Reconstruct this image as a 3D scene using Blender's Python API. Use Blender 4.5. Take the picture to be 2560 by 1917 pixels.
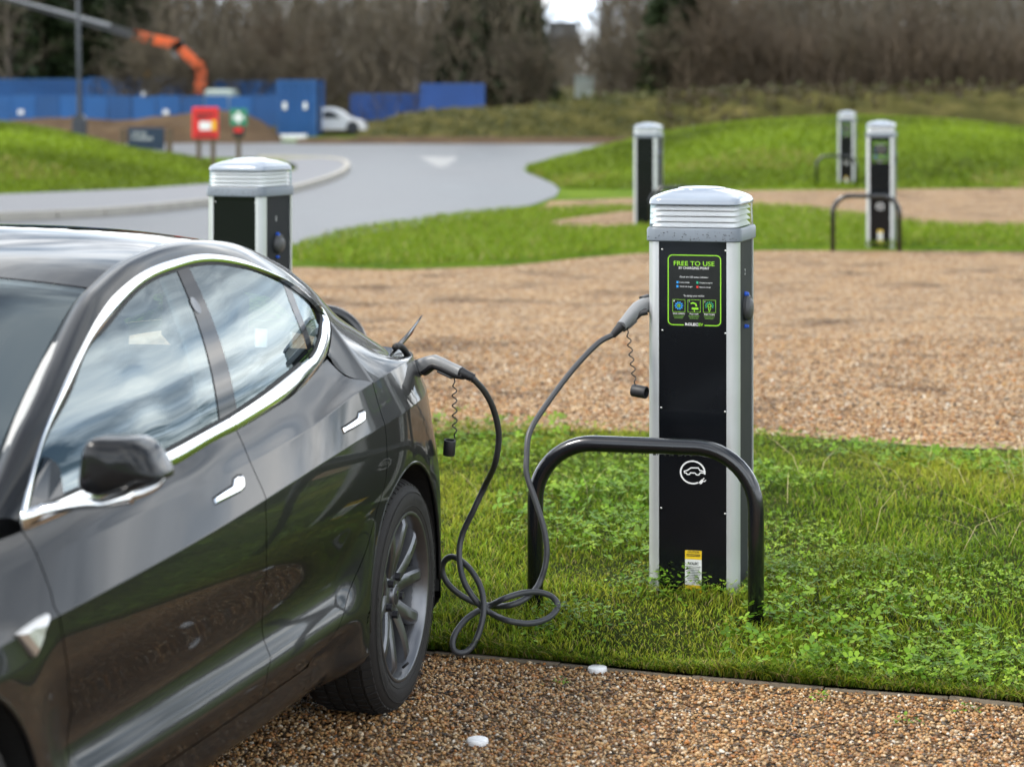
import bpy, math, random
import numpy as np
from mathutils import Vector, Matrix, Euler

for o in list(bpy.data.objects):
    bpy.data.objects.remove(o, do_unlink=True)
scene = bpy.context.scene
COL = scene.collection
R = math.radians

# ------------------------------------------------------------------ camera
CAM_H = 1.814                      # eye height above the gravel
FPX = 6200.0                       # focal length in pixels of a 2560 px wide frame
cam = bpy.data.cameras.new('camera')
cam.sensor_width = 36.0
cam.lens = FPX / 2560.0 * 36.0
cam.shift_y = -733.9 / 2560.0
cam.clip_start = 0.1
cam.clip_end = 3000
cam.dof.use_dof = True
cam.dof.focus_distance = 7.9
cam.dof.aperture_fstop = 3.4
camo = bpy.data.objects.new('camera', cam)
camo.location = (0, 0, CAM_H)
camo.rotation_euler = (R(90), 0, 0)
COL.objects.link(camo)
scene.camera = camo

# ------------------------------------------------------------------ sky and sun
SUN_EL, SUN_AZ = R(52), R(252)      # azimuth measured clockwise from +Y (straight ahead)
sun_dir = Vector((math.sin(SUN_AZ) * math.cos(SUN_EL), math.cos(SUN_AZ) * math.cos(SUN_EL), math.sin(SUN_EL)))
world = bpy.data.worlds.new('World')
scene.world = world
world.use_nodes = True
nt = world.node_tree
nt.nodes.clear()
def wn(t, **kw):
    n = nt.nodes.new(t)
    for k, v in kw.items():
        setattr(n, k, v)
    return n
def lk(a, b):
    nt.links.new(a, b)
out = wn('ShaderNodeOutputWorld')
bg = wn('ShaderNodeBackground')
bg.inputs['Strength'].default_value = 0.085
sky = wn('ShaderNodeTexSky', sky_type='NISHITA')
sky.sun_disc = False
sky.sun_elevation = SUN_EL
sky.sun_rotation = SUN_AZ
sky.air_density = 1.0
sky.dust_density = 1.2
tc = wn('ShaderNodeTexCoord')
sep = wn('ShaderNodeSeparateXYZ')
lk(tc.outputs['Generated'], sep.inputs[0])
zz = wn('ShaderNodeMath', operation='MAXIMUM'); zz.inputs[1].default_value = 0.0
lk(sep.outputs['Z'], zz.inputs[0])
za = wn('ShaderNodeMath', operation='ADD'); za.inputs[1].default_value = 0.16
lk(zz.outputs[0], za.inputs[0])
dx = wn('ShaderNodeMath', operation='DIVIDE'); dy = wn('ShaderNodeMath', operation='DIVIDE')
lk(sep.outputs['X'], dx.inputs[0]); lk(za.outputs[0], dx.inputs[1])
lk(sep.outputs['Y'], dy.inputs[0]); lk(za.outputs[0], dy.inputs[1])
cmb = wn('ShaderNodeCombineXYZ')
lk(dx.outputs[0], cmb.inputs[0]); lk(dy.outputs[0], cmb.inputs[1])
def cloud_noise(scale, detail, rough, loc, dist=0.0):
    mp = wn('ShaderNodeMapping'); mp.inputs['Location'].default_value = loc
    mp.inputs['Rotation'].default_value = (0, 0, 0.6)
    mp.inputs['Scale'].default_value = (1.0, 0.55, 1.0)
    lk(cmb.outputs[0], mp.inputs[0])
    n = wn('ShaderNodeTexNoise'); n.inputs['Scale'].default_value = scale
    n.inputs['Detail'].default_value = detail; n.inputs['Roughness'].default_value = rough
    n.inputs['Distortion'].default_value = dist
    lk(mp.outputs[0], n.inputs['Vector'])
    return n
n1 = cloud_noise(1.5, 7, 0.58, (3.1, 1.7, 0), 0.35)
r1 = wn('ShaderNodeValToRGB')
r1.color_ramp.elements[0].position = 0.36; r1.color_ramp.elements[0].color = (0, 0, 0, 1)
r1.color_ramp.elements[1].position = 0.56; r1.color_ramp.elements[1].color = (1, 1, 1, 1)
lk(n1.outputs['Fac'], r1.inputs[0])
n2 = cloud_noise(2.3, 6, 0.55, (7.3, -2.2, 0), 0.3)
r2 = wn('ShaderNodeValToRGB')
r2.color_ramp.elements[0].position = 0.30; r2.color_ramp.elements[0].color = (10.5, 14.0, 18.5, 1)
r2.color_ramp.elements[1].position = 0.66; r2.color_ramp.elements[1].color = (36.0, 35.8, 35.0, 1)
lk(n2.outputs['Fac'], r2.inputs[0])
# cloud bases look brighter towards the horizon than overhead
hz = wn('ShaderNodeMapRange'); hz.inputs['From Min'].default_value = 0.05; hz.inputs['From Max'].default_value = 0.75
hz.inputs['To Min'].default_value = 1.25; hz.inputs['To Max'].default_value = 0.55
lk(zz.outputs[0], hz.inputs[0])
cs = wn('ShaderNodeVectorMath', operation='SCALE'); lk(r2.outputs[0], cs.inputs[0]); lk(hz.outputs[0], cs.inputs['Scale'])
mixc = wn('ShaderNodeMix', data_type='RGBA')
lk(r1.outputs[0], mixc.inputs[0])
lk(sky.outputs[0], mixc.inputs[6]); lk(cs.outputs[0], mixc.inputs[7])
lk(mixc.outputs[2], bg.inputs['Color'])
lk(bg.outputs[0], out.inputs[0])

sl = bpy.data.lights.new('sun', 'SUN')
sl.energy = 3.0
sl.angle = R(14)
sl.color = (1.0, 0.95, 0.87)
so = bpy.data.objects.new('sun', sl)
so.rotation_euler = (-sun_dir).to_track_quat('-Z', 'Y').to_euler()
COL.objects.link(so)

scene.view_settings.view_transform = 'Standard'
scene.view_settings.look = 'None'
scene.view_settings.exposure = 0.42
scene.view_settings.gamma = 1.0
scene.view_settings.use_curve_mapping = False
scene.render.engine = 'CYCLES'
scene.cycles.max_bounces = 10
scene.cycles.glossy_bounces = 5
scene.cycles.transmission_bounces = 6
scene.cycles.transparent_max_bounces = 16
scene.cycles.caustics_reflective = False
scene.cycles.caustics_refractive = False
scene.cycles.use_denoising = True
scene.cycles.sample_clamp_indirect = 6.0

# ------------------------------------------------------------------ materials
def mat(name, col, rough=0.5, metal=0.0, coat=0.0, coat_rough=0.03, spec=0.5, noise=None, bump=None, emit=None):
    """noise=(scale, strength, roughness variation)   bump=(scale, distance)"""
    m = bpy.data.materials.new(name)
    m.use_nodes = True
    t = m.node_tree
    b = t.nodes['Principled BSDF']
    b.inputs['Base Color'].default_value = (*col, 1)
    b.inputs['Roughness'].default_value = rough
    b.inputs['Metallic'].default_value = metal
    b.inputs['Coat Weight'].default_value = coat
    b.inputs['Coat Roughness'].default_value = coat_rough
    b.inputs['Specular IOR Level'].default_value = spec
    if emit:
        b.inputs['Emission Color'].default_value = (*emit[0], 1)
        b.inputs['Emission Strength'].default_value = emit[1]
    if noise or bump:
        tcn = t.nodes.new('ShaderNodeTexCoord')
    if noise:
        n = t.nodes.new('ShaderNodeTexNoise')
        n.inputs['Scale'].default_value = noise[0]; n.inputs['Detail'].default_value = 6
        t.links.new(tcn.outputs['Object'], n.inputs['Vector'])
        mx = t.nodes.new('ShaderNodeMix'); mx.data_type = 'RGBA'
        mx.inputs[6].default_value = (*[c * (1 - noise[1]) for c in col], 1)
        mx.inputs[7].default_value = (*[min(1, c * (1 + noise[1])) for c in col], 1)
        t.links.new(n.outputs['Fac'], mx.inputs[0])
        t.links.new(mx.outputs[2], b.inputs['Base Color'])
        if len(noise) > 2:
            mr = t.nodes.new('ShaderNodeMapRange')
            mr.inputs['To Min'].default_value = max(0, rough - noise[2]); mr.inputs['To Max'].default_value = min(1, rough + noise[2])
            t.links.new(n.outputs['Fac'], mr.inputs[0]); t.links.new(mr.outputs[0], b.inputs['Roughness'])
    if bump:
        n = t.nodes.new('ShaderNodeTexNoise'); n.inputs['Scale'].default_value = bump[0]; n.inputs['Detail'].default_value = 5
        t.links.new(tcn.outputs['Object'], n.inputs['Vector'])
        bp_ = t.nodes.new('ShaderNodeBump'); bp_.inputs['Distance'].default_value = bump[1]
        t.links.new(n.outputs['Fac'], bp_.inputs['Height']); t.links.new(bp_.outputs[0], b.inputs['Normal'])
    return m

def node_mat(name):
    m = bpy.data.materials.new(name); m.use_nodes = True
    t = m.node_tree
    b = t.nodes['Principled BSDF']
    def N(tp, **kw):
        n = t.nodes.new(tp)
        for k, v in kw.items(): setattr(n, k, v)
        return n
    return m, t, b, N, t.links.new

def ramp(n, stops):
    e = n.color_ramp.elements
    while len(e) < len(stops): e.new(0.5)
    for el, (p, c) in zip(e, stops):
        el.position = p; el.color = (*c, 1)

def glass_mat(name, tint, ior=1.5):
    m = bpy.data.materials.new(name); m.use_nodes = True
    t = m.node_tree; t.nodes.clear()
    o = t.nodes.new('ShaderNodeOutputMaterial')
    tr = t.nodes.new('ShaderNodeBsdfTransparent'); tr.inputs[0].default_value = (*tint, 1)
    gl = t.nodes.new('ShaderNodeBsdfGlossy'); gl.inputs['Roughness'].default_value = 0.0; gl.inputs['Color'].default_value = (.86, .97, 1.0, 1)
    fr = t.nodes.new('ShaderNodeFresnel'); fr.inputs['IOR'].default_value = ior
    mx = t.nodes.new('ShaderNodeMixShader')
    t.links.new(fr.outputs[0], mx.inputs[0]); t.links.new(tr.outputs[0], mx.inputs[1]); t.links.new(gl.outputs[0], mx.inputs[2])
    t.links.new(mx.outputs[0], o.inputs[0])
    return m

# ------------------------------------------------------------------ mesh helpers
def link(o, parent=None):
    COL.objects.link(o)
    if parent is not None:
        o.parent = parent
    return o

def mk(name, V, F, m, parent=None, smooth=True, normals=None, loc=None, rot=None, sharp=None):
    """V list/array of points, F list of faces -> one mesh object"""
    me = bpy.data.meshes.new(name)
    me.from_pydata([tuple(map(float, v)) for v in V], [], [tuple(map(int, f)) for f in F])
    if m is not None:
        for mm in (m if isinstance(m, (list, tuple)) else [m]):
            me.materials.append(mm)
    me.polygons.foreach_set('use_smooth', [bool(smooth)] * len(me.polygons))
    me.update()
    if normals is not None:
        me.normals_split_custom_set_from_vertices([tuple(map(float, n)) for n in normals])
    elif smooth and sharp:
        me.set_sharp_from_angle(angle=R(sharp))
    o = bpy.data.objects.new(name, me)
    link(o, parent)
    if loc is not None: o.location = loc
    if rot is not None: o.rotation_euler = rot
    return o

def fast_mesh(name, V, F, m, parent=None, smooth=True, col=None):
    """numpy arrays; F (n,3) or (n,4)"""
    me = bpy.data.meshes.new(name)
    V = np.asarray(V, np.float32); F = np.asarray(F, np.int32); k = F.shape[1]
    me.vertices.add(len(V)); me.vertices.foreach_set('co', V.ravel())
    me.loops.add(F.size); me.loops.foreach_set('vertex_index', F.ravel())
    me.polygons.add(len(F))
    me.polygons.foreach_set('loop_start', np.arange(0, F.size, k, dtype=np.int32))
    me.polygons.foreach_set('use_smooth', np.full(len(F), smooth))
    if col is not None:
        a = me.color_attributes.new('col', 'FLOAT_COLOR', 'POINT')
        c4 = np.ones((len(V), 4), np.float32); c4[:, :3] = col
        a.data.foreach_set('color', c4.ravel())
    me.materials.append(m)
    me.update(calc_edges=True)
    me.validate()
    o = bpy.data.objects.new(name, me)
    link(o, parent)
    return o

def empty(name, loc=(0, 0, 0), rz=0.0):
    o = bpy.data.objects.new(name, None)
    o.empty_display_size = 0.2
    o.location = loc; o.rotation_euler = (0, 0, rz)
    COL.objects.link(o)
    return o

def tag(o, label=None, cat=None, group=None, kind=None):
    if label: o['label'] = label
    if cat: o['category'] = cat
    if group: o['group'] = group
    if kind: o['kind'] = kind
    return o

def copy_tree(o, parent=None):
    c = o.copy(); COL.objects.link(c)
    if parent is not None: c.parent = parent
    for ch in list(o.children):
        copy_tree(ch, c)
    return c

class MB:
    """collects shapes for ONE mesh"""
    def __init__(self): self.V = []; self.F = []
    def add(self, V, F):
        b = len(self.V)
        self.V += [tuple(v) for v in V]; self.F += [tuple(i + b for i in f) for f in F]
        return self
    def box(self, x0, x1, y0, y1, z0, z1, bev=0.0):
        if bev <= 0:
            V = [(x, y, z) for z in (z0, z1) for y in (y0, y1) for x in (x0, x1)]
            F = [(0, 2, 3, 1), (4, 5, 7, 6), (0, 1, 5, 4), (2, 6, 7, 3), (0, 4, 6, 2), (1, 3, 7, 5)]
            return self.add(V, F)
        b = bev; V = []; idx = {}
        for sx, X in ((-1, x0), (1, x1)):
            for sy, Y in ((-1, y0), (1, y1)):
                for sz, Z in ((-1, z0), (1, z1)):
                    for ax in range(3):
                        p = [X - sx * b, Y - sy * b, Z - sz * b]
                        p[ax] = (X, Y, Z)[ax]
                        idx[(sx, sy, sz, ax)] = len(V); V.append(tuple(p))
        F = []
        def quad(a, s):
            o1, o2 = [k for k in range(3) if k != a]
            q = []
            for u, v in ((-1, -1), (1, -1), (1, 1), (-1, 1)):
                k = [0, 0, 0]; k[a] = s; k[o1] = u; k[o2] = v
                q.append(idx[(*k, a)])
            F.append(tuple(q if (s > 0) == (a != 1) else q[::-1]))
        for a in range(3):
            for s in (-1, 1): quad(a, s)
        for a in range(3):                      # edge strips
            o1, o2 = [k for k in range(3) if k != a]
            for u in (-1, 1):
                for v in (-1, 1):
                    k0 = [0, 0, 0]; k1 = [0, 0, 0]
                    k0[a] = -1; k1[a] = 1; k0[o1] = k1[o1] = u; k0[o2] = k1[o2] = v
                    F.append((idx[(*k0, o1)], idx[(*k1, o1)], idx[(*k1, o2)], idx[(*k0, o2)]))
        for sx in (-1, 1):
            for sy in (-1, 1):
                for sz in (-1, 1):
                    F.append(tuple(idx[(sx, sy, sz, ax)] for ax in range(3)))
        return self.add(V, F)
    def tube(self, P, r, n=10, cap=True, closed=False):
        P = [Vector(p) for p in P]
        rr = r if hasattr(r, '__len__') else [r] * len(P)
        V = []; up = None; L = len(P)
        for i, p in enumerate(P):
            a = P[(i - 1) % L] if (closed or i > 0) else P[i]
            c = P[(i + 1) % L] if (closed or i < L - 1) else P[i]
            d = (c - a).normalized()
            if up is None:
                up = d.orthogonal().normalized()
            up = (up - d * up.dot(d)).normalized()
            w = d.cross(up)
            for k in range(n):
                t = 2 * math.pi * k / n
                V.append(p + (up * math.cos(t) + w * math.sin(t)) * rr[i])
        F = []
        for i in range(L if closed else L - 1):
            j = (i + 1) % L
            for k in range(n):
                F.append((i * n + k, i * n + (k + 1) % n, j * n + (k + 1) % n, j * n + k))
        if cap and not closed:
            F.append(tuple(range(n))[::-1]); F.append(tuple((L - 1) * n + k for k in range(n)))
        return self.add(V, F)
    def lathe(self, prof, n=32, axis='z', c=(0, 0, 0), cap=False):
        """prof: list of (radius, height along axis)"""
        V = []
        for r, h in prof:
            for k in range(n):
                t = 2 * math.pi * k / n
                a, b = r * math.cos(t), r * math.sin(t)
                p = (a, b, h) if axis == 'z' else ((a, h, b) if axis == 'y' else (h, a, b))
                V.append((p[0] + c[0], p[1] + c[1], p[2] + c[2]))
        F = []
        for i in range(len(prof) - 1):
            for k in range(n):
                q = (i * n + k, i * n + (k + 1) % n, (i + 1) * n + (k + 1) % n, (i + 1) * n + k)
                F.append(q if axis != 'y' else q[::-1])
        if cap:
            F.append(tuple(range(n))[::-1]); F.append(tuple((len(prof) - 1) * n + k for k in range(n)))
        return self.add(V, F)
    def prism(self, poly, d0, d1, axis='y'):
        """poly of 2-D points extruded along axis (y: poly is x,z)"""
        n = len(poly); V = []
        for d in (d0, d1):
            for a, b in poly:
                V.append((a, d, b) if axis == 'y' else ((a, b, d) if axis == 'z' else (d, a, b)))
        F = [tuple(range(n)), tuple(range(2 * n - 1, n - 1, -1))]
        for i in range(n):
            j = (i + 1) % n
            F.append((i, i + n, j + n, j))
        return self.add(V, F)
    def build(self, name, m, parent=None, smooth=False, sharp=None, **kw):
        return mk(name, self.V, self.F, m, parent, smooth=smooth or bool(sharp), sharp=sharp, **kw)

def rrect(x0, x1, y0, y1, r, n=6):
    P = []
    for cx, cy, a0 in ((x1 - r, y0 + r, -90), (x1 - r, y1 - r, 0), (x0 + r, y1 - r, 90), (x0 + r, y0 + r, 180)):
        for k in range(n + 1):
            a = R(a0 + 90 * k / n)
            P.append((cx + r * math.cos(a), cy + r * math.sin(a)))
    return P

def text_mesh(s, size, align='CENTER', bold=0.0, spacing=1.0, xs=1.0):
    """vertices (x,y) + faces of flat lettering"""
    cu = bpy.data.curves.new('lettering', 'FONT')
    cu.body = s; cu.size = size; cu.align_x = align; cu.offset = bold; cu.space_character = spacing
    cu.resolution_u = 3
    o = bpy.data.objects.new('lettering', cu)
    COL.objects.link(o)
    bpy.context.view_layer.update()
    dg = bpy.context.evaluated_depsgraph_get()
    me = bpy.data.meshes.new_from_object(o.evaluated_get(dg))
    V = [(v.co.x * xs, v.co.y) for v in me.vertices]
    F = [tuple(p.vertices) for p in me.polygons]
    bpy.data.objects.remove(o, do_unlink=True)
    bpy.data.meshes.remove(me); bpy.data.curves.remove(cu)
    return V, F

def pchip(xk, yk):
    xk = np.asarray(xk, float); yk = np.asarray(yk, float)
    o = np.argsort(xk); xk = xk[o]; yk = yk[o]
    h = np.diff(xk); d = np.diff(yk) / h
    m = np.zeros(len(xk)); m[0] = d[0]; m[-1] = d[-1]
    for i in range(1, len(xk) - 1):
        if d[i - 1] * d[i] > 0:
            w1 = 2 * h[i] + h[i - 1]; w2 = h[i] + 2 * h[i - 1]
            m[i] = (w1 + w2) / (w1 / d[i - 1] + w2 / d[i])
    def f(x):
        x = np.asarray(x, float)
        i = np.clip(np.searchsorted(xk, x) - 1, 0, len(xk) - 2)
        t = (x - xk[i]) / h[i]
        tc_ = np.clip(t, 0, 1)
        a = (1 + 2 * tc_) * (1 - tc_) ** 2; b = tc_ * (1 - tc_) ** 2; c = tc_ ** 2 * (3 - 2 * tc_); e = tc_ ** 2 * (tc_ - 1)
        y = a * yk[i] + b * h[i] * m[i] + c * yk[i + 1] + e * h[i] * m[i + 1]
        y = y + np.where(t < 0, t * h[i] * m[0], 0) + np.where(t > 1, (t - 1) * h[i] * m[-1], 0)
        return y
    return f

def ncs(xk, yk):
    """natural cubic spline, linear outside"""
    xk = np.asarray(xk, float); yk = np.asarray(yk, float); n = len(xk); h = np.diff(xk)
    A = np.eye(n); r = np.zeros(n)
    for i in range(1, n - 1):
        A[i, i - 1] = h[i - 1]; A[i, i] = 2 * (h[i - 1] + h[i]); A[i, i + 1] = h[i]
        r[i] = 6 * ((yk[i + 1] - yk[i]) / h[i] - (yk[i] - yk[i - 1]) / h[i - 1])
    M = np.linalg.solve(A, r)
    s0 = (yk[1] - yk[0]) / h[0] - h[0] * M[1] / 6
    s1 = (yk[-1] - yk[-2]) / h[-1] + h[-1] * M[-2] / 6
    def f(x):
        x = np.asarray(x, float)
        xc = np.clip(x, xk[0], xk[-1])
        i = np.clip(np.searchsorted(xk, xc) - 1, 0, n - 2)
        a = (xk[i + 1] - xc) / h[i]; b = 1 - a
        y = a * yk[i] + b * yk[i + 1] + ((a ** 3 - a) * M[i] + (b ** 3 - b) * M[i + 1]) * h[i] ** 2 / 6
        return y + np.where(x < xk[0], (x - xk[0]) * s0, 0) + np.where(x > xk[-1], (x - xk[-1]) * s1, 0)
    return f

def at(u, v, z=0.0, Y=None):
    """world point for a photo position (2560 px frame) at a known height z or a known distance Y"""
    if Y is None:
        Y = (CAM_H - z) * FPX / (v - 224.6)
    return Vector(((u - 1280.0) / FPX * Y, Y, CAM_H - (v - 224.6) / FPX * Y))

def catmull(P, n=8, closed=False):
    P = [Vector(p) for p in P]; L = len(P); out = []
    for i in range(L if closed else L - 1):
        p1 = P[i]; p2 = P[(i + 1) % L]
        p0 = P[i - 1] if (i > 0 or closed) else p1 + (p1 - p2)
        p3 = P[(i + 2) % L] if (i + 2 < L or closed) else p2 + (p2 - p1)
        for k in range(n):
            t = k / n
            out.append(0.5 * ((2 * p1) + (p2 - p0) * t + (2 * p0 - 5 * p1 + 4 * p2 - p3) * t * t + (3 * p1 - p0 - 3 * p2 + p3) * t ** 3))
    if not closed: out.append(P[-1])
    return out
# ================================================================== ground materials
def grass_ground_mat(name, c0, c1, c2, sc=2.0):
    m, t, b, N, L = node_mat(name)
    b.inputs['Roughness'].default_value = .9; b.inputs['Specular IOR Level'].default_value = .06
    tcn = N('ShaderNodeTexCoord')
    n1 = N('ShaderNodeTexNoise'); n1.inputs['Scale'].default_value = sc; n1.inputs['Detail'].default_value = 8; n1.inputs['Roughness'].default_value = .65
    n2 = N('ShaderNodeTexNoise'); n2.inputs['Scale'].default_value = sc * 22; n2.inputs['Detail'].default_value = 5; n2.inputs['Roughness'].default_value = .7
    L(tcn.outputs['Object'], n1.inputs['Vector']); L(tcn.outputs['Object'], n2.inputs['Vector'])
    r = N('ShaderNodeValToRGB'); ramp(r, [(.36, c0), (.50, c1), (.64, c2)]); 
    av = N('ShaderNodeMath', operation='MULTIPLY_ADD'); av.inputs[1].default_value = .55
    h = N('ShaderNodeMath', operation='MULTIPLY'); h.inputs[1].default_value = .45
    L(n2.outputs['Fac'], h.inputs[0]); L(n1.outputs['Fac'], av.inputs[0]); L(h.outputs[0], av.inputs[2]); L(av.outputs[0], r.inputs[0])
    L(r.outputs[0], b.inputs['Base Color'])
    bu = N('ShaderNodeBump'); bu.inputs['Distance'].default_value = .05; bu.inputs['Strength'].default_value = .9
    L(n2.outputs['Fac'], bu.inputs['Height']); L(bu.outputs[0], b.inputs['Normal'])
    return m
M_TURF = grass_ground_mat('mown turf', (.040, .080, .005), (.095, .160, .008), (.17, .22, .015), 0.45)
M_ROUGH = grass_ground_mat('rough grass and brambles', (.022, .022, .008), (.060, .058, .016), (.13, .11, .038), 0.7)
M_SOIL = grass_ground_mat('soil under the grass', (.022, .030, .006), (.040, .056, .008), (.07, .09, .012), 4.0)
M_EARTH = grass_ground_mat('bare brown earth', (.05, .032, .018), (.09, .06, .036), (.13, .09, .05), 0.7)

def gravel_mat(name, cell=85.0, bumpd=.012, dark=1.0):
    m, t, b, N, L = node_mat(name)
    b.inputs['Roughness'].default_value = .7; b.inputs['Specular IOR Level'].default_value = .06
    tcn = N('ShaderNodeTexCoord')
    v = N('ShaderNodeTexVoronoi'); v.inputs['Scale'].default_value = cell; v.inputs['Randomness'].default_value = 1.0
    L(tcn.outputs['Object'], v.inputs['Vector'])
    s = N('ShaderNodeSeparateColor'); L(v.outputs['Color'], s.inputs[0])
    r = N('ShaderNodeValToRGB')
    ramp(r, [(.0, (.09, .055, .032)), (.22, (.31, .175, .085)), (.45, (.48, .290, .150)), (.62, (.56, .38, .215)), (.80, (.64, .48, .31)), (.97, (.70, .61, .49))])
    L(s.outputs[0], r.inputs[0])
    dk = N('ShaderNodeValToRGB'); ramp(dk, [(.35, (1, 1, 1)), (.75, (.25, .2, .17))]); L(v.outputs['Distance'], dk.inputs[0])
    mx = N('ShaderNodeMix', data_type='RGBA', blend_type='MULTIPLY'); mx.inputs[0].default_value = .8
    L(r.outputs[0], mx.inputs[6]); L(dk.outputs[0], mx.inputs[7])
    n = N('ShaderNodeTexNoise'); n.inputs['Scale'].default_value = 1.1; n.inputs['Detail'].default_value = 6; n.inputs['Roughness'].default_value = .65
    L(tcn.outputs['Object'], n.inputs['Vector'])
    pr = N('ShaderNodeValToRGB'); ramp(pr, [(.34, (.42 * dark, .38 * dark, .35 * dark)), (.47, (dark, dark, dark * .97)), (.70, (1.18 * dark, 1.12 * dark, .98 * dark))]); L(n.outputs['Fac'], pr.inputs[0])
    m2 = N('ShaderNodeMix', data_type='RGBA', blend_type='MULTIPLY'); m2.inputs[0].default_value = 1.0
    L(mx.outputs[2], m2.inputs[6]); L(pr.outputs[0], m2.inputs[7]); L(m2.outputs[2], b.inputs['Base Color'])
    inv = N('ShaderNodeMath', operation='SUBTRACT'); inv.inputs[0].default_value = 1.0; L(v.outputs['Distance'], inv.inputs[1])
    bu = N('ShaderNodeBump'); bu.inputs['Distance'].default_value = bumpd; L(inv.outputs[0], bu.inputs['Height']); L(bu.outputs[0], b.inputs['Normal'])
    return m
M_GRAVEL = gravel_mat('wet gravel with shaded gaps', dark=.42)  # wet stones, colour darkened further as shade in the gaps under loose pebbles
M_GRAVEL_FAR = gravel_mat('dry pea gravel', 42.0, .03, dark=.92)

def asphalt_mat():
    m, t, b, N, L = node_mat('damp asphalt')
    b.inputs['Specular IOR Level'].default_value = .42
    tcn = N('ShaderNodeTexCoord')
    n = N('ShaderNodeTexNoise'); n.inputs['Scale'].default_value = .35; n.inputs['Detail'].default_value = 6; n.inputs['Roughness'].default_value = .6
    mp = N('ShaderNodeMapping'); mp.inputs['Scale'].default_value = (1, .35, 1); L(tcn.outputs['Object'], mp.inputs[0]); L(mp.outputs[0], n.inputs['Vector'])
    f = N('ShaderNodeTexNoise'); f.inputs['Scale'].default_value = 90; f.inputs['Detail'].default_value = 3; L(tcn.outputs['Object'], f.inputs['Vector'])
    r = N('ShaderNodeValToRGB'); ramp(r, [(.38, (.030, .031, .033)), (.60, (.085, .086, .090))]); L(n.outputs['Fac'], r.inputs[0])
    L(r.outputs[0], b.inputs['Base Color'])
    mr = N('ShaderNodeMapRange'); mr.inputs['To Min'].default_value = .28; mr.inputs['To Max'].default_value = .56; L(n.outputs['Fac'], mr.inputs[0]); L(mr.outputs[0], b.inputs['Roughness'])
    bu = N('ShaderNodeBump'); bu.inputs['Distance'].default_value = .004; L(f.outputs['Fac'], bu.inputs['Height']); L(bu.outputs[0], b.inputs['Normal'])
    return m
M_ASPHALT = asphalt_mat()
M_PATH = mat('worn footway asphalt', (.14, .14, .15), rough=.55, noise=(1.2, .25, .12), bump=(60, .003))
M_KERB = mat('pale concrete kerb', (.36, .34, .30), rough=.8, noise=(3, .2), bump=(40, .003))
M_ROADPAINT = mat('white road paint', (.25, .25, .245), rough=.6, noise=(2, .45))
M_EDGE = mat('weathered timber edging', (.20, .165, .12), rough=.8, noise=(9, .45), bump=(30, .002))

def sheet(name, pts, z, m, kind='structure', sub=0):
    """flat polygon sheet from world points"""
    V = [(p[0], p[1], z) for p in pts]
    return tag(mk(name, V, [tuple(range(len(V)))], m, smooth=False), kind=kind)
def dpt(x, y, z=0.0):
    """display position (2211 px wide view of the photo) -> ground point at height z"""
    return at(x * 1.15785, y * 1.15785, z)

# the wide base sheet, then the surfaces laid on it
tag(mk('ground', [(-1500, -600, -.06), (1500, -600, -.06), (1500, 2600, -.06), (-1500, 2600, -.06)], [(0, 1, 2, 3)], M_TURF, smooth=False), kind='structure')

def soft(pts, n=6, closed=True): return [(p.x, p.y) for p in catmull([Vector((q[0], q[1], 0)) for q in pts], n, closed)]

# near gravel parking bay, on which the car stands
AX = Vector((math.cos(R(14.2)), -math.sin(R(14.2)), 0))     # across the bays
BX = Vector((math.sin(R(14.2)), math.cos(R(14.2)), 0))      # along the bays
edgeP = [at(u, v, .03) for u, v in ((700, 1580), (900, 1597), (1088, 1612), (1400, 1640), (1730, 1672), (2060, 1700), (2373, 1722), (2560, 1742))]
edge = [(p.x, p.y) for p in edgeP]
eL = (edge[0][0] - 6 * AX.x, edge[0][1] - 6 * AX.y); eR = (edge[-1][0] + 5 * AX.x, edge[-1][1] + 5 * AX.y * 1.3)
nearG = [eL] + edge + [eR, (9, -6), (-12, -6)]
sheet('gravel_bay', nearG, 0.0, M_GRAVEL)

# middle gravel bay behind the grass strip
g2 = [dpt(-400, 950), dpt(400, 945), dpt(930, 938), dpt(1400, 938), dpt(1750, 955), dpt(2211, 968), dpt(2700, 985), dpt(2900, 545), dpt(2211, 541), dpt(1700, 538), dpt(1420, 541), dpt(1250, 555), dpt(1100, 571), dpt(850, 580), dpt(630, 573), dpt(300, 568), dpt(-200, 570)]
sheet('gravel_bay', [(p.x, p.y) for p in g2], -.012, M_GRAVEL_FAR)
# far gravel bay and its tongue towards the road
g3 = [dpt(1190, 432), dpt(1300, 428), dpt(1400, 424), dpt(1600, 410), dpt(2211, 404), dpt(2900, 404), dpt(2900, 500), dpt(2211, 492), dpt(2000, 488), dpt(1800, 463), dpt(1650, 449), dpt(1380, 451), dpt(1150, 456)]
sheet('gravel_bay', [(p.x, p.y) for p in g3], -.016, M_GRAVEL_FAR)
g4 = [dpt(1185, 488), dpt(1260, 474), dpt(1370, 462), dpt(1420, 480), dpt(1370, 495), dpt(1250, 497)]
sheet('gravel_patch', soft(g4), .046, M_GRAVEL_FAR)

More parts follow.
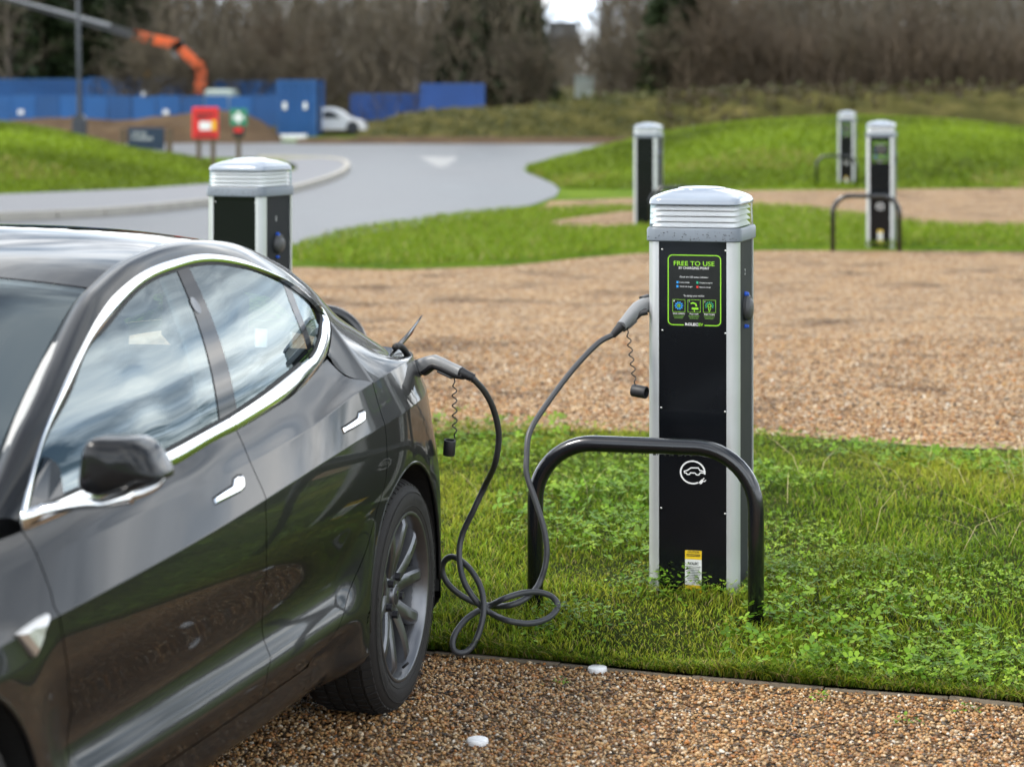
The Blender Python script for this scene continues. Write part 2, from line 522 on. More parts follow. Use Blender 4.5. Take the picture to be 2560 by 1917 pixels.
# road: from the left, sweeping round to the junction in the distance
road = [dpt(-500, 560), dpt(-500, 476), dpt(0, 471), dpt(250, 459), dpt(480, 436), dpt(600, 418), dpt(690, 395), dpt(740, 374), dpt(752, 358), dpt(735, 347), dpt(700, 342), dpt(560, 338), dpt(350, 335), dpt(0, 322), dpt(-600, 312), dpt(-600, 296), dpt(200, 302), dpt(600, 305),
        dpt(1000, 305), dpt(1370, 304), dpt(1800, 300), dpt(2300, 296), dpt(2300, 308), dpt(1700, 318), dpt(1390, 326), dpt(1250, 340), dpt(1150, 358), dpt(1138, 365), dpt(1160, 376), dpt(1195, 392), dpt(1208, 404), dpt(1200, 418), dpt(1150, 436), dpt(1000, 466), dpt(860, 486), dpt(760, 502), dpt(640, 530), dpt(560, 562), dpt(300, 568)]
sheet('road', [(p.x, p.y) for p in road], -.044, M_ASPHALT)
# footway on the left between lawn and kerb
path = [dpt(-500, 474), dpt(0, 468), dpt(250, 456), dpt(480, 433), dpt(600, 415), dpt(690, 392), dpt(735, 374), dpt(748, 360), dpt(730, 350), dpt(690, 346), dpt(600, 350), dpt(640, 362), dpt(640, 372), dpt(560, 388), dpt(470, 402), dpt(300, 415), dpt(0, 427), dpt(-500, 432)]
zP = .06
sheet('footway', [(p.x, p.y) for p in path], zP, M_PATH)
# kerb stones along the road edge, each its own stone
kline = [Vector((p.x, p.y, 0)) for p in (dpt(-300, 475), dpt(0, 470), dpt(250, 458), dpt(480, 435), dpt(600, 417), dpt(690, 394), dpt(738, 375), dpt(751, 359), dpt(733, 348), dpt(690, 344), dpt(560, 341))]
kl = catmull(kline, 12)
kr = empty('kerb', (0, 0, 0)); tag(kr, kind='structure')
acc = [0.0]
for a, b in zip(kl, kl[1:]): acc.append(acc[-1] + (b - a).length)
def kpt(s):
    i = max(0, min(len(kl) - 2, int(np.searchsorted(acc, s)) - 1)); f = (s - acc[i]) / (acc[i + 1] - acc[i]); return kl[i].lerp(kl[i + 1], f)
nst = int(acc[-1] / .915)
for k in range(min(nst, 150)):
    a, b = kpt(k * acc[-1] / nst + .008), kpt((k + 1) * acc[-1] / nst - .008)
    d = (b - a).normalized(); w = Vector((-d.y, d.x, 0)) * .065
    V = [a - w, b - w, b + w, a + w]
    V = [(p.x, p.y, -.05) for p in V] + [(p.x, p.y, .075) for p in V]
    V[4] = (V[4][0] + w.x * .25, V[4][1] + w.y * .25, .075); V[5] = (V[5][0] + w.x * .25, V[5][1] + w.y * .25, .075)
    mk('kerb_stone', V, [(3, 2, 1, 0), (4, 5, 6, 7), (0, 1, 5, 4), (1, 2, 6, 5), (2, 3, 7, 6), (3, 0, 4, 7)], M_KERB, kr, smooth=False)
# painted markings
tri = [dpt(905, 336), dpt(990, 336), dpt(962, 357), dpt(946, 358)]
sheet('give_way_triangle', [(p.x, p.y) for p in tri], -.040, M_ROADPAINT)
for i, (x0, x1) in enumerate(((1250, 1330),)):
    q = [dpt(x0, 339 - i), dpt(x1, 338 - i), dpt(x1, 334 - i), dpt(x0, 335 - i)]
    sheet('give_way_line', [(p.x, p.y) for p in q], -.040, M_ROADPAINT)

# timber edging between gravel and grass, board by board
er = empty('edging'); tag(er, kind='structure')
full = [Vector((*eL, 0))] + [Vector((*e, 0)) for e in edge] + [Vector((*eR, 0))]
for i in range(len(full) - 1):
    a, b = full[i], full[i + 1]; n = max(1, int((b - a).length / 1.6))
    for k in range(n):
        p, q = a.lerp(b, k / n), a.lerp(b, (k + 1) / n); d = (q - p).normalized(); w = Vector((-d.y, d.x, 0)) * .009
        p = p + d * .003; q = q - d * .003
        V = [(v.x, v.y, z) for z in (-.08, .0075 + .003 * ((i + k) % 2)) for v in (p - w, q - w, q + w, p + w)]
        mk('edging_board', V, [(3, 2, 1, 0), (4, 5, 6, 7), (0, 1, 5, 4), (1, 2, 6, 5), (2, 3, 7, 6), (3, 0, 4, 7)], M_EDGE, er, smooth=False)

# grass strip with the charging points: a low raised bed
def strip_h(x, y):
    """height of the near strip"""
    p = Vector((x, y, 0)); v = p - Vector((edge[3][0], edge[3][1], 0)); s = v.dot(BX)         # metres behind the edging
    return .035 + .045 * min(1, max(0, s) / .8) * min(1, max(0, 4.6 - s) / 1.5) + .012 * math.sin(x * 2.1 + y) + .010 * math.sin(y * 3.3 - x * 1.7)
V = []; F = []; nx, ny = 60, 34
fr = [Vector((*eL, 0))] + [Vector((*e, 0)) for e in edge] + [Vector((*eR, 0))]
bk = [dpt(-700, 950), dpt(-300, 945), dpt(400, 944), dpt(930, 936), dpt(1300, 936), dpt(1500, 942), dpt(1750, 953), dpt(2000, 962), dpt(2211, 966), dpt(3000, 990)]
frs = resample_poly = None
def lin(P, n):
    P = np.array([(p[0], p[1]) for p in P]); s = np.concatenate([[0], np.cumsum(np.linalg.norm(np.diff(P, axis=0), axis=1))]); q = np.linspace(0, s[-1], n)
    return np.stack([np.interp(q, s, P[:, k]) for k in (0, 1)], -1)
FR, BK = lin(fr, nx), lin(bk, nx)
for i in range(ny):
    f = i / (ny - 1)
    for j in range(nx):
        p = FR[j] * (1 - f) + BK[j] * f
        V.append((p[0] + (BX.x * .012 if i == 0 else 0), p[1] + (BX.y * .012 if i == 0 else 0), strip_h(p[0], p[1]) if 0 < i < ny - 1 else -.01 + (.03 if i == 0 else 0)))
for i in range(ny - 1):
    for j in range(nx - 1): F.append((i * nx + j, i * nx + j + 1, (i + 1) * nx + j + 1, (i + 1) * nx + j))
tag(mk('grass_strip', V, F, M_SOIL), kind='structure')

# lawn strip between the middle and far gravel, and the mounds
def mound(name, pts, hfun, m, n=40, smooth_=True):
    P = np.array([(p[0], p[1]) for p in pts]); c = P.mean(0); V = []; F = []; k = len(P); rings = 14
    for r in range(rings + 1):
        f = 1 - r / rings
        for p in P:
            q = c + (p - c) * f; e = 1 - f
            V.append((q[0], q[1], hfun(q[0], q[1], e)))
    for r in range(rings):
        for j in range(k):
            a, b = r * k + j, r * k + (j + 1) % k
            F.append((a, b, b + k, a + k))
    return tag(mk(name, V, F, m), kind='structure')
def bumps(x, y, a): return a * (math.sin(x * .9 + y * .35) + math.sin(x * .41 - y * .8 + 1.3) + math.sin(x * 1.9 + 2.2))
st = [dpt(632, 570), dpt(650, 531), dpt(760, 502), dpt(860, 487), dpt(1000, 467), dpt(1130, 456), dpt(1380, 451), dpt(1650, 449), dpt(1800, 462), dpt(2000, 488), dpt(2211, 493), dpt(2800, 500), dpt(2800, 544), dpt(2211, 540), dpt(1700, 537), dpt(1420, 540), dpt(1250, 554), dpt(1100, 570), dpt(850, 579)]
stf = soft(st, 5)
mound('lawn_strip', stf, lambda x, y, e: -.045 + .08 * min(1, e * 8.0) + bumps(x * 1.7, y, .002) * min(1, e * 3), M_TURF)
# ================================================================== mounds, banks and the wood behind
rng = np.random.default_rng(7)
FD = 5354.8                                      # focal length in the 2211 px display frame
def dX(xd, Y): return (xd - 1105.5) / FD * Y
def dZ(yd, Y): return CAM_H - (yd - 194.0) / FD * Y

def ridge(name, xs, sil, front, back, crest, m, zf=-.07, zb=-.07, rough=.0, nrow=16, ncol=90, pw=1.0):
    """mound: sil(x) gives the crest line in the view, front/crest/back are distances along the view"""
    V = []; F = []
    X = np.linspace(xs[0], xs[1], ncol)
    for i in range(nrow * 2 + 1):
        for x in X:
            yf, yc, yb = front(x), crest(x), back(x)
            if i <= nrow: f = i / nrow; Y = yf + (yc - yf) * f; z = zf + (dZ(sil(x), yc) - zf) * math.sin(f * math.pi / 2) ** (1.15 * pw)
            else: f = (i - nrow) / nrow; Y = yc + (yb - yc) * f; z = dZ(sil(x), yc) + (zb - dZ(sil(x), yc)) * (1 - math.cos(f * math.pi / 2))
            if rough and 0 < i < nrow * 2: z += rough * (math.sin(x * .051 + i) + math.sin(x * .13 + i * 2.1) + rng.normal() * .6) * .5
            V.append((dX(x, Y), Y, z))
    for i in range(nrow * 2):
        for j in range(ncol - 1): F.append((i * ncol + j, i * ncol + j + 1, (i + 1) * ncol + j + 1, (i + 1) * ncol + j))
    return tag(mk(name, V, F, m), kind='structure')
I = lambda xs, ys: (lambda x: float(np.interp(x, xs, ys)))
S = lambda xs, ys: (lambda f: (lambda x: float(f(x))))(pchip(xs, ys))
ridge('grass_mound', (1128, 2700), S([1128, 1180, 1260, 1340, 1430, 1600, 1700, 1850, 2000, 2100, 2211, 2700], [366, 352, 332, 312, 292, 268, 261, 256, 261, 268, 282, 330]),
      S([1128, 1140, 1165, 1195, 1215, 1400, 1600, 2211, 2700], [57, 55.5, 52.5, 49, 46.8, 46.2, 46.0, 46.2, 46.2]),
      S([1128, 1300, 1600, 2700], [59.5, 72, 78, 78]), S([1128, 1200, 1400, 2700], [58, 57, 60, 62]), M_TURF)
ridge('grass_mound', (-500, 462), S([-500, 0, 100, 200, 300, 420, 462], [245, 270, 283, 305, 329, 346, 360]),
      S([-500, 0, 300, 420, 450, 462], [41, 42, 44.2, 46.8, 50, 56]), S([-500, 0, 300, 462], [75, 72, 68, 60]), S([-500, 0, 300, 462], [54, 54, 55, 58]), M_TURF)
bank_sil = S([770, 800, 830, 900, 1000, 1100, 1200, 1300, 1400, 1500, 1700, 2211, 2800], [300, 280, 264, 247, 239, 236, 226, 214, 210, 203, 197, 194, 190])
ridge('bramble_bank', (770, 2800), bank_sil, S([770, 1400, 2800], [86.5, 86.5, 84]), S([770, 2800], [104, 104]), S([770, 2800], [93, 93]), M_ROUGH, rough=.12)
ridge('earth_verge', (640, 1420), S([640, 700, 900, 1420], [300, 298, 296, 297]), S([640, 1420], [85.0, 85.0]), S([640, 1420], [88, 88]), S([640, 1420], [86, 86]), M_EARTH, rough=.02, nrow=4)
ridge('earth_mound', (-420, 606), S([-420, 20, 150, 250, 330, 400, 460, 520, 560, 600, 606], [262, 262, 256, 262, 256, 247, 240, 247, 262, 290, 298]),
      S([-420, 606], [86, 86]), S([-420, 606], [98, 98]), S([-420, 606], [91, 91]), M_EARTH, rough=.07)
ridge('wood_floor', (-900, 3200), S([-900, 700, 1000, 3200], [196, 196, 192, 180]), S([-900, 3200], [100, 100]), S([-900, 3200], [420, 420]), S([-900, 3200], [170, 170]), M_ROUGH, rough=.05, nrow=6)

# ------------------------------------------------------------------ leaf / twig materials (colour varies with the object or the piece)
def leaf_mat(name, c0, c1, c2, trans=.25, attr=False, rough=.55):
    m, t, b, N, L = node_mat(name)
    b.inputs['Roughness'].default_value = rough; b.inputs['Specular IOR Level'].default_value = .35
    g = N('ShaderNodeNewGeometry')
    r = N('ShaderNodeValToRGB'); ramp(r, [(0, c0), (.5, c1), (1, c2)])
    oi = N('ShaderNodeObjectInfo'); ad = N('ShaderNodeMath', operation='MULTIPLY_ADD'); ad.inputs[1].default_value = .35
    sc = N('ShaderNodeMath', operation='MULTIPLY'); sc.inputs[1].default_value = .65
    L(g.outputs['Random Per Island'], sc.inputs[0]); L(oi.outputs['Random'], ad.inputs[0]); L(sc.outputs[0], ad.inputs[2])
    if attr:
        a = N('ShaderNodeVertexColor'); a.layer_name = 'col'
        L(a.outputs['Color'], b.inputs['Base Color'])
        src = a.outputs['Color']
    else:
        L(ad.outputs[0], r.inputs[0]); L(r.outputs[0], b.inputs['Base Color']); src = r.outputs[0]
    if trans:
        o = t.nodes['Material Output']; tr = N('ShaderNodeBsdfTranslucent'); mx = N('ShaderNodeMixShader'); mx.inputs[0].default_value = trans
        L(src, tr.inputs[0]); L(b.outputs[0], mx.inputs[1]); L(tr.outputs[0], mx.inputs[2]); L(mx.outputs[0], o.inputs[0])
    return m
M_BARK = mat('grey brown bark', (.10, .082, .062), rough=.9, noise=(3, .4), bump=(20, .01))
M_PALEBARK = mat('pale birch bark', (.30, .27, .23), rough=.85, noise=(3, .4))
M_TWIG = leaf_mat('bare twigs', (.040, .033, .021), (.085, .068, .043), (.16, .13, .085), 0)
M_TWIG_R = leaf_mat('russet twigs', (.045, .033, .021), (.088, .064, .040), (.14, .105, .068), 0)
M_NEEDLE = leaf_mat('dark conifer needles', (.010, .020, .007), (.022, .038, .012), (.045, .065, .020), .1)
M_BRAMBLE = leaf_mat('bramble leaves', (.030, .035, .010), (.075, .085, .020), (.16, .13, .045), .2)

M_BRAMBLE2 = leaf_mat('dark bramble leaves', (.024, .017, .009), (.056, .042, .018), (.10, .075, .034), .2)
M_STRAW = leaf_mat('straw coloured grass', (.10, .085, .03), (.17, .14, .045), (.25, .19, .08), .2)
def ribbons(P0, P1, w0, w1, rs):
    """thin three-sided tapering sticks from P0 to P1 (n,3)"""
    n = len(P0); d = P1 - P0; d /= np.linalg.norm(d, axis=1, keepdims=True) + 1e-9
    a = rs.normal(size=(n, 3)); a -= d * (a * d).sum(1, keepdims=True); a /= np.linalg.norm(a, axis=1, keepdims=True) + 1e-9
    b = np.cross(d, a); V = []
    for k in range(3):
        t = 2 * math.pi * k / 3; o = a * math.cos(t) + b * math.sin(t)
        V += [P0 + o * w0[:, None], P1 + o * w1[:, None]]
    V = np.stack(V, 1).reshape(-1, 3); base = np.arange(n)[:, None] * 6
    F = np.concatenate([base + np.array([[0, 2, 3, 1]]), base + np.array([[2, 4, 5, 3]]), base + np.array([[4, 0, 1, 5]])])
    return V, F

def grow(rs, h, spread=.5, nb=16, up=.55):
    """bare tree skeleton -> limb segments and twig segments"""
    limbs = []; twigs = []
    p = np.zeros(3); path = [p]; lean = rs.normal(0, .04, 2)
    for i in range(7):
        p = p + np.array([lean[0] + rs.normal(0, .05), lean[1] + rs.normal(0, .05), 1.0]) * h / 7; path.append(p)
    r0 = h * .014
    for i in range(7): limbs.append((path[i], path[i + 1], r0 * (1 - i / 7.6), r0 * (1 - (i + 1) / 7.6)))
    for k in range(nb):
        f = rs.uniform(.12, .97); i = min(6, int(f * 7)); s = path[i] + (path[i + 1] - path[i]) * (f * 7 - i)
        a = rs.uniform(0, 2 * math.pi); ln = h * spread * (1.05 - f) * rs.uniform(.5, 1.0) + h * .06
        d = np.array([math.cos(a), math.sin(a), up + rs.uniform(-.15, .5)]); d /= np.linalg.norm(d)
        q = s; r = r0 * .42 * (1.1 - f)
        for j in range(3):
            e = q + (d + rs.normal(0, .16, 3)) * ln / 3; limbs.append((q, e, r * (1 - j / 3.4), r * (1 - (j + 1) / 3.4)))
            for _ in range(5):
                u = rs.uniform(0, 1); b = q + (e - q) * u; dd = d + rs.normal(0, .75, 3); dd[2] += .35; dd /= np.linalg.norm(dd)
                l2 = ln * rs.uniform(.18, .42); e2 = b + dd * l2; twigs.append((b, e2, .010, .004))
                for _ in range(3):
                    u2 = rs.uniform(.2, 1); b3 = b + (e2 - b) * u2; d3 = dd + rs.normal(0, .7, 3); d3 /= np.linalg.norm(d3)
                    twigs.append((b3, b3 + d3 * l2 * rs.uniform(.3, .7), .007, .003))
            q = e
    return limbs, twigs
def sticks(name, L_, m, parent, rs, fat=1.0):
    P0 = np.array([l[0] for l in L_]); P1 = np.array([l[1] for l in L_]); w0 = np.array([l[2] for l in L_]) * fat; w1 = np.array([l[3] for l in L_]) * fat
    V, F = ribbons(P0, P1, w0, w1, rs)
    return fast_mesh(name, V, F, m, parent, smooth=True)
def bare_tree(seed, h, bark, twig, **kw):
    rs = np.random.default_rng(seed); t = empty('bare_tree'); lb, tw = grow(rs, h, **kw)
    sticks('trunk', lb, bark, t, rs); sticks('crown', tw, twig, t, rs, 1.6)
    return t
def conifer(seed, h):
    rs = np.random.default_rng(seed); t = empty('conifer_tree')
    sticks('trunk', [(np.zeros(3), np.array([0, 0, h]), h * .016, .01)], M_BARK, t, rs)
    n = 5200; f = rs.uniform(.02, 1, n) ** .8; z = h * (.05 + .95 * f); lay = np.abs(np.sin(f * 34 + rs.normal(0, .4, n)))
    rad = h * .21 * (1.04 - f) * (.45 + .65 * rs.uniform(0, 1, n) ** .5) * (.75 + .35 * lay); a = rs.uniform(0, 2 * math.pi, n) 
    rad *= 1 + .25 * np.sin(a * 3 + f * 9)
    c = np.stack([np.cos(a) * rad, np.sin(a) * rad, z - rad * .28], -1); sz = rs.uniform(.16, .40, n) * (1.2 - .5 * f)
    d1 = np.stack([np.cos(a), np.sin(a), rs.uniform(-.6, .1, n)], -1) + rs.normal(0, .25, (n, 3)); d1 /= np.linalg.norm(d1, axis=1, keepdims=True)
    d2 = np.cross(d1, rs.normal(size=(n, 3))); d2 /= np.linalg.norm(d2, axis=1, keepdims=True)
    V = np.stack([c - d1 * sz[:, None] * 1.3, c + d2 * sz[:, None] * .45, c + d1 * sz[:, None] * 1.3, c - d2 * sz[:, None] * .45], 1).reshape(-1, 3)
    F = np.arange(n)[:, None] * 4 + np.array([[0, 1, 2, 3]])
    fast_mesh('crown', V, F, M_NEEDLE, t, smooth=False)
    return t
protos = [bare_tree(11, 13, M_BARK, M_TWIG, nb=24), bare_tree(12, 11, M_BARK, M_TWIG, nb=28, spread=.42), bare_tree(13, 14, M_BARK, M_TWIG, nb=22, spread=.6), bare_tree(14, 10, M_PALEBARK, M_TWIG, nb=26, spread=.38, up=.8)]
shrubs = [bare_tree(21, 4.2, M_BARK, M_TWIG_R, nb=34, spread=.8, up=1.0), bare_tree(22, 3.4, M_BARK, M_TWIG, nb=34, spread=.9, up=.9)]
cons = [conifer(31, 13), conifer(32, 11)]
used = {}
tally = {}
def plant(proto, x, y, s, rz, name, label, cat, group, z=0.0):
    key = proto.name
    t = proto if key not in used else copy_tree(proto)
    used[key] = 1
    t.location = (x, y, z); t.scale = (s, s, s * rng.uniform(.9, 1.15)); t.rotation_euler = (0, 0, rz)
    tag(t, label, cat, group)
    return t
def sky_gap(xd): return 1175 < xd < 1300
def wood_label(xd):
    if xd < 380: return 'among the dark conifers on the left'
    if xd < 760: return 'behind the long blue containers'
    if xd < 1180: return 'behind the pair of blue containers'
    if xd < 1600: return 'right of the gap of open sky'
    return 'in the brown thicket on the far right'
# bare trees in rows of depth
for Y, n, dx0 in ((122, 38, 0), (134, 34, .5), (150, 32, .25)):
    for i in range(n):
        xd = -150 + (2360 + 150) * (i + dx0 + rng.uniform(-.3, .3)) / n
        if sky_gap(xd): continue
        if xd < 330 and rng.uniform() < .6: continue
        k = int(rng.integers(0, 3)) if not (420 < xd < 1180 and rng.uniform() < .4) else 3
        w = wood_label(xd)
        col_ = 'pale-barked' if k == 3 else 'grey-brown'
        plant(protos[k], dX(xd, Y), Y + rng.uniform(-4, 4), rng.uniform(.68, .95), rng.uniform(0, 6.28), 'bare_tree', f'leafless {col_} tree {w}', 'tree', f'leafless {col_} trees {w}', -.1)
for i in range(40):
    xd = 300 + 1950 * (i + rng.uniform(-.4, .4)) / 40
    if sky_gap(xd) or 690 < xd < 1075: continue
    k = 0 if (1480 < xd < 1760 or rng.uniform() < .2) else 1
    col_ = 'russet' if k == 0 else 'dull brown'
    w = wood_label(xd)
    plant(shrubs[k], dX(xd, 112), 112 + rng.uniform(-3, 3), rng.uniform(.75, 1.2), rng.uniform(0, 6.28), 'bare_shrub', f'bare {col_} shrub {w}', 'shrub', f'bare {col_} shrubs {w}', .6 if xd > 900 else -.1)
for xd, Y, s in ((-60, 128, 1.0), (-10, 124, 1.1), (45, 130, 1.15), (95, 126, 1.0), (140, 132, 1.1), (195, 127, 1.05), (240, 131, 1.2), (290, 128, .95), (335, 133, 1.0), (365, 140, .8), (-30, 138, 1.2), (20, 140, 1.25), (70, 139, 1.2), (120, 141, 1.2), (170, 139, 1.25), (215, 142, 1.3), (265, 140, 1.2), (315, 142, 1.1)):
    plant(cons[int(rng.integers(0, 2))], dX(xd, Y), Y, s * .78, rng.uniform(0, 6.28), 'conifer', 'dark green conifer in the dense row behind the left containers', 'tree', 'conifers behind the left containers')
for xd, Y, s, lb in ((1440, 111, .62, 'slim dark conifer right of the gap of open sky'), (1505, 112, .75, 'broad dark conifer among brown trees on the right'), (1140, 119, .72, 'dark conifer at the left edge of the open sky'), (1075, 120, .78, 'dark conifer second left of the open sky'), (1000, 121, .7, 'dark conifer above the taller violet blue container'), (650, 152, .7, 'lone dark conifer among bare trees behind the crane')):
    plant(cons[int(rng.integers(0, 2))], dX(xd, Y), Y, s, rng.uniform(0, 6.28), 'conifer', lb, 'tree', None, .6 if xd > 1400 else 0)

# the far wood, one mass of stems and twigs
rs = np.random.default_rng(5)
def wood_mass(name, n, xr, Yr, hmax, zlo, m, gap=True, thick=1.0):
    xd = rs.uniform(*xr, n)
    if gap: xd = xd[(xd < 1172) | (xd > 1296)]
    n = len(xd); Y = rs.uniform(*Yr, n); z = zlo + rs.uniform(0, 1, n) ** 1.2 * hmax
    P0 = np.stack([dX(xd, Y), Y, z], -1); d = rs.normal(0, .45, (n, 3)); d[:, 2] = np.abs(d[:, 2]) + .75; d /= np.linalg.norm(d, axis=1, keepdims=True)
    ln = rs.uniform(.5, 2.2, n); V, F = ribbons(P0, P0 + d * ln[:, None], rs.uniform(.010, .024, n) * thick, np.full(n, .006), rs)
    return tag(fast_mesh(name, V, F, m, smooth=True), kind='stuff')
o = wood_mass('thicket', 30000, (330, 2350), (113, 150), 6.5, 0.0, M_TWIG, thick=1.5)
o['label'] = 'tangled brown undergrowth filling the wood behind the bank'
o = wood_mass('thicket', 9000, (1450, 2350), (108, 118), 2.6, 1.0, M_TWIG_R, thick=1.3)
o = wood_mass('far_wood', 16000, (-300, 2500), (165, 215), 10, 0, M_TWIG, thick=2.4)
o = wood_mass('far_wood', 2500, (1160, 1310), (170, 215), 5.0, 0, M_TWIG, gap=False, thick=2.4)
# far trees on either side and behind the camera: seen only mirrored in the car
def ring_wood(n):
    a = rs.uniform(R(25), R(335), n); n = len(a)
    d = rs.uniform(105, 150, n); hh = 5.0 + 1.6 * np.sin(a * 9) + 1.0 * np.sin(a * 23 + 1) + 1.2 * np.abs(np.sin(a * 61))
    z = rs.uniform(0, 1, n) ** .8 * hh - .5; P0 = np.stack([np.sin(a) * d, np.cos(a) * d + 10, z], -1)
    e = rs.normal(0, .22, (n, 3)); e[:, 2] = 1; P1 = P0 + e * rs.uniform(1, 2.6, n)[:, None]
    return ribbons(P0, P1, np.full(n, .14), np.full(n, .03), rs)
V, F = ring_wood(30000)
tag(fast_mesh('distant_wood', V, F, M_NEEDLE, smooth=True), 'dark belt of distant trees mirrored in the car windows', kind='stuff')

# bramble leaves over the bank
def scatter_bank(name, n, xr, Yr, m, size, zfun, lift=.25):
    xd = rs.uniform(*xr, n); f = rs.uniform(0, 1, n); Y = Yr[0] + (Yr[1] - Yr[0]) * f
    zc = np.array([dZ(bank_sil(x), 93) for x in xd]); z = -.07 + (zc + .07) * np.sin(f * math.pi / 2) ** 1.15 + rs.uniform(-.05, 1, n) ** 2 * lift * (1 + .35 * np.sin(xd * .11) + .3 * np.sin(xd * .27 + 1))
    c = np.stack([dX(xd, Y), Y, z], -1); d1 = rs.normal(size=(n, 3)); d1 /= np.linalg.norm(d1, axis=1, keepdims=True); d2 = np.cross(d1, rs.normal(size=(n, 3))); d2 /= np.linalg.norm(d2, axis=1, keepdims=True)
    s = rs.uniform(.4, 1, n)[:, None] * size
    V = np.stack([c - d1 * s, c + d2 * s * .6, c + d1 * s, c - d2 * s * .6], 1).reshape(-1, 3); F = np.arange(n)[:, None] * 4 + np.array([[0, 1, 2, 3]])
    return tag(fast_mesh(name, V, F, m, smooth=False), kind='stuff')
scatter_bank('bramble_leaves', 15000, (800, 2400), (86.5, 93.5), M_BRAMBLE, .10, None, .10)
scatter_bank('bramble_leaves', 26000, (1420, 2400), (87, 93.5), M_BRAMBLE2, .105, None, .22)
scatter_bank('bramble_leaves', 5000, (1150, 2400), (88, 93.8), M_BRAMBLE, .14, None, .30)
scatter_bank('straw_grass', 9000, (800, 2400), (88, 94), M_STRAW, .13, None, .14)

# ------------------------------------------------------------------ site containers
def ribbed_mat(name, col):
    return mat(name, col, rough=.5, noise=(.8, .28, .12), bump=(6, .01))
M_BLUE = ribbed_mat('bright blue container paint', (.006, .072, .235)); M_BLUE2 = ribbed_mat('mid blue container paint', (.005, .062, .20)); M_BLUE3 = ribbed_mat('violet blue container paint', (.016, .066, .25))
M_WHITEP = mat('white panel', (.75, .76, .76), rough=.5, noise=(4, .06)); M_DARKM = mat('dark steel', (.03, .035, .04), rough=.5, metal=.3, noise=(5, .3))
def container(x0, x1, ytop, Y, m, label, h=2.45, dep=2.4, turn=0.0, plates=()):
    X0, X1 = dX(x0, Y), dX(x1, Y); zt = dZ(ytop, Y); zb = zt - h
    root = empty('container', ((X0 + X1) / 2, Y, zb), turn); L_ = X1 - X0; hl = L_ / 2
    tag(root, label, 'container', 'blue site containers')
    # corrugated long sides
    n = max(6, int(L_ / .28))
    for side, yy in ((1, 0.0), (-1, dep)):
        V = []; F = []; b = 0; k = 0
        for i in range(n):
            a = -hl + .12 + (L_ - .24) * i / n; w = (L_ - .24) / n
            for t, dd in ((0, .0), (.28, .0), (.42, .04), (.78, .04), (.92, 0)):
                V += [(a + t * w, yy + dd * side, .16), (a + t * w, yy + dd * side, h - .12)]
        m_ = (len(V) - b) // 2
        for i in range(m_ - 1):
            q = (b + 2 * i, b + 2 * i + 2, b + 2 * i + 3, b + 2 * i + 1); F.append(q if side > 0 else q[::-1])
        mk('side_panel', V, F, m, root, smooth=False)
    for xx in (-hl, hl - .14):
        for yy in (-.012, dep - .13): MB().box(xx, xx + .14, yy, yy + .14, 0, h).build('corner_post', m, root)
    for zz in (0.0, h - .14):
        for yy in (-.01, dep - .11): MB().box(-hl + .14, hl - .14, yy, yy + .12, zz + .002, zz + .138).build('side_rail', m, root)
    MB().box(-hl + .05, hl - .05, .05, dep - .05, h - .06, h - .025).build('roof', m, root)
    for sx in (-1, 1):
        MB().box(sx * hl - .04 * (sx > 0) - .0, sx * hl + .04 * (sx < 0), .14, dep - .14, .14, h - .14).build('end_wall', m, root)
        for yy in (.7, 1.7): MB().tube([(sx * (hl + .02), yy, .2), (sx * (hl + .02), yy, h - .2)], .02, 6).build('door_bar', M_DARKM, root)
    for (fx, fz, w, hh) in plates:
        MB().box(-hl + L_ * fx, -hl + L_ * fx + w, -.03, -.015, h * fz, h * fz + hh).build('notice_plate', M_WHITEP, root)
    return root
container(-90, 189, 171, 119, M_BLUE, 'long bright blue container at the left edge behind the lamp post', plates=((.62, .42, .5, .25),))
container(189, 421, 168, 117, M_BLUE2, 'blue container with its left end behind the lamp post', plates=((.5, .62, .35, .3), (.9, .35, .3, .5)))
container(446, 600, 175, 112, M_BLUE2, 'blue container right of the orange crane', plates=((.3, .5, .5, .2),))
container(598, 682, 173, 99, M_BLUE, 'blue container standing end-on left of the white van', h=2.35, dep=4.5, plates=((.15, .5, .16, .28), (.68, .5, .14, .28)))
container(756, 910, 203, 114, M_BLUE3, 'lower violet blue container right of the white van', h=2.3)
container(908, 1046, 181, 112, M_BLUE3, 'taller violet blue container at the end of the pair', h=2.5)
# hoarding of blue panels in front of the left containers
ho = empty('site_hoarding', (dX(300, 108), 108, 0)); tag(ho, 'low run of lighter blue hoarding panels in front of the left containers', 'hoarding')
x0 = dX(-80, 108) - ho.location.x; x1 = dX(598, 108) - ho.location.x; n = 13; M_BLUE4 = ribbed_mat('light blue hoarding', (.007, .085, .27))
for i in range(n):
    a, b = x0 + (x1 - x0) * i / n, x0 + (x1 - x0) * (i + 1) / n
    zt = dZ(207 + (i % 2) * 1.5, 108)
    MB().box(a + .02, b - .02, -.02 + .02 * (i % 2), .03 + .02 * (i % 2), 0, zt, .01).build('hoarding_panel', M_BLUE4 if i % 3 else M_BLUE2, ho)
    if i in (2, 8): MB().box(a + .3, a + .55, -.06, -.045, zt * .48, zt * .60).build('notice', M_WHITEP, ho)
MB().box(0, 1.0, 0, .5, -.05, .14, .02).build('step_block', M_WHITEP, None)
stp = bpy.data.objects['step_block']; stp.location = (dX(603, 92), 92, 0); tag(stp, 'white block lying at the foot of the end-on container', 'block')

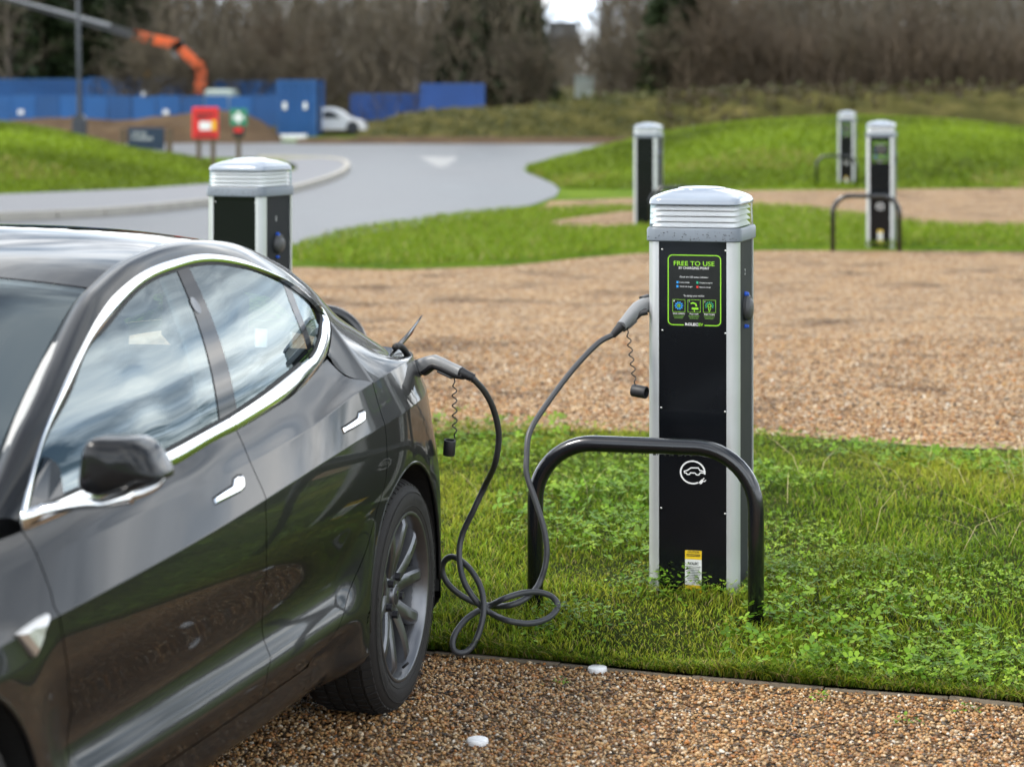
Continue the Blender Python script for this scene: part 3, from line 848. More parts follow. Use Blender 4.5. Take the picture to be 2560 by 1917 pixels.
# ------------------------------------------------------------------ crane lorry
M_ORANGE = mat('orange crane paint', (.72, .115, .022), rough=.4, noise=(3, .12, .1)); M_BOOM = mat('dark extension boom', (.025, .026, .03), rough=.45, noise=(3, .3, .1)); M_GREYB = mat('light grey boom section', (.30, .31, .34), rough=.4, noise=(3, .15, .1))
Yc = 110.5
cr = empty('crane_lorry', (dX(430, Yc), Yc, 0)); tag(cr, 'orange folding lorry crane with a long dark boom reaching left', 'crane')
def cp(x, y, dy=0.0): return Vector((dX(x, Yc) - cr.location.x, dy, dZ(y, Yc)))
def beam(name, pts, w, m, parent):
    mb = MB()
    for (a, b), (wa, wb) in zip(zip(pts, pts[1:]), w):
        d = (b - a).normalized(); n = Vector((-d.z, 0, d.x))
        V = []
        for p, ww in ((a, wa), (b, wb)):
            for s, yy in ((1, -.14), (1, .14), (-1, .14), (-1, -.14)): V.append(p + n * ww * s + Vector((0, yy, 0)))
        mb.add(V, [(0, 1, 2, 3), (7, 6, 5, 4), (0, 4, 5, 1), (1, 5, 6, 2), (2, 6, 7, 3), (3, 7, 4, 0)])
    return mb.build(name, m, parent)
beam('column', [cp(428, 215), cp(430, 190), cp(436, 172)], ((.22, .22), (.22, .26)), M_ORANGE, cr)
beam('main_boom', [cp(436, 172), cp(434, 148), cp(384, 100)], ((.24, .24), (.24, .20)), M_ORANGE, cr)
beam('jib', [cp(388, 99), cp(376, 96), cp(288, 76)], ((.22, .24), (.24, .22)), M_ORANGE, cr)
beam('boom_extension', [cp(300, 79), cp(240, 62)], ((.20, .19),), M_BOOM, cr)
beam('boom_extension', [cp(240, 62), cp(120, 28)], ((.17, .16),), M_BOOM, cr)
beam('boom_extension', [cp(120, 28), cp(-40, -18)], ((.14, .12),), M_BOOM, cr)
beam('hydraulic_ram', [cp(240, 55, -.1), cp(110, 20, -.1), cp(20, -4, -.1)], ((.06, .05), (.05, .04)), M_GREYB, cr)
beam('hydraulic_ram', [cp(384, 128), cp(372, 112)], ((.07, .09),), M_GREYB, cr)
beam('knuckle', [cp(395, 92), cp(372, 108)], ((.16, .20),), M_BOOM, cr)
MB().box(-.35, .35, -.4, .4, .9, 1.65, .05).build('crane_base', M_BOOM, cr)
M_CABW = mat('white and green cab', (.30, .36, .33), rough=.5, noise=(2, .1))
MB().box(.35, 1.7, -1.1, 1.1, .8, dZ(193, Yc), .12).build('cab', M_CABW, cr, smooth=True, sharp=40)
MB().box(-4.6, 2.0, -1.1, 1.1, .62, .85, .03).build('chassis', M_BOOM, cr)
for xx in (-3.8, -2.8, 1.2):
    MB().lathe([(.0, -1.15), (.48, -1.15), (.5, -1.1), (.5, -.85)], 20, 'y', (xx, 0, .5)).build('wheel', M_RUBBER_G if 'M_RUBBER_G' in globals() else M_BOOM, cr)
bc = MB().lathe([(.0, .55), (.16, .52), (.25, .40), (.27, .2), (.24, 0), (.0, 0)], 20); bo = bc.build('beacon_dome', mat('amber lens', (.75, .33, .02), rough=.3, noise=(5, .1)), None, smooth=True)
bo.location = (dX(311, 117), 117.4, dZ(176, 117)); tag(bo, 'amber dome light on top of a blue container', 'beacon')

# ------------------------------------------------------------------ white van
Yv = 103
van = empty('white_van', (dX(733, Yv), Yv, 0), 0); tag(van, 'small white van nosing out from behind the grassy bank', 'van')
M_VAN = mat('white van paint', (.78, .79, .80), rough=.3, coat=.6, noise=(2, .03))
def vx(x): return dX(x, Yv) - van.location.x
prof = [(vx(640), .17), (vx(640), dZ(236, Yv) + .0), (vx(652), dZ(232, Yv) + .0), (vx(722), dZ(233, Yv) + .0), (vx(740), dZ(239, Yv) + .0), (vx(756), dZ(253, Yv) + .0), (vx(778), dZ(259, Yv) + .0), (vx(790), dZ(266, Yv) + .0), (vx(793), dZ(280, Yv) + .0), (vx(790), .17)]
mb = MB(); V = []; n = len(prof)
for yy, s in ((-.82, .94), (-.72, 1.0), (.72, 1.0), (.82, .94)):
    for a, b in prof: V.append((a * 1.0, yy, .17 + (b - .17) * s))
F = [tuple(range(n))[::-1], tuple(range(3 * n, 4 * n))]
for k in range(3):
    for i in range(n): F.append((k * n + i, k * n + (i + 1) % n, (k + 1) * n + (i + 1) % n, (k + 1) * n + i))
mb.add(V, F).build('body', M_VAN, van, smooth=True, sharp=35)
MB().prism([(vx(700), dZ(255, Yv) + .0), (vx(704), dZ(240, Yv) + .0), (vx(722), dZ(241, Yv) + .0), (vx(738), dZ(255, Yv) + .0)], -.84, -.825, 'y').build('side_window', M_DARKM, van)
V = [(vx(737), -.66, dZ(243, Yv) + .02), (vx(737), .66, dZ(243, Yv) + .02), (vx(752), .7, dZ(253.5, Yv) + .02), (vx(752), -.7, dZ(253.5, Yv) + .02)]
mk('windscreen', V, [(0, 3, 2, 1)], M_DARKM, van, smooth=False)
for xx in (vx(668), vx(764)):
    MB().lathe([(.0, -.86), (.24, -.86), (.265, -.83), (.265, -.62)], 24, 'y', (xx, 0, .265)).build('wheel', M_DARKM, van, smooth=True, sharp=40)
MB().box(vx(786), vx(790), -.84, -.70, .42, .56).build('headlamp', M_GREYB, van)

# ------------------------------------------------------------------ cabinet and far building by the open sky
ub = empty('utility_cabinet', (dX(1262, 118), 118, 0)); tag(ub, 'pale green grey cabinet standing below the gap of open sky', 'cabinet')
M_CAB = mat('pale green cabinet', (.30, .34, .31), rough=.6, noise=(3, .12))
MB().box(-.45, .45, 0, .7, 0, dZ(167, 118), .03).build('housing', M_CAB, ub); MB().box(-.40, .40, -.02, -.002, .2, dZ(172, 118)).build('door', M_CAB, ub); MB().box(-.5, .5, -.06, .76, dZ(166.5, 118), dZ(163, 118)).build('lid', M_CAB, ub)
fb = empty('far_building', (dX(1215, 330), 330, 0)); tag(fb, 'grey building with a flat roof far behind the trees', 'building')
M_FARB = mat('far grey wall', (.13, .135, .145), rough=.8, noise=(.3, .1))
MB().box(-1.8, 2.0, 0, 8, 0, dZ(52, 330)).build('wall', M_FARB, fb); MB().box(-2.1, 2.3, -.3, 8.3, dZ(52, 330), dZ(48, 330)).build('roof', M_DARKM, fb)
for i in range(2):
    for k in range(3): MB().box(-1.3 + 1.8 * i, -.4 + 1.8 * i, -.05, -.01, 2.2 + 2.6 * k, 3.6 + 2.6 * k).build('window', M_DARKM, fb)

# ------------------------------------------------------------------ lamp column and signs on the left
M_COLUMN = mat('dark grey column paint', (.030, .036, .045), rough=.45, noise=(4, .25, .1))
Yl = 82
lp = empty('lamp_post', (dX(172, Yl), Yl, -.06)); tag(lp, 'tall dark grey lamp post with a boxed foot behind the left mound', 'lamp post')
zb = dZ(296, Yl)
p = MB().tube([(0, 0, .0), (0, 0, 1.0), (-.02, 0, 2.4), (-.08, 0, 6.5)], [.085, .085, .075, .055], 14); p.build('column', M_COLUMN, lp, smooth=True)
MB().box(-.22, .22, -.22, .22, 0, dZ(254, Yl), .03).build('foot_box', M_COLUMN, lp)
MB().prism([(-.22, dZ(254, Yl)), (.22, dZ(254, Yl)), (.10, dZ(244, Yl)), (-.10, dZ(244, Yl))], -.2, .2, 'y').build('foot_cap', M_COLUMN, lp)
MB().tube([(-.08, 0, 6.5), (-.3, -.2, 6.7), (-1.0, -.6, 6.75)], .04, 8).build('bracket', M_COLUMN, lp, smooth=True)
MB().box(-1.5, -.9, -.8, -.45, 6.68, 6.82, .03).build('lamp_head', M_COLUMN, lp)
M_WOODP = mat('brown timber post', (.10, .07, .045), rough=.85, noise=(6, .3)); M_NAVY = mat('navy sign face', (.006, .022, .055), rough=.4, noise=(5, .1)); M_SIGNRED = mat('red sign face', (.60, .014, .012), rough=.45, noise=(5, .08)); M_SIGNGRN = mat('green sign face', (.02, .19, .10), rough=.45, noise=(5, .08)); M_YEL = mat('yellow mark', (.80, .48, .02), rough=.5, noise=(5, .08)); M_BLKP = mat('black print', (.012, .012, .012), rough=.6, noise=(5, .1))
def flat_text(name, s, size, m, parent, x, y, z, bold=.0, align='CENTER', xs=1.0, spacing=1.0):
    V, F = text_mesh(s, size, align, bold, spacing, xs)
    return mk(name, [(x + a, y, z + b) for a, b in V], F, m, parent, smooth=False)
def sign_at(x, Y, name, label, cat='sign', zg=0.0):
    r = empty(name, (dX(x, Y), Y, zg)); return tag(r, label, cat)
# navy board between timber posts
Y1 = 65; sg = sign_at(315, Y1, 'information_board', 'navy board with white lettering between two brown timber posts')
def sx(x): return dX(x, Y1) - sg.location.x
MB().box(sx(276), sx(355), -.03, .03, dZ(324, Y1), dZ(276, Y1), .01).build('board', M_NAVY, sg)
for xx in (265, 366): MB().box(sx(xx) - .07, sx(xx) + .07, -.07, .07, -.06, dZ(278, Y1), .015).build('post', M_WOODP, sg)
flat_text('lettering', 'CAR PARK', .085, M_WHITEP, sg, sx(284), -.034, dZ(291, Y1), .001, 'LEFT'); flat_text('lettering', 'EV CHARGING', .085, M_WHITEP, sg, sx(284), -.034, dZ(302, Y1), .001, 'LEFT')
# red board on two posts
Y2 = 56.5; sg = sign_at(443, Y2, 'red_notice_board', 'red notice board with white and yellow marks on two timber posts')
def sx2(x): return dX(x, Y2) - sg.location.x
MB().box(sx2(415), sx2(472), -.05, .05, dZ(300, Y2), dZ(232, Y2), .02).build('board', M_SIGNRED, sg)
for xx in (429, 460): MB().box(sx2(xx) - .05, sx2(xx) + .05, -.03, .07, -.06, dZ(300, Y2), .01).build('post', M_WOODP, sg)
MB().box(sx2(431), sx2(456), -.056, -.052, dZ(281, Y2), dZ(263, Y2)).build('white_panel', M_WHITEP, sg); MB().box(sx2(458), sx2(467), -.056, -.052, dZ(282, Y2), dZ(260, Y2)).build('yellow_mark', M_YEL, sg)
MB().box(sx2(424), sx2(462), -.056, -.052, dZ(250, Y2), dZ(246, Y2)).box(sx2(424), sx2(462), -.056, -.052, dZ(293, Y2), dZ(290, Y2)).box(sx2(426), sx2(446), -.056, -.052, dZ(257, Y2), dZ(254, Y2)).build('printed_lines', M_BLKP, sg)
# green first-aid style board on one post
Y3 = 66; sg = sign_at(515, Y3, 'green_safety_sign', 'green and white safety sign above a small red box on a timber post')
def sx3(x): return dX(x, Y3) - sg.location.x
MB().box(sx3(497), sx3(534), -.04, .02, dZ(272, Y3), dZ(235, Y3), .01).build('board', M_SIGNGRN, sg)
MB().box(sx3(511), sx3(519), -.046, -.042, dZ(266, Y3), dZ(242, Y3)).build('white_cross', M_WHITEP, sg); MB().box(sx3(503), sx3(527), -.049, -.047, dZ(258, Y3), dZ(250, Y3)).build('white_cross', M_WHITEP, sg)
MB().box(sx3(503), sx3(528), -.06, .04, dZ(297, Y3), dZ(274, Y3), .02).build('box', M_BLKP, sg); MB().box(sx3(506), sx3(524), -.068, -.062, dZ(286, Y3), dZ(276, Y3)).build('red_label', M_SIGNRED, sg)
MB().box(sx3(515) - .06, sx3(515) + .06, -.02, .08, -.06, dZ(240, Y3), .01).build('post', M_WOODP, sg)
# ================================================================== charging points
M_ALU = mat('brushed aluminium post', (.60, .62, .63), rough=.38, metal=.55, noise=(7, .06, .06))
M_PANEL = mat('gloss black panel', (.006, .007, .009), rough=.10, spec=.28, noise=(5, .3, .03))
M_SIDEP = mat('charcoal side panel', (.016, .019, .023), rough=.6, spec=.2, noise=(6, .2, .08))
M_BAND = mat('blue grey plastic collar', (.145, .17, .20), rough=.42, noise=(10, .12, .08))
M_LOUVRE = mat('white louvre plastic', (.86, .87, .88), rough=.40, noise=(8, .03, .06))
M_CAPP = mat('pale grey lamp cap', (.27, .31, .37), rough=.24, coat=.5, noise=(9, .08, .08))
M_CLEAR = glass_mat('clear lamp cover', (.985, .99, .99), 1.16)
M_LENS = mat('blue grey top lens', (.26, .32, .42), rough=.12, coat=.8, noise=(9, .1, .05))
M_GREEN = mat('lime green print', (.26, .62, .02), rough=.45, noise=(60, .05)); M_WPRINT = mat('white print', (.78, .78, .78), rough=.5, noise=(60, .04)); M_BPRINT = mat('sky blue print', (.02, .30, .75), rough=.5, noise=(60, .05)); M_GPRINT = mat('teal print', (.02, .38, .22), rough=.5, noise=(60, .05)); M_RPRINT = mat('red print', (.70, .03, .02), rough=.5, noise=(60, .05)); M_DIM = mat('dim green small print', (.10, .22, .03), rough=.5, noise=(60, .05))
M_LABEL = mat('black label film', (.008, .009, .008), rough=.2, noise=(20, .3, .05)); M_YSTICK = mat('yellow sticker', (.75, .50, .01), rough=.5, noise=(40, .06)); M_WSTICK = mat('white sticker', (.70, .71, .70), rough=.5, noise=(40, .05)); M_KPRINT = mat('black ink', (.01, .01, .01), rough=.6, noise=(40, .1))
M_SCREW = mat('steel screw', (.55, .55, .55), rough=.3, metal=1.0, noise=(60, .1)); M_SOCKETB = mat('bright blue socket ring', (.01, .10, .62), rough=.35, noise=(30, .1)); M_FLAP = mat('dark grey socket flap', (.055, .055, .058), rough=.5, noise=(30, .2, .1))
M_HOOP = mat('black coated steel tube', (.006, .007, .009), rough=.22, coat=.6, coat_rough=.08, noise=(12, .3, .06))
A_ = .145
def rsq(h, r, n=5):
    return [(x, y) for x, y in rrect(-h, h, -h, h, r, n)]
def loft(rings, m_open=True):
    """rings: list of (points2d, z)"""
    mb = MB(); n = len(rings[0][0]); V = []
    for P, z in rings: V += [(x, y, z) for x, y in P]
    F = []
    for k in range(len(rings) - 1):
        for i in range(n): F.append((k * n + i, k * n + (i + 1) % n, (k + 1) * n + (i + 1) % n, (k + 1) * n + i))
    F.append(tuple(range(n))[::-1]); F.append(tuple((len(rings) - 1) * n + i for i in range(n)))
    return mb.add(V, F)
def fx(cx): return (cx - 562) * .00045
def fz(cy): return 1.243 - (cy - 520) * .000459
def text_fit(s, cx, base, cap, w0, m, parent, name='lettering', bold=0.0, y=None, align='CENTER', lx=None):
    """lettering fitted into photo-measured position: centre/left px, baseline px, cap height px, width px"""
    V, F = text_mesh(s, 1.0, 'LEFT', bold)
    xs = [v[0] for v in V]; ys = [v[1] for v in V]; x0, x1 = min(xs), max(xs)
    H = .70
    sx_ = w0 * .00045 / (x1 - x0); sz = cap * .000459 / H
    left = fx(lx) if lx is not None else fx(cx) - w0 * .00045 / 2
    return mk(name, [(left + (a - x0) * sx_, y, fz(base) + b * sz) for a, b in V], F, m, parent, smooth=False)
def band_outline(cx0, cx1, cy0, cy1, r, w, y, m, parent, name, gap=None):
    o = rrect(fx(cx0), fx(cx1), fz(cy1), fz(cy0), r * .00045, 6); i = rrect(fx(cx0 + w), fx(cx1 - w), fz(cy1 - w), fz(cy0 + w), (r - w * .5) * .00045, 6)
    n = len(o); V = [(a, y, b) for a, b in o] + [(a, y, b) for a, b in i]; F = []
    for k in range(n):
        k2 = (k + 1) % n
        F.append((k, k2, n + k2, n + k))
    ob = mk(name, V, F, m, parent, smooth=False)
    return ob
def stroke(name, pts, w, y, m, parent, closed=False):
    """flat polyline print on the face plane"""
    V = []; F = []; n = len(pts)
    P = [Vector((p[0], 0, p[1])) for p in pts]
    for i, p in enumerate(P):
        a = P[(i - 1) % n] if (closed or i) else p; b = P[(i + 1) % n] if (closed or i < n - 1) else p
        d = (b - a).normalized(); nn = Vector((-d.z, 0, d.x)) * w / 2
        V += [(p.x + nn.x, y, p.z + nn.z), (p.x - nn.x, y, p.z - nn.z)]
    for i in range(n if closed else n - 1):
        j = (i + 1) % n; F.append((2 * i, 2 * i + 1, 2 * j + 1, 2 * j))
    return mk(name, V, F, m, parent, smooth=False)

def make_charger():
    c = empty('charging_point')
    for k in range(4):                                   # rounded aluminium corners
        a = A_; r = .030; w = .037; t = .010; o = []
        o.append((a - w, -a)); 
        for q in range(8): g = R(-90 + 90 * q / 7); o.append((a - r + r * math.cos(g), -a + r + r * math.sin(g)))
        o.append((a, -a + w)); i_ = [(a - t, -a + w)]
        for q in range(7, -1, -1): g = R(-90 + 90 * q / 7); i_.append((a - r + (r - t) * math.cos(g), -a + r + (r - t) * math.sin(g)))
        i_.append((a - w, -a + t)); poly = o + i_
        ang = k * math.pi / 2; ca, sa = math.cos(ang), math.sin(ang); poly = [(x * ca - y * sa, x * sa + y * ca) for x, y in poly]
        MB().prism(poly[::-1], -.12, 1.244, 'z').build('corner_profile', M_ALU, c, smooth=True, sharp=40)
    b = A_ - .037
    fp = MB().box(-b + .0008, b - .0008, -A_ + .003, -A_ + .012, -.12, 1.243).build('front_panel', M_PANEL, c)
    MB().box(-b + .0008, b - .0008, A_ - .012, A_ - .003, -.12, 1.243).build('rear_panel', M_PANEL, c)
    for s in (-1, 1):
        sp = MB().box(s * (A_ - .010) - .006, s * (A_ - .010) + .006, -b + .0008, b - .0008, -.12, 1.243).build('side_panel', M_SIDEP, c)
        x0 = s * (A_ - .004)
        ring = MB().lathe([(.046, 0), (.046, .010 * s), (.040, .016 * s), (.034, .016 * s)], 28, 'x', (x0, .0, 1.005)); ring.build('socket_ring', M_FLAP, sp, smooth=True, sharp=40)
        if s > 0:
            MB().lathe([(0, .024), (.026, .023), (.036, .019), (.042, .010), (.042, .004)], 28, 'x', (x0, -.004, 1.000)).build('socket_flap', M_FLAP, sp, smooth=True, sharp=50)
            MB().lathe([(.0, .014), (.007, .013), (.009, .004), (.009, 0)], 12, 'x', (x0, -.010, 1.052)).build('socket_fixing', M_SOCKETB, sp); MB().lathe([(.0, .014), (.005, .013), (.007, .004), (.007, 0)], 12, 'x', (x0, -.012, .940)).build('socket_fixing', M_SOCKETB, sp)
            V, F = text_mesh('2', .03); mk('socket_number', [(x0 + .0005 + .002, -.02 + a, 1.12 + q) for a, q in V], F, M_WPRINT, sp, smooth=False)
    # collar, louvres, clear cover and cap
    bd = loft([(rsq(.150, .035), 1.240), (rsq(.1525, .037), 1.243), (rsq(.1525, .037), 1.280), (rsq(.149, .035), 1.287)]).build('collar', M_BAND, c, smooth=True, sharp=35)
    for k in range(4):
        z0 = 1.288 + k * .0195
        loft([(rsq(.132, .03), z0), (rsq(.1365, .03), z0 + .0015), (rsq(.1365, .03), z0 + .004), (rsq(.126, .028), z0 + .0165), (rsq(.110, .026), z0 + .0190)]).build('louvre', M_LOUVRE, c, smooth=True, sharp=35)
    V = []; F = []; P = rsq(.145, .035); n = len(P)
    for z, s in ((1.2875, 1.0), (1.367, .985)): V += [(x * s, y * s, z) for x, y in P]
    for i in range(n): F.append((i, (i + 1) % n, n + (i + 1) % n, n + i))
    mk('clear_cover', V, F, M_CLEAR, c, smooth=True)
    loft([(rsq(.120, .03), 1.364), (rsq(.1435, .036), 1.3655), (rsq(.1465, .040), 1.369), (rsq(.1458, .042), 1.380), (rsq(.143, .044), 1.387), (rsq(.136, .046), 1.394), (rsq(.124, .05), 1.4015), (rsq(.105, .05), 1.4095), (rsq(.080, .045), 1.4165), (rsq(.045, .03), 1.4225), (rsq(.006, .003), 1.4245)]).build('cap', M_CAPP, c, smooth=True, sharp=30)
    loft([(rsq(.078, .07, 8), 1.408), (rsq(.074, .068, 8), 1.4215), (rsq(.05, .046, 8), 1.4255), (rsq(.01, .008, 8), 1.4272)]).build('top_lens', M_LENS, c, smooth=True, sharp=40)
    # rain drops on collar and cap
    rs = np.random.default_rng(3); mb = MB()
    for _ in range(70):
        xx = rs.uniform(-.14, .14); zz_ = rs.uniform(1.244, 1.279); r_ = rs.uniform(.0008, .0022)
        mb.lathe([(r_, 0), (r_ * .8, -r_ * .5), (0, -r_ * .75)], 6, 'y', (xx, -.1526, zz_))
    tag(mb.build('rain_drops', M_WATER, bd, smooth=True), kind='stuff')
    # front print
    y = -A_ + .003 - .0006
    lab = mk('label', [(a, y, q) for a, q in rrect(fx(380), fx(768), fz(1166), fz(620), .016, 6)], [tuple(range(28))], M_LABEL, fp, smooth=False)
    y2 = y - .0005
    gw = 7; x0, x1, y0, y1, r = 388, 760, 628, 1152, 32
    pts = []
    for cx_, cy_, a0 in ((x1 - r, y1 - r, 0), (x1 - r, y0 + r, 90), (x0 + r, y0 + r, 180), (x0 + r, y1 - r, 270)):
        for k in range(7):
            a = R(a0 - 90 + 90 * k / 6) ; pts.append((fx(cx_ + r * math.cos(a)), fz(cy_ - r * math.sin(a))))
    pts = [(fx(646), fz(y1))] + pts + [(fx(500), fz(y1))]
    stroke('label_frame', pts, .0032, y2, M_GREEN, lab)
    T = lambda s, cx, base, cap, w, m, **k: text_fit(s, cx, base, cap, w, m, lab, y=y2, **k)
    T('FREE TO USE', 572, 706, 33, 289, M_GREEN, bold=.008)
    T('EV CHARGING POINT', 572, 733, 18, 216, M_WPRINT, bold=.006)
    T('Check the LED status indicator:', 571, 797, 12, 202, M_WPRINT)
    for (qx, qy, m, s, w) in ((454, 832, M_BPRINT, 'Socket available', 70), (595, 832, M_GPRINT, 'Charging in progress', 92), (454, 863, M_BPRINT, 'Vehicle fully charged', 90), (595, 865, M_RPRINT, 'Fault, do not use', 80)):
        MB().box(fx(qx - 7), fx(qx + 7), y2, y2 + .0002, fz(qy + 8), fz(qy - 8)).build('status_mark', m, lab)
        T(s, 0, qy + 5, 10, w, M_WPRINT, lx=qx + 15)
    T('To charge your vehicle:', 571, 938, 13, 148, M_WPRINT)
    for k, (bx, s, w) in enumerate(((464, 'Check availability', 86), (572, 'Plug in cable', 62), (681, 'Begin charging', 74))):
        q = [(fx(bx + sx_ * 44), fz(1008 - sy * 46)) for sx_, sy in ((-1, -1), (1, -1), (1, 1), (-1, 1))]
        stroke('step_frame', q, .0014, y2, M_GREEN, lab, closed=True)
        T(s, bx, 1072, 11, w, M_WPRINT, bold=.004)
        T(str(k + 1), bx - 34, 978, 10, 7, M_WPRINT)
        for j in range(3): MB().box(fx(bx - 40 + 4 * j), fx(bx + 38 - 5 * j), y2, y2 + .0002, fz(1084 + j * 10), fz(1080 + j * 10)).build('small_print', M_DIM, lab)
        if k == 0:
            for t in range(10):
                a = 2 * math.pi * t / 10; stroke('step_mark', [(fx(bx + 16 * math.cos(a)), fz(1008 + 16 * math.sin(a))), (fx(bx + 30 * math.cos(a)), fz(1008 + 30 * math.sin(a)))], .0036, y2, M_BPRINT, lab)
            stroke('step_mark', [(fx(bx + 9 * math.cos(t)), fz(1008 + 9 * math.sin(t))) for t in np.linspace(0, 5.7, 9)], .002, y2, M_GREEN, lab, closed=True)
        elif k == 1:
            stroke('step_mark', [(fx(bx - 24), fz(990)), (fx(bx - 8), fz(985)), (fx(bx + 12), fz(992)), (fx(bx + 16), fz(1012))], .0048, y2, M_GREEN, lab)
            MB().box(fx(bx - 16), fx(bx + 30), y2, y2 + .0002, fz(1035), fz(1020)).build('step_mark', M_GREEN, lab); stroke('step_mark', [(fx(bx + 2), fz(1035)), (fx(bx + 2), fz(1052))], .002, y2, M_GREEN, lab)
        else:
            for t in range(9):
                a = math.pi * (-.15 + 1.3 * t / 8); stroke('step_mark', [(fx(bx + 20 * math.cos(a)), fz(1004 - 20 * math.sin(a))), (fx(bx + 31 * math.cos(a)), fz(1004 - 31 * math.sin(a)))], .0028, y2, M_GPRINT, lab)
            stroke('step_mark', [(fx(bx + 12 * math.cos(t)), fz(1004 + 12 * math.sin(t))) for t in np.linspace(0, 5.7, 10)], .0024, y2, M_GREEN, lab, closed=True)
            stroke('step_mark', [(fx(bx - 8), fz(1022)), (fx(bx), fz(1050)), (fx(bx + 8), fz(1022))], .0028, y2, M_GREEN, lab)
    T('ROLEC', 0, 1156, 20, 92, M_WPRINT, lx=509, bold=.02); T('EV', 0, 1156, 20, 32, M_GREEN, lx=604, bold=.02)
    # round car-and-plug symbol
    cz = .446; rr = .0385; pts = [(rr * math.cos(a), cz + rr * math.sin(a)) for a in np.linspace(R(-8), R(296), 44)]
    sy = fp
    em = empty('car_symbol'); em.parent = fp
    stroke('ring', pts, .0052, y, M_WPRINT, em)
    k = .0385 / 85
    car_l = [(88, 0), (55, 0), (44, -16), (28, -18), (16, -4), (-16, -4), (-22, -16), (-38, -18), (-46, -6), (-58, -6), (-60, 6), (-38, 14), (-12, 34), (40, 36), (50, 18), (84, 10)]
    stroke('car_outline', [(x * k, cz + z * k) for x, z in car_l], .0042, y - .0003, M_WPRINT, em)
    pl = MB()
    for cx_, cz_, w, h in ((57, -66, 26, 22),):
        pl.prism([(x * k, cz + z * k) for x, z in ((40, -78), (58, -88), (80, -62), (62, -50))], y - .0002, y, 'y')
        pl.prism([(x * k, cz + z * k) for x, z in ((66, -52), (72, -56), (84, -42), (78, -38))], y - .0002, y, 'y'); pl.prism([(x * k, cz + z * k) for x, z in ((78, -66), (84, -70), (96, -56), (90, -52))], y - .0002, y, 'y')
    pl.build('plug_mark', M_WPRINT, em)
    # caution sticker
    z1, z0 = .177, .030; w = .0265; h = z1 - z0
    st = MB().box(-w + .002, w + .002, y, y + .0005, z0, z1).build('caution_sticker', M_WSTICK, fp)
    MB().box(-w + .002, w + .002, y - .0004, y - .0001, z1 - h * .205, z1).build('sticker_band', M_YSTICK, st); MB().box(-w + .002, w + .002, y - .0004, y - .0001, z0, z0 + h * .19).build('sticker_band', M_YSTICK, st)
    def small(s, size, z, w_, m=M_KPRINT, bold=.0):
        V, F = text_mesh(s, 1.0, 'LEFT', bold); xs = [v[0] for v in V]; x0, x1 = min(xs), max(xs)
        mk('sticker_print', [(.002 - w_ / 2 + (a - x0) * w_ / (x1 - x0), y - .0008, z + b * size) for a, b in V], F, m, st, smooth=False)
    small('CAUTION', .0105, z1 - .0085, .037, bold=.02); small('ROLEC', .0125, z1 - h * .205 - .0185, .034, bold=.03); small('CE', .010, z0 + h * .19 + .005, .011)
    for j in range(2): MB().box(-.020, .024, y - .0008, y - .0005, z1 - .0150 - j * .005, z1 - .0125 - j * .005).build('sticker_print', M_KPRINT, st)
    for j in range(9): MB().box(-.021 + .0025 * (j % 3), .025 - .002 * (j % 4), y - .0008, y - .0005, z1 - h * .205 - .0260 - j * .0058, z1 - h * .205 - .0246 - j * .0058).build('sticker_print', M_KPRINT, st)
    MB().prism([(-.016, z0 + .006), (-.004, z0 + .006), (-.010, z0 + .018)], y - .0008, y - .0005, 'y').box(.002, .022, y - .0008, y - .0005, z0 + .008, z0 + .016).build('sticker_print', M_KPRINT, st)
    for (cx_, zz_) in [(345, fz(588)), (796, fz(590)), (347, fz(1197)), (794, fz(1207))] + [(338, z_) for z_ in (.665, .318)] + [(792, z_) for z_ in (.659, .309)]:
        MB().lathe([(0, -.0035), (.0028, -.003), (.0036, -.0015), (.0036, .001)], 12, 'y', (fx(cx_), -A_ + .003, zz_)).build('screw', M_SCREW, fp, smooth=True)
    return c
M_WATER = mat('rain drop', (.05, .055, .06), rough=.03, coat=1.0, noise=(20, .1))
def dg_pos(x, Y): return (x - 1105.5) / 5354.8 * Y
ch0 = make_charger()
ch0.location = (dg_pos(1515.5, 8.7), 8.7, .05); ch0.rotation_euler = (0, 0, R(-16)); ch0.scale = (1.1, 1.1, 1.0)
tag(ch0, 'nearest charging post with a printed green FREE TO USE label and a plug in its left side', 'charging post', 'charging posts')
ch0['label'] = 'nearest charging post, black front with green FREE TO USE label and caution sticker'
for x, Y, z, rz, lb in ((541, 12.3, .05, -24, 'charging post half hidden behind the roof of the car'),
                        (1400, 32.6, -.05, -20, 'charging post in the lawn strip just left of the nearest post'),
                        (1903, 28.6, .03, -14.2, 'charging post behind a hoop on the right, before the middle lawn strip'),
                        (1829, 47.3, -.02, -14.2, 'farthest, smallest charging post at the foot of the grass mound')):
    c = copy_tree(ch0); c.location = (dg_pos(x, Y), Y, z); c.rotation_euler = (0, 0, R(rz)); tag(c, lb, 'charging post', 'charging posts')
    if x in (541, 1400):                                 # these two turn a blank panel to the camera
        for p in [k for k in c.children if k.name.startswith('front_panel')]:
            for q in list(p.children_recursive):
                if not q.name.startswith('screw'): bpy.data.objects.remove(q, do_unlink=True)

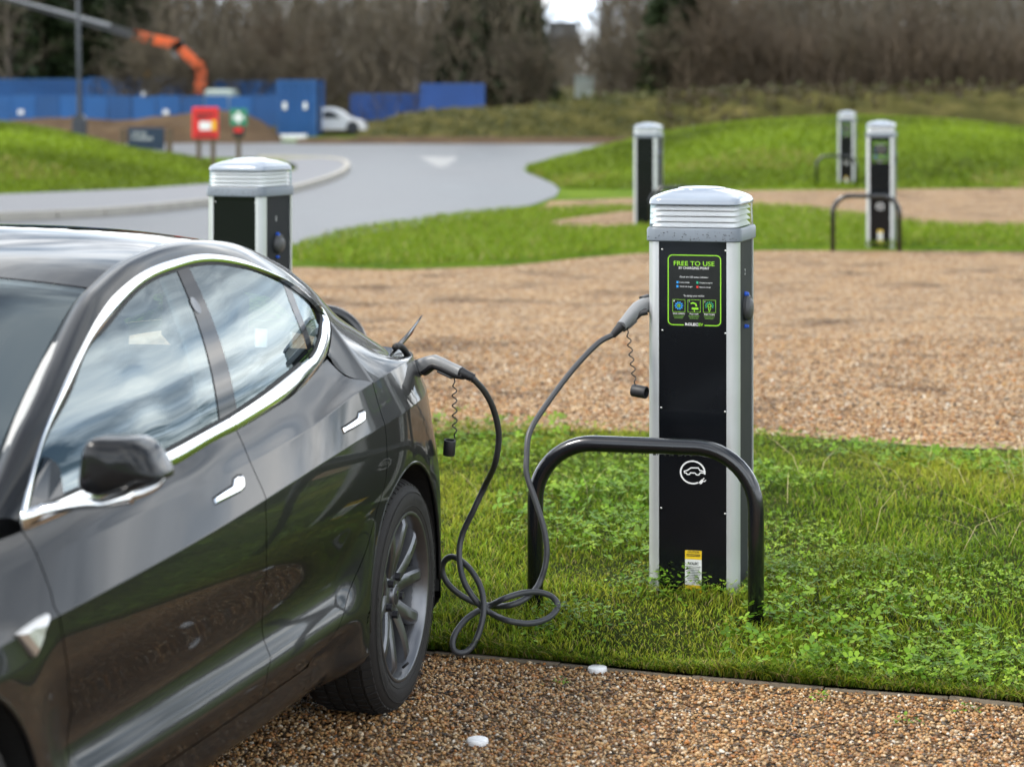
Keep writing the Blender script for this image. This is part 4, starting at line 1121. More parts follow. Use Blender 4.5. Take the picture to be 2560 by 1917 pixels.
# ------------------------------------------------------------------ protective hoops
def make_hoop(span, h, r=.027, rad=.17):
    P = [Vector((-span / 2, 0, -.2)), Vector((-span / 2, 0, h - rad))]
    for k in range(1, 13): a = math.pi - math.pi / 2 * k / 12; P.append(Vector((-span / 2 + rad + rad * math.cos(a), 0, h - rad + rad * math.sin(a))))
    for k in range(0, 13): a = math.pi / 2 - math.pi / 2 * k / 12; P.append(Vector((span / 2 - rad + rad * math.cos(a), 0, h - rad + rad * math.sin(a))))
    P.append(Vector((span / 2, 0, -.2)))
    return MB().tube(P, r, 20).build('barrier_hoop', M_HOOP, None, smooth=True)
hp = make_hoop(.745, .585, rad=.20)
L0 = at(1341, 1517, .08); R0 = at(1887, 1546, .08)
mid = (L0 + R0) / 2
hp.location = (mid.x, mid.y, .05); hp.rotation_euler = (0, 0, math.atan2(R0.y - L0.y, R0.x - L0.x))
tag(hp, 'black tubular steel hoop in front of the nearest charging post', 'barrier hoop', 'barrier hoops')
# water hanging under the top tube
rs = np.random.default_rng(9); mb = MB()
for _ in range(40):
    xx = rs.uniform(-.16, .16); r_ = rs.uniform(.0012, .0026); mb.lathe([(0, .004), (r_ * .7, .001), (r_, -.002), (r_ * .6, -.0045), (0, -.0055)], 7, 'z', (xx, 0, .5585))
tag(mb.build('rain_drops', M_WATER, hp, smooth=True), kind='stuff')
for x, Y, z, rz, lb in ((1870, 28.0, .03, -8, 'black hoop in front of the right-hand charging post'), (1806, 46.6, -.02, -14, 'smallest hoop beside the farthest charging post'), (761, 12.3, .14, -14, 'black hoop whose corner shows above the boot of the car'),
                        (1466, 32.2, -.05, -14, 'hoop behind the nearest post, by the post in the lawn strip')):
    c = copy_tree(hp); c.location = (dg_pos(x, Y) - (.30 if x == 761 else 0), Y, z); c.rotation_euler = (0, 0, R(rz)); tag(c, lb, 'barrier hoop', 'barrier hoops')

# ------------------------------------------------------------------ white marker discs set in the gravel
M_DISC_W = mat('white marker plastic', (.82, .82, .81), rough=.35, noise=(30, .04, .1))
for (xd, yd), lb in (((1290, 1441), 'white marker disc in the gravel near the edging'), ((1031, 1596), 'white marker disc in the gravel beside the rear wheel')):
    p = dpt(xd, yd, .012)
    o = MB().lathe([(0, .017), (.026, .016), (.0295, .014), (.0305, .010), (.0305, -.01)], 32).build('marker_disc', M_DISC_W, None, smooth=True, sharp=50)
    o.location = (p.x, p.y, 0); o.rotation_euler = (R(2), R(-1), 0); tag(o, lb, 'marker', 'white marker discs')
# ================================================================== the parked car
CAR_ROT = R(180 + 75.8)
_ph = R(14.2)
REAR = Vector((math.sin(_ph), math.cos(_ph), 0)); LEFT = Vector((math.cos(_ph), -math.sin(_ph), 0))
WHEEL_AT = Vector((-0.309, 7.251, 0)); WY = 0.905; WB = 2.875
car = empty('parked_car', WHEEL_AT - REAR * WB - LEFT * WY, CAR_ROT)
tag(car, 'dark grey metallic saloon car plugged in at its rear flank', 'car')

def D(P):                                   # design (x rearward, y left, z up) -> local
    P = np.asarray(P, float); Q = P.copy(); Q[..., 0] = -Q[..., 0]; return Q

def carray(u, v):
    d = Vector(((u - 1280.0) / FPX, 1.0, -(v - 224.6) / FPX)); o = Vector((0, 0, CAM_H)) - WHEEL_AT
    return o, d
def carpx(u, v, yf):
    """point of the car seen at a photo position, on the lateral surface yf(x, z) (or a number)"""
    o, d = carray(u, v); y = 0.85 if callable(yf) else yf
    for _ in range(30):
        t = (y - WY - o.dot(LEFT)) / d.dot(LEFT)
        P = o + d * t; x = P.dot(REAR) + WB; z = P.z
        if not callable(yf): break
        yn = float(yf(np.array([x]), np.array([z]))[0])
        if abs(yn - y) < 1e-5: break
        y = 0.5 * y + 0.5 * yn
    return np.array([x, y, z])

Bm = ncs([-.9, -.5, -.2, .2, .7, 1.3, 1.9, 2.4, 2.875, 3.25, 3.5, 3.75],
         [.50, .76, .86, .895, .912, .921, .923, .921, .915, .858, .757, .605])
z6 = ncs([-.9, .437, .9, 1.4, 1.885, 2.4, 2.875, 3.75], [.735, .771, .786, .806, .834, .860, .882, .90])
z7 = ncs([-.9, .3, 1.1, 1.7, 2.17, 2.39, 2.59, 2.90, 3.25, 3.75], [.85, .868, .888, .908, .944, .972, .989, 1.004, 1.00, .97])
d7 = ncs([-.9, .3, 1.1, 1.7, 2.17, 2.5, 2.9, 3.3, 3.75], [-.056, -.050, -.047, -.042, -.034, -.032, -.038, -.045, -.06])
z8 = ncs([-.9, .4, .8, 1.2, 1.59, 1.82, 2.0, 2.2, 2.45, 2.7, 3.75], [.915, .932, .948, .966, .990, 1.007, 1.026, 1.052, 1.078, 1.09, 1.05])
d8 = ncs([-.9, .2, .5, .9, 1.4, 1.9, 2.2, 2.45, 2.7, 3.75], [-.16, -.132, -.115, -.100, -.092, -.086, -.092, -.110, -.13, -.2])
_belt_px = [(804, 913), (780, 942), (726, 994), (672, 1028.5), (592, 1075.6), (527, 1108), (440, 1160), (399, 1178), (300, 1225), (200, 1268), (120, 1302), (60, 1326)]
for _ in range(12):                          # settle the height of the window line on the body surface
    q = np.array([carpx(u, v, lambda x, z: Bm(x) + d8(x)) for u, v in _belt_px])[::-1]
    z8 = ncs(np.concatenate([[-.9, .1], q[:, 0], [2.62, 3.75]]), np.concatenate([[q[0, 2] - .03, q[0, 2] - .012], q[:, 2], [1.088, 1.05]]))
k7b = pchip([-5, 1.5, 1.9, 2.3, 3.0, 6], [0., 0., .0, 1., 1., 1.])
b4 = pchip([-5, 2.9, 3.15, 3.5, 3.8, 6], [0., 0., .035, .055, .055, .055])       # bumper swells behind the wheel

def rails(x):
    x = np.asarray(x, float); B = Bm(x); bb = b4(x)
    Z = [0 * x + .185, 0 * x + .235, 0 * x + .315, 0 * x + .372, 0 * x + .458, 0 * x + .64, z6(x)]
    Yl = [B - .115, B - .058, B - .036 + bb * .3, B - .012 + bb * .6, B - .038 + bb * 1.55, B - .007 + bb * .9, B]
    zz7, zz8 = z7(x), z8(x); y8 = B + d8(x); wf_ = np.clip((2.05 - x) / .5, 0, 1); wf_ = wf_ * wf_ * (3 - 2 * wf_)
    y7 = B + d7(x) * (1 - wf_) + wf_ * d8(x) * .94 * (zz7 - Z[-1]) / (zz8 - Z[-1])
    w = k7b(x)
    z7b = zz7 + (zz8 - zz7) * (0.5 * (1 - w) + 0.22 * w); y7b = y7 + (y8 - y7) * (0.46 * (1 - w) + 0.28 * w)
    return np.stack(Z, -1), np.stack(Yl, -1), np.stack([zz7, z7b, zz8], -1), np.stack([y7, y7b, y8], -1)

def batch_ncs(K, V, q):
    n = K.shape[1]; h = np.diff(K, axis=1); A = np.zeros((len(K), n, n)); r = np.zeros((len(K), n))
    A[:, 0, 0] = 1; A[:, -1, -1] = 1
    for i in range(1, n - 1):
        A[:, i, i - 1] = h[:, i - 1]; A[:, i, i] = 2 * (h[:, i - 1] + h[:, i]); A[:, i, i + 1] = h[:, i]
        r[:, i] = 6 * ((V[:, i + 1] - V[:, i]) / h[:, i] - (V[:, i] - V[:, i - 1]) / h[:, i - 1])
    M = np.linalg.solve(A, r[..., None])[..., 0]
    i = np.clip((q[:, None] > K).sum(1) - 1, 0, n - 2); a_ = np.arange(len(q))
    hh = h[a_, i]; a = (K[a_, i + 1] - q) / hh; b = 1 - a
    return a * V[a_, i] + b * V[a_, i + 1] + ((a ** 3 - a) * M[a_, i] + (b ** 3 - b) * M[a_, i + 1]) * hh ** 2 / 6

def batch_pchip(K, V, q):
    h = np.diff(K, axis=1); d = np.diff(V, axis=1) / h; m = np.zeros_like(V); m[:, 0] = d[:, 0]; m[:, -1] = d[:, -1]
    for i in range(1, K.shape[1] - 1):
        same = d[:, i - 1] * d[:, i] > 0
        w1 = 2 * h[:, i] + h[:, i - 1]; w2 = h[:, i] + 2 * h[:, i - 1]
        with np.errstate(all='ignore'):
            hm = (w1 + w2) / (w1 / d[:, i - 1] + w2 / d[:, i])
        m[:, i] = np.where(same, hm, 0)
    i = np.clip((q[:, None] > K).sum(1) - 1, 0, K.shape[1] - 2); a_ = np.arange(len(q)); hh = h[a_, i]
    t = (q - K[a_, i]) / hh
    return ((1 + 2 * t) * (1 - t) ** 2 * V[a_, i] + t * (1 - t) ** 2 * hh * m[a_, i]
            + t * t * (3 - 2 * t) * V[a_, i + 1] + t * t * (t - 1) * hh * m[a_, i + 1])

def Ybody(x, z):
    """half width of the painted body below the window line"""
    x = np.atleast_1d(np.asarray(x, float)).ravel(); z = np.atleast_1d(np.asarray(z, float)).ravel()
    Z, Y, Zu, Yu = rails(x)
    lo = batch_ncs(Z, Y, z)
    hi = batch_pchip(Zu, Yu, z)
    mid_ = Y[:, -1] + (Yu[:, 0] - Y[:, -1]) * (z - Z[:, -1]) / (Zu[:, 0] - Z[:, -1])
    hi = np.where(z <= Zu[:, 0], mid_, hi)
    y = np.where(z <= Z[:, -1], lo, hi)
    for xa_, ra_ in ((0.0, .39), (WB, .387)):              # the body swells out to the rim of each wheel arch
        d = np.where(z > .335, np.hypot(x - xa_, z - .335), np.abs(x - xa_)) - ra_
        w = np.clip(1 - d / .25, 0, 1); w = w ** 3 * (10 - 15 * w + 6 * w * w)
        w = w * np.clip((z - .17) / .08, 0, 1) * np.clip((Z[:, -1] + .02 - z) / .08, 0, 1)
        lip = np.where(x < xa_, .917, np.where(xa_ > 1, np.interp(x, [2.9, 3.1, 3.27, 3.6], [.917, .912, .899, .72]), .915))
        y = y + w * np.maximum(lip - y, 0)
    return y

def Yglass(x, z):
    x = np.asarray(x, float); z = np.asarray(z, float)
    h = np.maximum(z - z8(x), -.05)
    return Bm(x) + d8(x) - .008 - .21 * h - .60 * h * h

def nrm(f, x, z, e=.0015):
    dx = (f(x + e, z) - f(x - e, z)) / (2 * e); dz = (f(x, z + e) - f(x, z - e)) / (2 * e)
    n = np.stack([-dx, np.ones_like(dx), -dz], -1)
    return n / np.linalg.norm(n, axis=1, keepdims=True)

def put(name, P, F, m, parent, N=None, smooth=True, mirror=False, **kw):
    """design coordinates -> mesh object, faces turned to the outside"""
    P = np.asarray(P, float).copy()
    if N is not None: N = np.asarray(N, float).copy()
    if mirror:
        P[:, 1] *= -1
        if N is not None: N[:, 1] *= -1
    L = D(P); NL = D(N) if N is not None else None
    F = [tuple(f) for f in F]
    if NL is not None:
        s = 0.0
        for f in F[:: max(1, len(F) // 60)]:
            a, b, c = (Vector(L[f[k]]) for k in (0, 1, 2))
            s += (b - a).cross(c - a).dot(Vector(NL[f[0]]))
        if s < 0: F = [f[::-1] for f in F]
    return mk(name, L, F, m, parent, smooth=smooth, normals=NL, **kw)

def grid_faces(nr, nc):
    return [(i * nc + j, i * nc + j + 1, (i + 1) * nc + j + 1, (i + 1) * nc + j) for i in range(nr - 1) for j in range(nc - 1)]

# row parameter: 0..6 = lower rails, 6..9 = crease -> shoulder -> belt
def zrow(t, x):
    Z, Y, Zu, Yu = rails(x)
    A = np.concatenate([Z, Zu], 1)
    i = np.clip(np.floor(t).astype(int), 0, 8)
    a_ = np.arange(len(x))
    return A[a_, i] + (A[a_, i + 1] - A[a_, i]) * (t - i)
_T = np.concatenate([np.linspace(0, 1, 4)[:-1], np.linspace(1, 2, 4)[:-1], np.linspace(2, 3, 6)[:-1], np.linspace(3, 4, 11)[:-1],
                     np.linspace(4, 5, 11)[:-1], np.linspace(5, 5.97, 9), [5.985, 6.0, 6.015, 6.03], np.linspace(6.1, 7, 10)[:-1],
                     [6.97, 7.0, 7.06, 7.2], np.linspace(7.35, 8, 5), np.linspace(8.12, 9, 7)])

def side_panel(name, xl, xr, t0, t1, m, parent=None, ncol=30, arch=None, arch_r=.387, cols=None, edge=True, mirror=False, inset=0.0, z_lo=None):
    """panel of the body side between two edge curves x(z); wheel arch cut out where given"""
    T = _T[(_T > t0 + 1e-4) & (_T < t1 - 1e-4)]; T = np.concatenate([[t0], T, [t1]])
    S = np.linspace(0, 1, ncol) if cols is None else np.asarray(cols); nr, nc = len(T), len(S)
    X = np.zeros((nr, nc)); Zg = np.zeros((nr, nc))
    xm = np.full(nr, 1.0)
    for _ in range(6):
        zl = zrow(T, xl(Zg[:, 0])); zr = zrow(T, xr(Zg[:, -1]))
        X = xl(zl)[:, None] * (1 - S) + xr(zr)[:, None] * S
        Zg = zrow(np.repeat(T, nc), X.ravel()).reshape(nr, nc)
    ok = np.ones((nr, nc), bool)
    if z_lo is not None:
        Zg = np.maximum(Zg, z_lo(X))
    if arch is not None:
        dx_ = np.clip(arch_r ** 2 - (X - arch) ** 2, 0, None)
        za_ = np.where(np.abs(X - arch) < arch_r, .335 + np.sqrt(dx_), -1)
        ok = Zg > za_ + 1e-6
        Zg = np.maximum(Zg, za_)
    x = X.ravel(); z = Zg.ravel(); y = Ybody(x, z)
    N = nrm(Ybody, x, z); P = np.stack([x, y, z], -1)
    if inset: P = P - N * inset
    F = [f for f in grid_faces(nr, nc) if not (not ok.ravel()[f[0]] and not ok.ravel()[f[1]] and not ok.ravel()[f[2]] and not ok.ravel()[f[3]])]
    if edge:                                # folded-in edge all round, so the gap has depth
        ring = [(0, j) for j in range(nc)] + [(i, nc - 1) for i in range(1, nr)] + [(nr - 1, j) for j in range(nc - 2, -1, -1)] + [(i, 0) for i in range(nr - 2, 0, -1)]
        ids = [i * nc + j for i, j in ring]
        b = len(P); P = np.concatenate([P, P[ids] - N[ids] * .012]); 
        cen = P[:nr * nc].mean(0)
        En = P[ids] - cen; En /= np.linalg.norm(En, axis=1, keepdims=True)
        N = np.concatenate([N, N[ids]])
        n = len(ids)
        for k in range(n):
            k2 = (k + 1) % n
            F.append((ids[k], ids[k2], b + k2, b + k))
    return put(name, P, F, m, parent, N, mirror=mirror)

# ---------------------------------------------------------------- materials of the car
def paint_mat():
    m, t, b, N, L = node_mat('graphite car paint')
    b.inputs['Metallic'].default_value = 0.0
    b.inputs['Roughness'].default_value = 0.42
    b.inputs['Coat Weight'].default_value = 1.0; b.inputs['Coat Roughness'].default_value = 0.012
    b.inputs['Coat IOR'].default_value = 1.43; b.inputs['Specular IOR Level'].default_value = .12
    tcn = N('ShaderNodeTexCoord')
    fl = N('ShaderNodeTexVoronoi'); fl.inputs['Scale'].default_value = 900
    L(tcn.outputs['Object'], fl.inputs['Vector'])
    mr = N('ShaderNodeMix', data_type='RGBA'); mr.inputs[6].default_value = (.0045, .005, .006, 1); mr.inputs[7].default_value = (.011, .012, .0135, 1)
    sx = N('ShaderNodeSeparateColor'); L(fl.outputs['Color'], sx.inputs[0]); L(sx.outputs[0], mr.inputs[0])
    # road dust low on the body and a faint film of dirt
    gr = N('ShaderNodeSeparateXYZ'); L(tcn.outputs['Object'], gr.inputs[0])
    nz = N('ShaderNodeTexNoise'); nz.inputs['Scale'].default_value = 9; nz.inputs['Detail'].default_value = 8; nz.inputs['Roughness'].default_value = .7
    L(tcn.outputs['Object'], nz.inputs['Vector'])
    h = N('ShaderNodeMapRange'); h.inputs['From Min'].default_value = .62; h.inputs['From Max'].default_value = .22
    L(gr.outputs['Z'], h.inputs[0])
    mu = N('ShaderNodeMath', operation='MULTIPLY'); L(h.outputs[0], mu.inputs[0]); L(nz.outputs['Fac'], mu.inputs[1])
    sp = N('ShaderNodeTexNoise'); sp.inputs['Scale'].default_value = 160; sp.inputs['Detail'].default_value = 3
    L(tcn.outputs['Object'], sp.inputs['Vector'])
    sr = N('ShaderNodeValToRGB'); ramp(sr, [(.70, (0, 0, 0)), (.76, (1, 1, 1))]); L(sp.outputs['Fac'], sr.inputs[0])
    sm = N('ShaderNodeMath', operation='MULTIPLY'); L(sr.outputs[0], sm.inputs[0]); L(h.outputs[0], sm.inputs[1])
    ad = N('ShaderNodeMath', operation='MULTIPLY_ADD'); ad.inputs[1].default_value = .05; L(mu.outputs[0], ad.inputs[0])
    s2 = N('ShaderNodeMath', operation='MULTIPLY'); s2.inputs[1].default_value = .5; L(sm.outputs[0], s2.inputs[0]); L(s2.outputs[0], ad.inputs[2])
    dm = N('ShaderNodeMix', data_type='RGBA'); L(ad.outputs[0], dm.inputs[0]); L(mr.outputs[2], dm.inputs[6]); dm.inputs[7].default_value = (.085, .075, .066, 1)
    L(dm.outputs[2], b.inputs['Base Color'])
    mt = N('ShaderNodeMath', operation='MULTIPLY_ADD'); mt.inputs[1].default_value = 0; mt.inputs[2].default_value = 0; mt.use_clamp = True
    L(ad.outputs[0], mt.inputs[0]); L(mt.outputs[0], b.inputs['Metallic'])
    cr = N('ShaderNodeMath', operation='MULTIPLY_ADD'); cr.inputs[1].default_value = .16; cr.inputs[2].default_value = .035
    L(ad.outputs[0], cr.inputs[0]); L(cr.outputs[0], b.inputs['Coat Roughness'])
    cw = N('ShaderNodeMath', operation='MULTIPLY_ADD'); cw.inputs[1].default_value = -.5; cw.inputs[2].default_value = .60
    L(ad.outputs[0], cw.inputs[0]); L(cw.outputs[0], b.inputs['Coat Weight'])
    return m
M_PAINT = paint_mat()
M_CHROME = mat('polished trim', (.86, .87, .88), rough=.09, metal=1.0, noise=(40, .03, .03))
M_SATIN = mat('satin silver trim', (.70, .69, .68), rough=.32, metal=.8, noise=(40, .05, .05))
M_GLASS = glass_mat('window glass', (.54, .67, .69), 2.15)
M_SCREEN = glass_mat('windscreen glass', (.50, .63, .67), 1.95)
M_ROOFGL = mat('dark roof glass', (.012, .014, .016), rough=.02, spec=.75, noise=(6, .2, .01))
M_GLOSSBLK = mat('gloss black trim', (.008, .008, .010), rough=.06, spec=.4, noise=(30, .2, .03))
M_RUBBER = mat('rubber seal', (.016, .016, .017), rough=.65, noise=(60, .25, .1))
M_BLACK = mat('black liner', (.008, .008, .008), rough=.9, noise=(30, .3))
M_TYRE = mat('dusty tyre rubber', (.015, .0135, .0125), rough=.75, noise=(26, .5, .12), bump=(220, .0006))
M_RIM = mat('satin grey alloy', (.17, .174, .185), rough=.33, metal=.85, noise=(14, .25, .10))
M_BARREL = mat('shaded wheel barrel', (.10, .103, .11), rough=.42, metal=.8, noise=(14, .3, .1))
M_DISC = mat('brake disc steel', (.20, .19, .18), rough=.45, metal=.8, noise=(30, .3, .1))
M_SEAT = mat('black seat upholstery', (.035, .035, .038), rough=.6, noise=(40, .2, .1), bump=(300, .0004))
M_TRIM = mat('grey cabin trim', (.10, .10, .105), rough=.7, noise=(30, .2, .1))
M_PALETRIM = mat('pale headlining', (.42, .42, .41), rough=.9, noise=(30, .08))
M_RED = mat('tail lamp red lens', (.16, .006, .008), rough=.08, coat=1.0, noise=(30, .2))
M_LAMP = mat('clear lamp lens', (.5, .52, .55), rough=.1, coat=1.0, noise=(30, .2))
M_CAMWIN = mat('smoked camera window', (.16, .17, .19), rough=.15, noise=(60, .05))

# ---------------------------------------------------------------- cut lines (x as a function of height)
def cutline(pts, yf):
    Q = np.array([carpx(u, v, yf) for u, v in pts]); o = np.argsort(Q[:, 2]); Q = Q[o]
    return pchip(Q[:, 2], Q[:, 0])
Yb_ = lambda x, z: Ybody(x, z)
def Yb_safe(x, z):
    return Ybody(x, np.clip(z, .19, z8(x) + .02))
cut_f = cutline([(54, 1326), (78, 1359), (100, 1407), (127, 1480), (140, 1525), (153, 1567), (164, 1638), (171.5, 1717), (175.5, 1797), (179, 1917)], Yb_safe)
cut_b = cutline([(592, 1077), (628, 1160), (658, 1227), (664, 1270), (666, 1347), (658, 1495), (656, 1544), (661, 1603), (676, 1640), (668, 1682), (646, 1746)], Yb_safe)
_zr = [1.085, 1.02, .987, .945, .836, .741, .583, .492, .413, .361, .335, .30]
_xr = [2.41, 2.47, 2.598, 2.598, 2.612, 2.605, 2.50, 2.41, 2.30, 2.17, 2.06, 1.98]
cut_r = pchip(_zr, _xr)
GAP = .0022
for mir in (False, True):
    front_door = side_panel('front_door', lambda z: cut_f(z) + GAP, lambda z: cut_b(z) - GAP, 2.04, 9.0, M_PAINT, car, 34, mirror=mir)
    rear_door = side_panel('rear_door', lambda z: cut_b(z) + GAP, lambda z: cut_r(z) - GAP, 2.04, 9.0, M_PAINT, car, 34, mirror=mir)
    if not mir: FDOOR, RDOOR = front_door, rear_door
    # front wing with its wheel arch
    xs = np.concatenate([np.linspace(-.75, -.40, 8), -.39 * np.cos(np.linspace(0, np.pi, 31))[1:-1], np.linspace(.395, 1, 6)])
    s_f = np.unique(np.clip((xs + .75) / (.40 + .75), 0, 1))
    side_panel('front_wing', lambda z: -.75 + 0 * z, lambda z: cut_f(z) - GAP, 0.0, 9.0, M_PAINT, car, arch=0.0, arch_r=.39, cols=s_f, mirror=mir)
    # rear quarter with its wheel arch, round to the tail
    xa = WB; x0, x1 = 2.5, 3.78
    xs = np.concatenate([[2.47, 2.475, 2.48], WB - .387 * np.cos(np.linspace(0, np.pi, 35)), np.linspace(3.27, 3.78, 24)])
    s_q = np.unique(np.clip((xs - 2.47) / (3.78 - 2.47), 0, 1))
    side_panel('rear_quarter_panel', lambda z: cut_r(np.clip(z, .33, .987)) + GAP, lambda z: 3.78 + 0 * z, 1.2, 7.0, M_PAINT, car, arch=WB, arch_r=.387,
               cols=np.unique(np.concatenate([np.linspace(0, 1, 90) ** 1.0])), mirror=mir)
    # sill
    side_panel('sill', lambda z: .40 + 0 * z, lambda z: 2.47 + 0 * z, 0.0, 1.98, M_PAINT, car, 40, mirror=mir)
    # dark structure behind the panels so that the gaps read dark
    side_panel('inner_structure', lambda z: .36 + 0 * z, lambda z: 2.47 + 0 * z, 0.3, 8.9, M_BLACK, car, 16, edge=False, inset=.016, mirror=mir)

# ---------------------------------------------------------------- window line, chrome, glass
def gsurf(off):
    return lambda x, z: Yglass(x, z) + off
chr_out_px = [(50, 1283), (60, 1238), (80, 1160), (101.5, 1084.6), (127, 1019), (156, 950.6), (203, 860), (235.5, 799), (272, 748), (308, 712), (344, 685),
              (400, 657), (436, 646), (472, 637), (527, 633), (563, 637), (599, 645), (654, 667), (690, 685), (726, 705), (762, 732), (789.5, 756), (812, 779), (823, 800)]
chr_in_px = [(73, 1270), (80, 1225), (95, 1150), (115, 1090), (141, 1035), (175, 970), (226, 860), (252, 822), (290, 775.6), (320, 742), (352, 713),
             (404, 683), (438, 671), (474, 660), (527, 653), (560, 655), (594, 661), (640, 674), (678, 688), (714, 703), (750, 727), (776, 748), (797, 768), (806, 786)]
CO = np.array([carpx(u, v, gsurf(.008)) for u, v in chr_out_px])
CI = np.array([carpx(u, v, gsurf(.006)) for u, v in chr_in_px])
# rear end of the window line, round the tip down to the belt
tip_out_px = [(823, 800), (828.5, 822), (828.5, 842), (826, 864), (819, 887), (804, 913)]
tip_in_px = [(806, 786), (806, 812), (805, 832), (801, 850), (793, 873), (780, 894)]
TO = np.array([carpx(u, v, gsurf(.008)) for u, v in tip_out_px])
TI = np.array([carpx(u, v, gsurf(.006)) for u, v in tip_in_px])
belt_lo_px = [(804, 913), (780, 942), (726, 994), (672, 1028.5), (592, 1075.6), (527, 1108), (440, 1160), (399, 1178), (300, 1225), (200, 1268), (120, 1302), (60, 1326)]
belt_hi_px = [(780, 894), (756, 912), (706, 952), (652, 994), (575, 1045), (512, 1080), (424, 1128), (383, 1147), (288, 1190), (190, 1232), (120, 1262), (78, 1276)]
BO = np.array([carpx(u, v, gsurf(.010)) for u, v in belt_lo_px])
BI = np.array([carpx(u, v, gsurf(.007)) for u, v in belt_hi_px])

def resample(P, n):
    P = np.asarray(P, float); s = np.concatenate([[0], np.cumsum(np.linalg.norm(np.diff(P, axis=0), axis=1))]); s /= s[-1]
    q = np.linspace(0, 1, n)
    return np.stack([ncs(s, P[:, k])(q) for k in range(P.shape[1])], -1)

def ribbon(name, A, B, m, parent, bulge=.004, nc=7, n=120, depth=.012, mirror=False, raise_=0.0, cut=(0, 0)):
    """strip between two curves, crowned, with folded edges"""
    A = resample(A, n); B = resample(B, n)
    if cut[0]: A[0] += (A[1] - A[0]) / np.linalg.norm(A[1] - A[0]) * cut[0]; B[0] += (B[1] - B[0]) / np.linalg.norm(B[1] - B[0]) * cut[0]
    if cut[1]: A[-1] -= (A[-1] - A[-2]) / np.linalg.norm(A[-1] - A[-2]) * cut[1]; B[-1] -= (B[-1] - B[-2]) / np.linalg.norm(B[-1] - B[-2]) * cut[1]
    T = np.gradient(A, axis=0); W = B - A
    Nn = np.cross(T, W); Nn /= np.linalg.norm(Nn, axis=1, keepdims=True) + 1e-12
    sgn = np.where((Nn[:, 1] < 0), -1, 1)[:, None]; Nn = Nn * sgn
    rows = []
    for c in np.linspace(0, 1, nc):
        rows.append(A + W * c + Nn * (raise_ + bulge * 4 * c * (1 - c)))
    rows = [rows[0] - Nn * depth] + rows + [rows[-1] - Nn * depth]
    P = np.concatenate(rows); nr = len(rows)
    F = grid_faces(nr, n)
    b0 = Vector(P[F[len(F) // 2][0]]); f = F[n * (nr // 2)]
    L = D(P)
    if mirror: L[:, 1] *= -1
    a, b, c = (Vector(L[i]) for i in f[:3])
    nn = Vector(D(Nn[n // 2 : n // 2 + 1])[0]);
    if mirror: nn.y *= -1
    if (b - a).cross(c - a).dot(nn) < 0: F = [q[::-1] for q in F]
    return mk(name, L, F, m, parent, smooth=True, sharp=50)

for mir in (False, True):
    tr = ribbon('window_trim', np.concatenate([CO, TO[1:]]), np.concatenate([CI, TI[1:]]), M_CHROME, car, bulge=.005, mirror=mir, n=170)
    # dark rubber line inside the bright trim
    inn = np.concatenate([CI, TI[1:]]); outr = np.concatenate([CO, TO[1:]])
    w = inn - outr; w /= np.linalg.norm(w, axis=1, keepdims=True)
    ribbon('weather_strip', inn - w * .002, inn + w * .012, M_RUBBER, tr, bulge=.002, mirror=mir, n=150, raise_=-.004)
    # belt trim: two lengths, split at the door gap
    for nm, k0, k1 in (('belt_trim', 4, 12), ('belt_trim', 0, 5)):
        a, b = BO[k0:k1], BI[k0:k1]
        a = resample(a, 40); b = resample(b, 40)
        ribbon(nm, a, b, M_CHROME, car, bulge=.006, mirror=mir, n=60, cut=(.0012 if k0 == 4 else 0, 0 if k0 == 4 else .0012))
    ribbon('belt_seal', BI[1:11] - np.array([0, 0, .002]), BI[1:11] + np.array([0, -.003, .009]), M_RUBBER, tr, bulge=.001, mirror=mir, n=60, raise_=-.003)

b_f_px = [(437, 668), (471, 765), (503, 860), (523, 932.5), (536, 1010), (545, 1070)]      # front window, rear edge
b_r_px = [(469, 661), (510, 765), (547, 860), (568.5, 932), (582, 985), (593, 1040)]
c_r_px = [(700, 694), (732, 780), (762, 859), (774, 906)]
BF = np.array([carpx(u, v, gsurf(0)) for u, v in b_f_px]); BR = np.array([carpx(u, v, gsurf(0)) for u, v in b_r_px])
CR = np.array([carpx(u, v, gsurf(0)) for u, v in c_r_px])
def zline(Q):
    o = np.argsort(Q[:, 2]); return pchip(Q[o, 2], Q[o, 0])
xbf, xbr, xcr = zline(BF), zline(BR), zline(CR)
top_x = np.concatenate([CI, TI[1:3]]); 
o_ = np.argsort(top_x[:, 0]); ztop = pchip(*[a for a in (np.unique(top_x[:, 0]), top_x[np.unique(top_x[:, 0], return_index=True)[1], 2])])
bo_ = np.argsort(BI[:, 0]); zbot = pchip(BI[bo_, 0], BI[bo_, 2])

